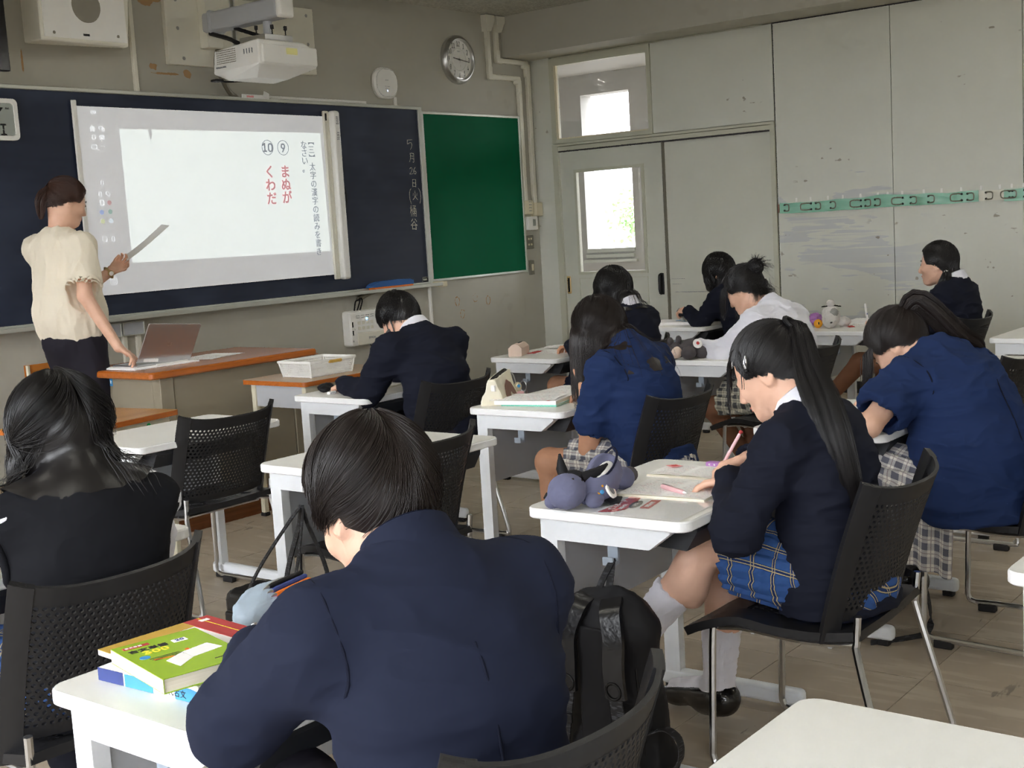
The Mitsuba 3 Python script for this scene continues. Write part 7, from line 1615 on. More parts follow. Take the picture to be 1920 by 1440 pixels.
bandp = [(2.55, 1.77), (2.565, 1.735), (2.60, 1.722), (2.655, 1.730), (2.725, 1.755), (2.73, 1.785), (2.69, 1.782), (2.62, 1.772)]
put('red_band', plate(bandp, Z0 + .0016), 'red_print', t); put('black_oval', plate(list(aff.rotate(aff.scale(Point(2.655, 1.725).buffer(1), .040, .0135), 14).exterior.coords), Z0 + .0024), 'black_print', t)
put('red_label', plate(list(aff.rotate(sbox(2.63, 1.684, 2.715, 1.702).buffer(.004), 12).exterior.coords), Z0 + .0020), 'red_print', t); put('red_ring', plate(list(Point(2.716, 1.776).buffer(.010).exterior.coords), Z0 + .0026), 'pink_print', t)
ex, ey = axes(192 + 6); e2 = axes(102)
put('title', text_on('パスポート', .021, (2.588, 1.757, Z0 + .0024), axes(11)[0], axes(11)[1], .0006, bold=.02), 'white_print', t)
put('subtitle', cat([text_on('国語必携', .0125, (2.600, 1.737, Z0 + .0024), axes(13)[0], axes(13)[1], .0006)]), 'white_print', t)
put('oval_text', text_on('現代文', .010, (2.642, 1.722, Z0 + .0032), axes(14)[0], axes(14)[1], .0005, bold=.02), 'white_print', t); put('label_text', text_on('国語必携', .013, (2.648, 1.688, Z0 + .0028), axes(12)[0], axes(12)[1], .0005), 'white_print', t)
put('film', plate([(2.535, 1.79), (2.54, 1.535), (2.75, 1.545), (2.745, 1.80)], Z0 + .0042, .0003), 'clear_plastic', t)
pen('marker', 'pale pink marker lying on the open workbook', (2.765, 1.640, Z0 + .0165), (2.815, 1.745, Z0 + .0165), 'pink_soft', 'white_print', .0062, 'marker')
t = thing('eraser', 'small lilac patterned eraser at the far right of the ponytail girl\'s desk', 'eraser'); put('block', rbx(3.125, 3.15, 1.745, 1.79, Z0, Z0 + .022, .005), 'purple', t, smooth=30); put('pattern', cat([ball((3.1245, 1.752 + .008 * i, Z0 + .006 + .009 * (i % 2)), .003, 1) for i in range(5)]), 'white_print', t)
pen('mechanical_pencil', 'pale pink mechanical pencil with a red top held by the ponytail girl', (2.955, 1.665, .716), (2.985, 1.600, .838), 'pink_soft', 'chrome_soft', .0048)
put('red_cap', ball((2.986, 1.598, .842), .0055, 2), 'red_print', 'mechanical_pencil', smooth=True)
# --- desk C
t = thing('pencil_case', 'pale pink zipped pencil case on the front-row desk near the wall', 'pencil case')
prof = Polygon([(-.036, 0), (.036, 0), (.038, .006), (.038, .045), (.018, .064), (0, .067), (-.018, .064), (-.038, .045), (-.038, .006)])
ex, ey = axes(24); put('case', xf(ext(prof, .185), frame((5.705, 4.425, Z0), ey * -1, (0, 0, 1), np.cross(ey * -1, (0, 0, 1)))), 'pouch_pink', t, smooth=25)
A = frame((5.705, 4.425, Z0), ey * -1, (0, 0, 1), np.cross(ey * -1, (0, 0, 1))); sgn = A[:3, 2]
put('zipper', tube([V(5.705, 4.425, Z0) + V(0, 0, .030) - sgn * .0015, V(5.705, 4.425, Z0 + .063) - sgn * .001, V(5.705, 4.425, Z0 + .0645) + sgn * .10], .006, 6), 'dark', t); put('zip_tape', tube([V(5.705, 4.425, Z0 + .0635) + sgn * .10, V(5.705, 4.425, Z0 + .0635) + sgn * .184], .003, 6), 'gold', t)
t = thing('paper_sheet', 'printed sheet with red marks on the front-row desk beside the pink pencil case', 'paper'); sheet(t, 'page', (5.78, 4.27), 15, .21, .26, 'printed_page', Z0 + .0006); put('red_band', plate([(5.66, 4.37), (5.67, 4.315), (5.76, 4.34), (5.82, 4.37), (5.80, 4.40)], Z0 + .0014), 'red_print', t)
put('pink_print', plate([(5.84, 4.29), (5.94, 4.33), (5.96, 4.29), (5.86, 4.25)], Z0 + .0014), 'pink_print', t)
t = thing('paper_sheet', 'white booklet page at the back of the pink case desk', 'paper'); sheet(t, 'page', (6.02, 4.36), 12, .18, .2, 'printed_page', Z0 + .004, .006)
pen('red_pen', 'red pen lying on the front-row desk near the wall', (6.03, 4.37, Z0 + .010), (6.02, 4.24, Z0 + .010), 'red_print', None, .006)
# --- desk B
t = thing('canvas_pouch', 'cream canvas zip pouch with a brown half-round patch', 'pouch')
F = Field(); a, b2 = V(3.965, 3.245, 0), V(4.175, 3.335, 0); d = unit(b2 - a); n2 = V(d[1], -d[0], 0)
vv = []
for s_, z_, k_ in ((0, 0, .045), (1, 0, .045), (0, .095, .012), (1, .112, .012)):
    c_ = a + (b2 - a) * (s_ * .98 + .01) + V(0, 0, Z0 + z_ + .004)
    vv += [c_ + n2 * k_, c_ - n2 * k_]
pc_ = h3(m3.Manifold.batch_hull([m3.Manifold.sphere(.005, 10).translate(tuple(q)) for q in vv]).refine_to_length(.012)); put('case', folds(pc_, .007, (25, 25, 18), 4), 'canvas', t, smooth=40)
zt_ = [a + d * .004 + V(0, 0, Z0 + .100), a + (b2 - a) * .5 + V(0, 0, Z0 + .110), b2 + V(0, 0, Z0 + .118)]
put('opening', tube(cr_(zt_, 5), [.006] + [.013] * 9 + [.006], 8), 'dark', t, smooth=True); put('zipper', cat([tube(cr_([q + n2 * .014 + V(0, 0, .003) for q in zt_], 5), .0028, 6), tube(cr_([q - n2 * .014 + V(0, 0, .004) for q in zt_], 5), .0028, 6)]), 'canvas', t, smooth=True)
th = np.linspace(0, np.pi, 22); don = [(.118 + .072 * math.cos(q), .002 + .085 * math.sin(q) * (1 + .04 * math.sin(9 * q))) for q in th] + [(.128 + .026 * math.cos(q), .002 + .034 * math.sin(q)) for q in th[::-1]]
sl_ = (.045 - .012) / .1; nz = unit(n2 + V(0, 0, sl_)); ev = unit(np.cross(nz, d)); ev = ev if ev[2] > 0 else -ev
put('patch', xf(ext(Polygon(don), .003), frame(a + n2 * .0555 + V(0, 0, Z0 + .006), d, ev, np.cross(d, ev))), 'felt_brown', t)
put('tab', rbx(3.955, 3.967, 3.225, 3.245, Z0 + .06, Z0 + .085, .003), 'white_print', t)
t = thing('keychain', 'pink and blue charm hanging from the zip of the canvas pouch', 'keychain'); q = b2 + n2 * .02
put('chain', tube(cr_([q + V(0, 0, Z0 + .115), q + V(.008, -.01, Z0 + .09), q + V(.012, -.016, Z0 + .06)], 4), .003, 6), 'chrome', t, smooth=True); put('charm', cat([ball(q + V(.018, -.02, Z0 + .045), .017, 2, (1, 1, 1.2))]), 'plastic_cream', t, smooth=True); put('blue_dot', ball(q + V(.008, -.034, Z0 + .05), .007, 2), 'blue_print', t, smooth=True); put('pink_charm', ball(q + V(.02, -.03, Z0 + .018), .016, 2, (1.5, .8, .6)), 'pink_soft', t, smooth=True)
t = thing('book', 'mint green booklet at the bottom of the pile beside the canvas pouch', 'book'); closed_book(t, (4.085, 3.10, Z0), 10, .19, .25, .008, 'mint')
t = thing('book', 'thick white workbook in the pile beside the canvas pouch', 'book'); closed_book(t, (4.075, 3.115, Z0 + .008), 14, .20, .27, .016, 'white_print'); put('spine_print', block(V(4.0, 2.985, Z0 + .0245), *axes(14), .05, .012, .0006), 'red_print', t)
t = thing('paper_sheet', 'loose printed sheets on top of the pile beside the canvas pouch', 'paper'); sheet(t, 'page', (4.07, 3.135), 17, .20, .28, 'printed_page', Z0 + .0255, .004)
t = thing('workbook', 'open workbook in front of the long haired girl in blue', 'book'); open_book(t, (4.40, 3.16, Z0), 8, .13, .20, .008)
# steel bottle on the hook of desk C
t = thing('water_bottle', 'black steel bottle with a silver cap hanging under the pink case desk', 'bottle'); bx_, by_ = 5.485, 4.265
put('body', mv(lathe([(0, 0), (.032, 0), (.034, .006), (.034, .15), (.026, .172), (.020, .178), (0, .178)], 24), bx_, by_, .30), 'dark_gloss', t, smooth=40); put('cap', mv(lathe([(.022, .176), (.023, .215), (.020, .22), (0, .22)], 24), bx_, by_, .30), 'chrome', t, smooth=40)
put('ring', tube([(bx_, by_ + .022 * math.cos(q), .545 + .028 * math.sin(q)) for q in np.linspace(0, 2 * np.pi, 20)[:-1]], .0028, 6, True), 'chrome', t, smooth=True)
# --- masked boy
single('glove', folds(Field().ell((4.135, 4.40, Z0 + .018), (.045, .030, .019), None, .01).ell((4.10, 4.37, Z0 + .014), (.03, .025, .014), None, .01).mesh(.005), .004, (40, 40, 40), 2), 'bag_nylon', 'small black cloth pouch at the hand of the masked boy', 'pouch', smooth=True)
t = thing('eraser', 'small white eraser with dotted sleeve before the masked boy', 'eraser'); put('block', rbx(4.03, 4.075, 4.265, 4.285, Z0, Z0 + .013, .003), 'white_print', t, smooth=30); put('dots', cat([ball((4.038 + .011 * i, 4.264, Z0 + .007), .0025, 1) for i in range(4)]), 'grey_print', t)
t = thing('book', 'blue and white books stacked at the far side of the masked boy\'s desk', 'book'); closed_book(t, (4.55, 4.33, Z0), 8, .15, .19, .014, 'tray_black'); 
t = thing('book', 'white booklet with blue stripe on the stack beside the masked boy', 'book'); o, ex, ey = closed_book(t, (4.555, 4.335, Z0 + .014), 12, .15, .19, .018, 'white_print'); put('blue_stripe', block(o + ex * .02 + ey * .02, ex, ey, .10, .03, .0008), 'navy_print', t); put('red_stripe', block(o + ex * .02 + ey * .14, ex, ey, .11, .02, .0008), 'red_print', t)
t = thing('workbook', 'open workbook under the arms of the masked boy', 'book'); open_book(t, (4.33, 4.23, Z0), 4, .12, .18, .006)
# --- white shirt girl's desk
t = thing('plush_pencil_case', 'dark grey fluffy plush pencil case with a round badge', 'plush toy')
F = Field(); c0 = V(5.60, 3.295, Z0)
F.ell(c0 + V(.02, -.02, .05), V(.075, .05, .048), None, .02).ell(c0 + V(-.055, .03, .045), V(.045, .042, .042), None, .02).ell(c0 + V(.11, -.06, .032), V(.04, .03, .03), None, .02)
put('body', folds(F.mesh(.006), .006, (45, 45, 45), 2), 'plush_dark', t, smooth=True)
for q in ((-.045, -.045, .034), (.035, -.075, .03)): put('foot', ball(c0 + V(*q), 1, 3, (.046, .036, .033)), 'plush_dark', t, smooth=True)
for q in ((-.07, .045, .093), (-.03, .02, .098)): put('ear', ball(c0 + V(*q), 1, 2, (.02, .014, .024)), 'plush_dark', t, smooth=True)
put('belly', ball(c0 + V(-.075, .01, .04), 1, 2, (.03, .03, .032)), 'pouch_pink', t, smooth=True)
bd = unit(V(-.6, -.75, .35)); put('badge', xf(lathe([(0, .004), (.022, .003), (.025, 0), (0, 0)], 24), frame(c0 + V(-.005, -.075, .078), unit(np.cross((0, 0, 1), bd)), np.cross(bd, unit(np.cross((0, 0, 1), bd))), bd)), 'white_print', t, smooth=True); put('badge_print', xf(lathe([(0, .0045), (.009, .0045), (.009, .004)], 16), frame(c0 + V(-.006, -.076, .080), unit(np.cross((0, 0, 1), bd)), np.cross(bd, unit(np.cross((0, 0, 1), bd))), bd)), 'red_print', t)
# --- bobbed girl's desk
t = thing('book', 'white textbook with a blue edge on the desk by the sliding door', 'book'); o, ex, ey = closed_book(t, (7.475, 4.43, Z0), 14, .26, .32, .018, 'white_print'); put('blue_edge', block(o - ey * .0008 + V(0, 0, -.018), ex, ey, .26, .0012, .018), 'blue_print', t); put('cover_print', cat([block(o + ex * (.03 + .05 * i) + ey * (.06 + .05 * (i % 3)), ex, ey, .035, .03, .0006) for i in range(4)]), 'blue_print', t)
single('correction_tape', cat([mv(rot(cr.cylinder(.032, .03, sections=24), 90, (1, 0, 0)), 7.52, 4.44, Z0 + .053), rbx(7.52, 7.61, 4.42, 4.46, Z0 + .019, Z0 + .05, .008)]), 'plastic_white', 'white correction tape lying on the textbook by the sliding door', 'correction tape', smooth=30)
t = thing('pencil_case', 'black zipped pencil case in the hand of the bobbed girl', 'pencil case'); put('case', rot(rbx(7.37, 7.56, 4.37, 4.43, .755, .80, .012, 3), 28, (0, 0, 1), (7.45, 4.4, .78)), 'bag_nylon', t, smooth=30); put('zipper', rot(bx(7.38, 7.55, 4.398, 4.402, .7995, .8015), 28, (0, 0, 1), (7.45, 4.4, .78)), 'metal_dull', t)
# --- pigtail girl's desk
t = thing('plush_pencil_case', 'white fluffy dog plush pencil case on the desk by the right wall', 'plush toy'); c0 = V(7.19, 3.235, Z0)
F = Field(); F.ell(c0 + V(.03, -.01, .065), V(.062, .05, .066), None, .02).ell(c0 + V(-.012, -.022, .035), V(.036, .034, .034), None, .015).ell(c0 + V(.085, -.07, .03), V(.05, .035, .03), None, .02)
put('body', folds(F.mesh(.006), .007, (45, 45, 45), 8), 'plush_white', t, smooth=True); put('pompom', ball(c0 + V(.03, -.01, .145), 1, 2, (.028, .026, .024)), 'plush_white', t, smooth=True)
put('nose', ball(c0 + V(-.042, -.042, .036), .0075, 2, (1, 1, .8)), 'eye', t, smooth=True)
for q in ((-.012, .012), (.036, -.028)): put('ear', ball(c0 + V(q[0], q[1], .085), 1, 2, (.013, .017, .035)), 'plush_white', t, smooth=True)
put('zipper', tube([c0 + V(0, .035, .128), c0 + V(.03, -.03, .134), c0 + V(.075, -.055, .124)], .004, 6), 'dark', t); put('grey_patch', ball(c0 + V(.014, -.033, .09), 1, 2, (.035, .03, .03)), 'plastic_grey', t, smooth=True)
single('pompom', folds(cat([ball((7.262, 3.345, Z0 + .045), 1, 3, (.05, .04, .034))]), .012, (70, 70, 70), 2), 'purple', 'magenta fluffy pompom beside the white dog plush', 'pompom', smooth=True)
t = thing('toy_duck', 'small orange toy in front of the magenta pompom', 'toy'); put('body', ball((7.188, 3.295, Z0 + .026), 1, 3, (.026, .026, .027)), 'yellow_orange', t, smooth=True); put('face', ball((7.166, 3.281, Z0 + .03), 1, 2, (.004, .004, .008)), 'eye', t, smooth=True)
t = thing('paper_sheet', 'printed sheet with red heading beside the white dog plush', 'paper'); sheet(t, 'page', (7.36, 3.08), 10, .26, .2, 'printed_page', Z0 + .0006); put('red_print', plate([(7.20, 3.10), (7.29, 3.16), (7.33, 3.14), (7.24, 3.08)], Z0 + .0014), 'red_print', t)
t = thing('book', 'white notebook at the far side of the dog plush desk', 'book'); closed_book(t, (7.56, 3.12, Z0), 6, .18, .22, .018, 'white_print')
pen('pen', 'white pen upright in the hand of the girl with pigtails', (6.985, 2.895, .745), (6.972, 2.905, .862), 'white_print', None, .006); put('blue_band', tube([(6.9795, 2.899, .80), (6.979, 2.8995, .806)], .0065, 8), 'navy_print', 'pen')
# --- bent girl's desk
t = thing('workbook', 'open workbook with a pink stamp on the bent girl\'s desk', 'book'); open_book(t, (4.21, 1.835, Z0), 8, .15, .22, .009); put('pink_stamp', plate([(4.27, 1.875), (4.29, 1.905), (4.33, 1.90), (4.31, 1.87)], Z0 + .015), 'pink_print', t); put('stamp_mark', plate([(4.285, 1.88), (4.297, 1.897), (4.315, 1.893), (4.305, 1.877)], Z0 + .0158), 'red_print', t)
t = thing('paper_sheet', 'folded white page under the elbow of the bent girl', 'paper'); sheet(t, 'page', (3.99, 1.755), 20, .16, .2, 'printed_page', Z0 + .0006, .004)

# --- book pile before the boy in the blazer
t = thing('textbook', 'thick white textbook with a blue spine at the bottom of the book pile', 'book'); o, ex, ey = closed_book(t, (1.285, 1.735, Z0), 3, .205, .26, .022, 'white_print')
sp = o - V(0, 0, .022) - ex * .0012
put('spine_band', block(sp + ey * .0, ex, ey, .0012, .065, .022), 'blue_print', t); put('spine_band', block(sp + ey * .195, ex, ey, .0012, .065, .022), 'navy_print', t); put('spine_picture', block(sp + ey * .12, ex, ey, .0011, .07, .021), 'blue_print', t)
put('spine_title', cat([text_on('現代古文', .014, sp + ey * (.09) + V(-.0002, 0, .011), -ey, (0, 0, 1), .0005)]), 'black_print', t); put('cover_text', text_on('国語必携', .020, o + ex * .10 + ey * .022, ex, ey, .0006, bold=.02), 'navy_print', t)
t = thing('notebook', 'pale grey notebook with turquoise borders in the book pile', 'notebook'); o, ex, ey = closed_book(t, (1.295, 1.705, Z0 + .022), -2, .20, .268, .009, 'plastic_grey')
put('turquoise_band', cat([block(o + ey * .0, ex, ey, .20, .016, .0008), block(o + ey * .248, ex, ey, .20, .02, .0008)]), 'teal_print', t); put('cover_picture', cat([block(o + ex * .02 + ey * .12, ex, ey, .06, .05, .0008), block(o + ex * .05 + ey * .05, ex, ey, .03, .03, .0008)]), 'blue_print', t)
t = thing('notebook', 'dark green booklet with a white border in the book pile', 'notebook'); o, ex, ey = closed_book(t, (1.285, 1.695, Z0 + .031), -10, .19, .265, .010, 'white_print'); put('green_field', cat([block(o + ex * .008 + ey * .008, ex, ey, .06, .05, .0008), block(o + ex * .008 + ey * .20, ex, ey, .174, .055, .0008)]), 'green_dark', t)
t = thing('workbook', 'white workbook with an ochre edge and a red back under the green book', 'book'); o, ex, ey = closed_book(t, (1.282, 1.725, Z0 + .041), -4, .22, .262, .009, 'white_print')
put('ochre_edge', block(o + ey * .225, ex, ey, .17, .037, .0008), 'ochre_cover', t); put('red_band', block(o + ex * .168 + ey * .0, ex, ey, .052, .262, .0009), 'red_print', t); put('gold_line', block(o + ex * .196, ex, ey, .002, .262, .0011), 'yellow_print', t); put('white_title', block(o + ex * .19 + ey * .235, ex, ey, .018, .012, .0012), 'white_print', t)
t = thing('textbook', 'green paperback of old Japanese vocabulary on top of the book pile', 'book'); o, ex, ey = closed_book(t, (1.200, 1.662, Z0 + .050), -13, .148, .205, .024, 'green_cover')
put('page_side', block(o - V(0, 0, .0228) - ex * .0002, ex, ey, .001, .205, .0216), 'page_edge', t)
rr = lambda u, v, w, h_, m, key, dz=.0006: put(key, block(o + ex * u + ey * v, ex, ey, w, h_, dz), m, t)
# the cover is read from the boy's place: its top points to the front
rr(.012, .178, .044, .011, 'red_print', 'red_label'); put('title', text_on('古文単語', .0155, o + ex * .020 + ey * .160, ex, ey, .0007, bold=.03), 'black_print', t)
m = meshkit.text_mesh('300', .0165, .0008, True); put('number', xf(m, frame(o + ex * .028 + ey * .132, ex, ey, (0, 0, 1))), 'yellow_print', t); put('label_text', text_on('古文単語', .007, o + ex * .018 + ey * .1835 + V(0, 0, .0007), ex, ey, .0004), 'white_print', t)
put('blue_dot', plate(list(Point(*(o + ex * .022 + ey * .118)[:2]).buffer(.0085).exterior.coords), o[2]), 'blue_print', t); rr(.088, .154, .024, .016, 'white_print', 'shelf_label'); m = meshkit.text_mesh('20', .009, .0006, True); put('label_number', xf(m, frame(o + ex * .092 + ey * .158 + V(0, 0, .0006), ex, ey, (0, 0, 1))), 'navy_print', t)
pg_ = lambda pts: plate([tuple((o + ex * a + ey * b)[:2]) for a, b in pts], o[2])
put('drawn_book', cat([pg_([(.040, .078), (.075, .098), (.078, .062), (.045, .036)]), pg_([(.076, .099), (.125, .112), (.135, .075), (.079, .063)])]), 'white_print', t); put('drawn_pencil', cat([pg_([(.028, .098), (.06, .092), (.06, .089), (.028, .094)]), pg_([(.085, .110), (.092, .112), (.092, .104), (.086, .103)])]), 'orange', t); put('small_print', cat([block(o + ex * (.024 + .002 * i) + ey * (.104 - .006 * i), ex, ey, .05, .0018, .0005) for i in range(3)] + [block(o + ex * .10 + ey * .028, ex, ey, .035, .002, .0005)]), 'black_print', t)
t = thing('pen_pouch', 'grey see-through pen pouch with pens inside, left of the boy in the blazer', 'pencil case')
F = Field().ell((1.575, 1.865, Z0 + .030), (.085, .058, .032), None, .01).ell((1.50, 1.85, Z0 + .018), (.03, .03, .018), None, .03); pmk = F.mesh(.006); put('net', folds(pmk, .004, (30, 30, 30), 3), 'mesh_pouch', t, smooth=True)
put('zipper', tube(cr_([(1.492, 1.835, Z0 + .026), (1.53, 1.85, Z0 + .052), (1.575, 1.865, Z0 + .063), (1.62, 1.875, Z0 + .060)], 5), .0045, 6), 'plastic_grey', t, smooth=True); put('zip_pull', ball((1.488, 1.826, Z0 + .012), .007, 2), 'chrome', t, smooth=True)
for i, (y, z_, m) in enumerate(((1.800, .040, 'pink'), (1.815, .056, 'orange'), (1.825, .062, 'navy_print'), (1.803, .028, 'purple'), (1.835, .068, 'dark'))):
    pen('pen', ('pink highlighter at the front of the grey pen pouch', 'orange pen in the grey pen pouch', 'navy pen lying over the grey pen pouch', 'violet pen low in the grey pen pouch', 'black pen uppermost on the grey pen pouch')[i], (1.525, y, Z0 + z_), (1.635, y + .012, Z0 + z_ + .004), m, None, .0065 if i == 0 else .005, clip=False)

# ---------------------------------------------------------------- teacher's desk
t = thing('clip_folder', 'white folder under the laptop on the teacher desk', 'folder'); put('board', rbx(3.86, 4.27, 5.50, 5.80, .8048, .812, .002), 'white_print', t); put('sheet', bx(3.88, 4.25, 5.51, 5.78, .812, .8132), 'paper', t); put('pen', tube([(4.0, 5.508, .818), (4.20, 5.512, .818)], .005, 8), 'plastic_white', t, smooth=40)
t = thing('laptop', 'silver laptop open on the teacher desk, its lid towards the class', 'laptop')
lx0, lx1, ly = 3.905, 4.235, 5.545
put('base', rbx(lx0, lx1, ly, ly + .21, .8134, .824, .004), 'silver_laptop', t, smooth=30); put('keyboard', bx(lx0 + .02, lx1 - .02, ly + .02, ly + .12, .8236, .8246), 'plastic_grey', t)
td = math.radians(27); ez = V(.10, -math.sin(td), math.cos(td)); ez = unit(ez); exl = unit(V(1, .0, -.10)); en = np.cross(exl, ez)
lid = xf(bev(rrect(.33, .225, .008), .006, .0015), frame(V((lx0 + lx1) / 2, ly, .826) + ez * .1125, exl, ez, np.cross(exl, ez))); put('lid', lid, 'silver_laptop', t, smooth=30)
nn_ = np.cross(exl, ez); nn_ = nn_ if nn_[1] < 0 else -nn_; cc = V((lx0 + lx1) / 2, ly, .826) + ez * .108 + nn_ * .0064
off_ = 0.0 if np.cross(exl, ez)[1] < 0 else -.0002
put('emblem', cat([xf(bx(a, a + .011, b, b + .011, -.0004, .0004), frame(cc, exl, ez, np.cross(exl, ez))) for a in (-.0118, .0008) for b in (-.0118, .0008)]), 'chrome', t)
put('asset_label', xf(bx(-.13, -.04, -.104, -.086, -.0004, .0004), frame(cc, exl, ez, np.cross(exl, ez))), 'white_print', t); put('display', xf(bx(-.14, .14, -.09, .09, -.0004, .0004), frame(cc - nn_ * .0068, exl, ez, np.cross(exl, ez))), 'dark_gloss', t)
t = thing('paper_sheet', 'white printed sheets lying right of the laptop on the teacher desk', 'paper'); sheet(t, 'page', (4.45, 5.65), 22, .30, .21, 'printed_page', .8062, .003); sheet(t, 'page', (4.49, 5.66), 16, .30, .21, 'paper', .8052)
t = thing('handout', 'white handout held up in the hand of the standing woman', 'paper'); P4 = np.array([[(4.242, 6.02, 1.394), (4.178, 5.93, 1.358)], [(4.367, 6.02, 1.470), (4.282, 5.93, 1.420)], [(4.491, 6.02, 1.549), (4.481, 5.93, 1.540)]], float)
u_ = np.linspace(0, 2, 13); gr = np.stack([np.stack([np.interp(u_, [0, 1, 2], P4[:, k, a]) for a in range(3)], -1) for k in (0, 1)], 1); wv = np.sin(u_ / 2 * np.pi)[:, None, None] * V(0, .006, -.008); gr = gr + wv
put('sheet', cat([grid_mesh(gr), flip(grid_mesh(gr + (0, .0006, -.0006)))]), 'paper', t, smooth=True)
# basket
t = thing('basket', 'white plastic lattice basket on the old school desk', 'basket'); ox, oy, oz = 4.375, 4.755, .7205; bw, bd_, bh = .285, .205, .085
def wall_(p0, p1, lean, nu): 
    p0, p1 = V(*p0), V(*p1); d = unit(p1 - p0); L = np.linalg.norm(p1 - p0); n_ = V(d[1], -d[0], 0)
    return perf(lambda u, v: p0[None] + d[None] * u[:, None] * 1.0 + n_[None] * (v[:, None] * lean) + V(0, 0, 1)[None] * v[:, None], 0, L, .008, bh - .012, nu, 6, .62, .003)
put('wall', wall_((ox, oy, oz), (ox + bw, oy, oz), .18, 26), 'plastic_white', t); put('wall', wall_((ox + bw, oy, oz), (ox + bw, oy + bd_, oz), .18, 18), 'plastic_white', t); put('wall', wall_((ox + bw, oy + bd_, oz), (ox, oy + bd_, oz), .18, 26), 'plastic_white', t); put('wall', wall_((ox, oy + bd_, oz), (ox, oy, oz), .18, 18), 'plastic_white', t)
l_ = .18 * bh; rm = [(ox - l_, oy - l_, oz + bh), (ox + bw + l_, oy - l_, oz + bh), (ox + bw + l_, oy + bd_ + l_, oz + bh), (ox - l_, oy + bd_ + l_, oz + bh)]
put('rim', cat([rbx(rm[0][0] - .006, rm[1][0] + .006, rm[0][1] - .006, rm[0][1] + .004, oz + bh - .014, oz + bh, .003), rbx(rm[0][0] - .006, rm[1][0] + .006, rm[2][1] - .004, rm[2][1] + .006, oz + bh - .014, oz + bh, .003), rbx(rm[0][0] - .006, rm[0][0] + .004, rm[0][1], rm[2][1], oz + bh - .014, oz + bh, .003), rbx(rm[1][0] - .004, rm[1][0] + .006, rm[0][1], rm[2][1], oz + bh - .014, oz + bh, .003)]), 'plastic_white', t, smooth=30)
put('floor', rbx(ox, ox + bw, oy, oy + bd_, oz, oz + .008, .003), 'plastic_white', t); put('handle', rbx(ox + .11, ox + .20, oy - l_ - .010, oy - l_ + .002, oz + bh - .022, oz + bh - .006, .004), 'ochre_cover', t, smooth=30)
for a, b, c_, d_ in ((ox, oy, ox - l_, oy - l_), (ox + bw, oy, ox + bw + l_, oy - l_), (ox + bw, oy + bd_, ox + bw + l_, oy + bd_ + l_), (ox, oy + bd_, ox - l_, oy + bd_ + l_)): put('post', tube([(a, b, oz), (c_, d_, oz + bh - .005)], .005, 6), 'plastic_white', t)

# ---------------------------------------------------------------- bags
def strap(pts, w=.03, th=.003, side=(0, 1, 0), n=6): return tube(cr_(pts, n), 0, flat=(w, th), side=side)
t = thing('backpack', 'black backpack hanging from the hook of the ponytail girl\'s desk', 'backpack')
F = Field(); c0 = V(2.485, 1.715, .27)
F.cone((2.50, 1.715, .40), (2.505, 1.715, .12), .125, .150, .03, ((1, 0, 0), .55)); F.ell((2.50, 1.715, .44), (.075, .125, .075), None, .04); F.ell((2.505, 1.715, .10), (.085, .160, .075), None, .04); F.cone((2.54, 1.715, .36), (2.54, 1.715, .12), .085, .10, .03, ((1, 0, 0), .55))
pk = folds(F.mesh(.007, [(V(0, 0, .03), V(0, 0, -1))]), .008, (12, 12, 9), 5); put('body', pk, 'bag_nylon', t, smooth=True)
put('back_pad', rbx(2.418, 2.43, 1.668, 1.762, .14, .45, .006), 'bag_nylon', t, smooth=30)
for s in (-1, 1):
    yy = 1.715 + s * .068
    pts = [(2.46, 1.715 + s * .035, .515), (2.428, 1.715 + s * .05, .49), (2.408, yy, .43), (2.402, yy, .36), (2.404, yy + s * .004, .29)]
    put('shoulder_strap', strap(pts, .055, .012), 'bag_leather', t, smooth=50)
    put('strap_end', strap([(2.404, yy, .30), (2.402, yy + s * .012, .22), (2.41, yy + s * .03, .15), (2.425, yy + s * .055, .07)], .036, .004), 'strap_web', t, smooth=50)
    put('ring', tube([(2.396, yy + .020 * math.cos(q), .31 + .020 * math.sin(q)) for q in np.linspace(0, 2 * np.pi, 17)[:-1]], .0036, 6, True), 'dark', t, smooth=True)
    put('buckle', rbx(2.392, 2.40, yy + s * .01 - .022, yy + s * .01 + .022, .205, .23, .003), 'dark', t)
put('zip_line', tube(cr_([(2.452, 1.60, .12), (2.452, 1.612, .30), (2.46, 1.635, .45), (2.47, 1.70, .505), (2.46, 1.79, .45), (2.452, 1.825, .3), (2.452, 1.84, .12)], 6), .003, 6), 'dark', t, smooth=True)
put('hang_loop', cat([strap([(2.47, 1.735, .51), (2.53, 1.748, .545), (2.578, 1.752, .575)], .018, .003, (0, 1, 0)), strap([(2.47, 1.70, .51), (2.54, 1.735, .548), (2.582, 1.757, .575)], .018, .003, (0, 1, 0))]), 'strap_web', t)
put('loose_strap', strap([(2.45, 1.585, .20), (2.46, 1.545, .215), (2.47, 1.515, .19), (2.47, 1.515, .14), (2.465, 1.55, .105), (2.455, 1.60, .11)], .026, .003, (1, 0, 0)), 'strap_web', t, smooth=50)
t = thing('school_bag', 'black leather school bag with long striped handles hanging at the empty middle desk', 'bag')
bag = rbx(2.50, 2.665, 2.79, 3.215, .07, .325, .035, 4); put('body', folds(bag.subdivide_to_size(.02) if hasattr(bag, 'subdivide_to_size') else bag, .006, (9, 9, 9), 3), 'bag_leather', t, smooth=50)
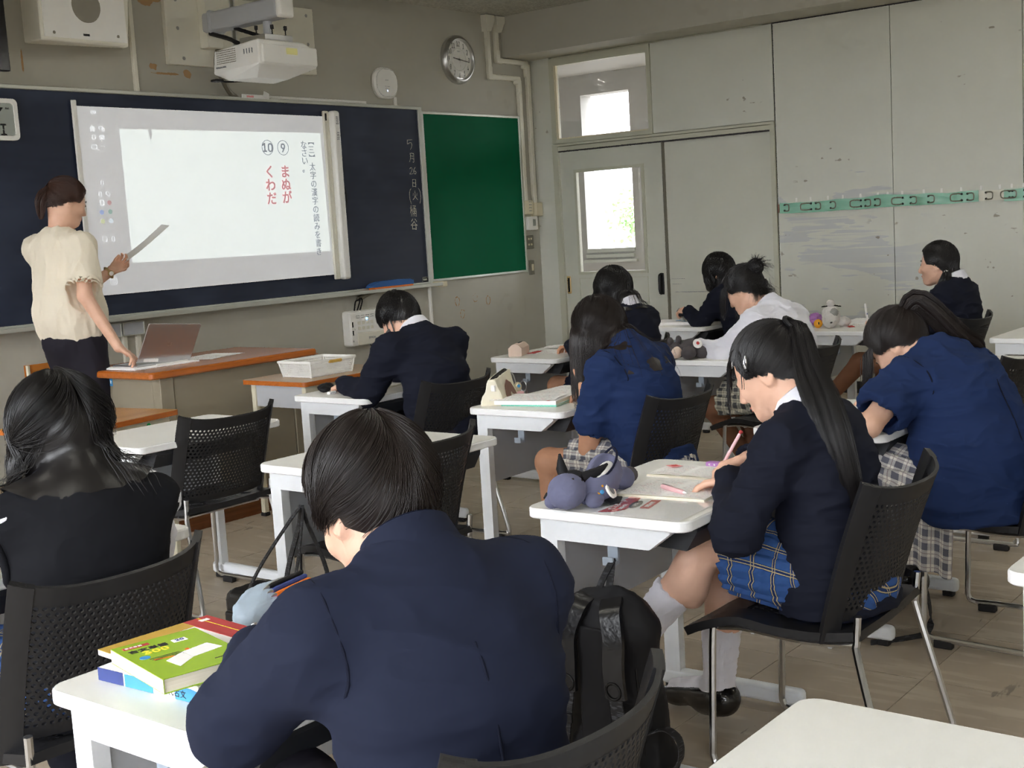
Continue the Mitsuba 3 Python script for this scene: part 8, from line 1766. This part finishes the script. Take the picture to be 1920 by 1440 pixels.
put('front_pocket', rbx(2.478, 2.50, 2.82, 3.185, .09, .265, .018, 3), 'bag_leather', t, smooth=40); put('piping', tube([(2.478, 2.85, .268), (2.474, 3.0, .272), (2.478, 3.16, .268)], .005, 6), 'bag_leather', t, smooth=True)
put('handle', strap([(2.476, 3.13, .20), (2.482, 3.11, .27), (2.53, 3.06, .40), (2.60, 3.005, .52), (2.655, 2.985, .578), (2.64, 2.965, .54), (2.57, 2.93, .40), (2.482, 2.90, .27), (2.476, 2.89, .20)], .026, .004, (.5, .85, 0), 8), 'strap_web', t, smooth=50); put('handle', strap([(2.664, 3.12, .25), (2.662, 3.06, .40), (2.658, 3.0, .52), (2.66, 2.985, .582), (2.662, 2.96, .52), (2.664, 2.90, .40), (2.666, 2.87, .25)], .026, .004, (.3, .95, 0), 8), 'strap_web', t, smooth=50)
for z_ in (.205, .225): put('rivet', ball((2.472, 3.127 - (z_ - .205) * .4, z_), .006, 2), 'chrome', t, smooth=True)
t = thing('school_bag', 'black bag hanging from the bent girl\'s desk with a strap trailing to the floor', 'bag')
put('body', folds(rbx(3.70, 3.825, 1.60, 1.93, .16, .52, .04, 4).subdivide_to_size(.03), .008, (9, 9, 9), 6), 'bag_nylon', t, smooth=50); put('strap', strap([(3.75, 1.60, .42), (3.82, 1.50, .30), (3.90, 1.47, .24), (3.97, 1.46, .12), (3.98, 1.47, .02), (3.9, 1.53, .006), (3.82, 1.60, .006)], .022, .003, (0, 0, 1)), 'strap_web', t, smooth=50); put('buckle', rbx(3.87, 3.93, 1.455, 1.485, .225, .255, .006), 'dark', t)
put('hang_loop', strap([(3.78, 1.74, .51), (3.81, 1.76, .55), (3.846, 1.775, .575)], .018, .003), 'strap_web', t)
t = thing('school_bag', 'black bag hanging behind the desk of the long haired girl in blue', 'bag'); put('body', folds(rbx(4.585, 4.70, 2.96, 3.25, .14, .53, .04, 4).subdivide_to_size(.03), .008, (9, 9, 9), 2), 'bag_nylon', t, smooth=50); put('hang_loop', strap([(4.63, 3.08, .52), (4.57, 3.09, .56), (4.545, 3.10, .575)], .018, .003), 'strap_web', t)
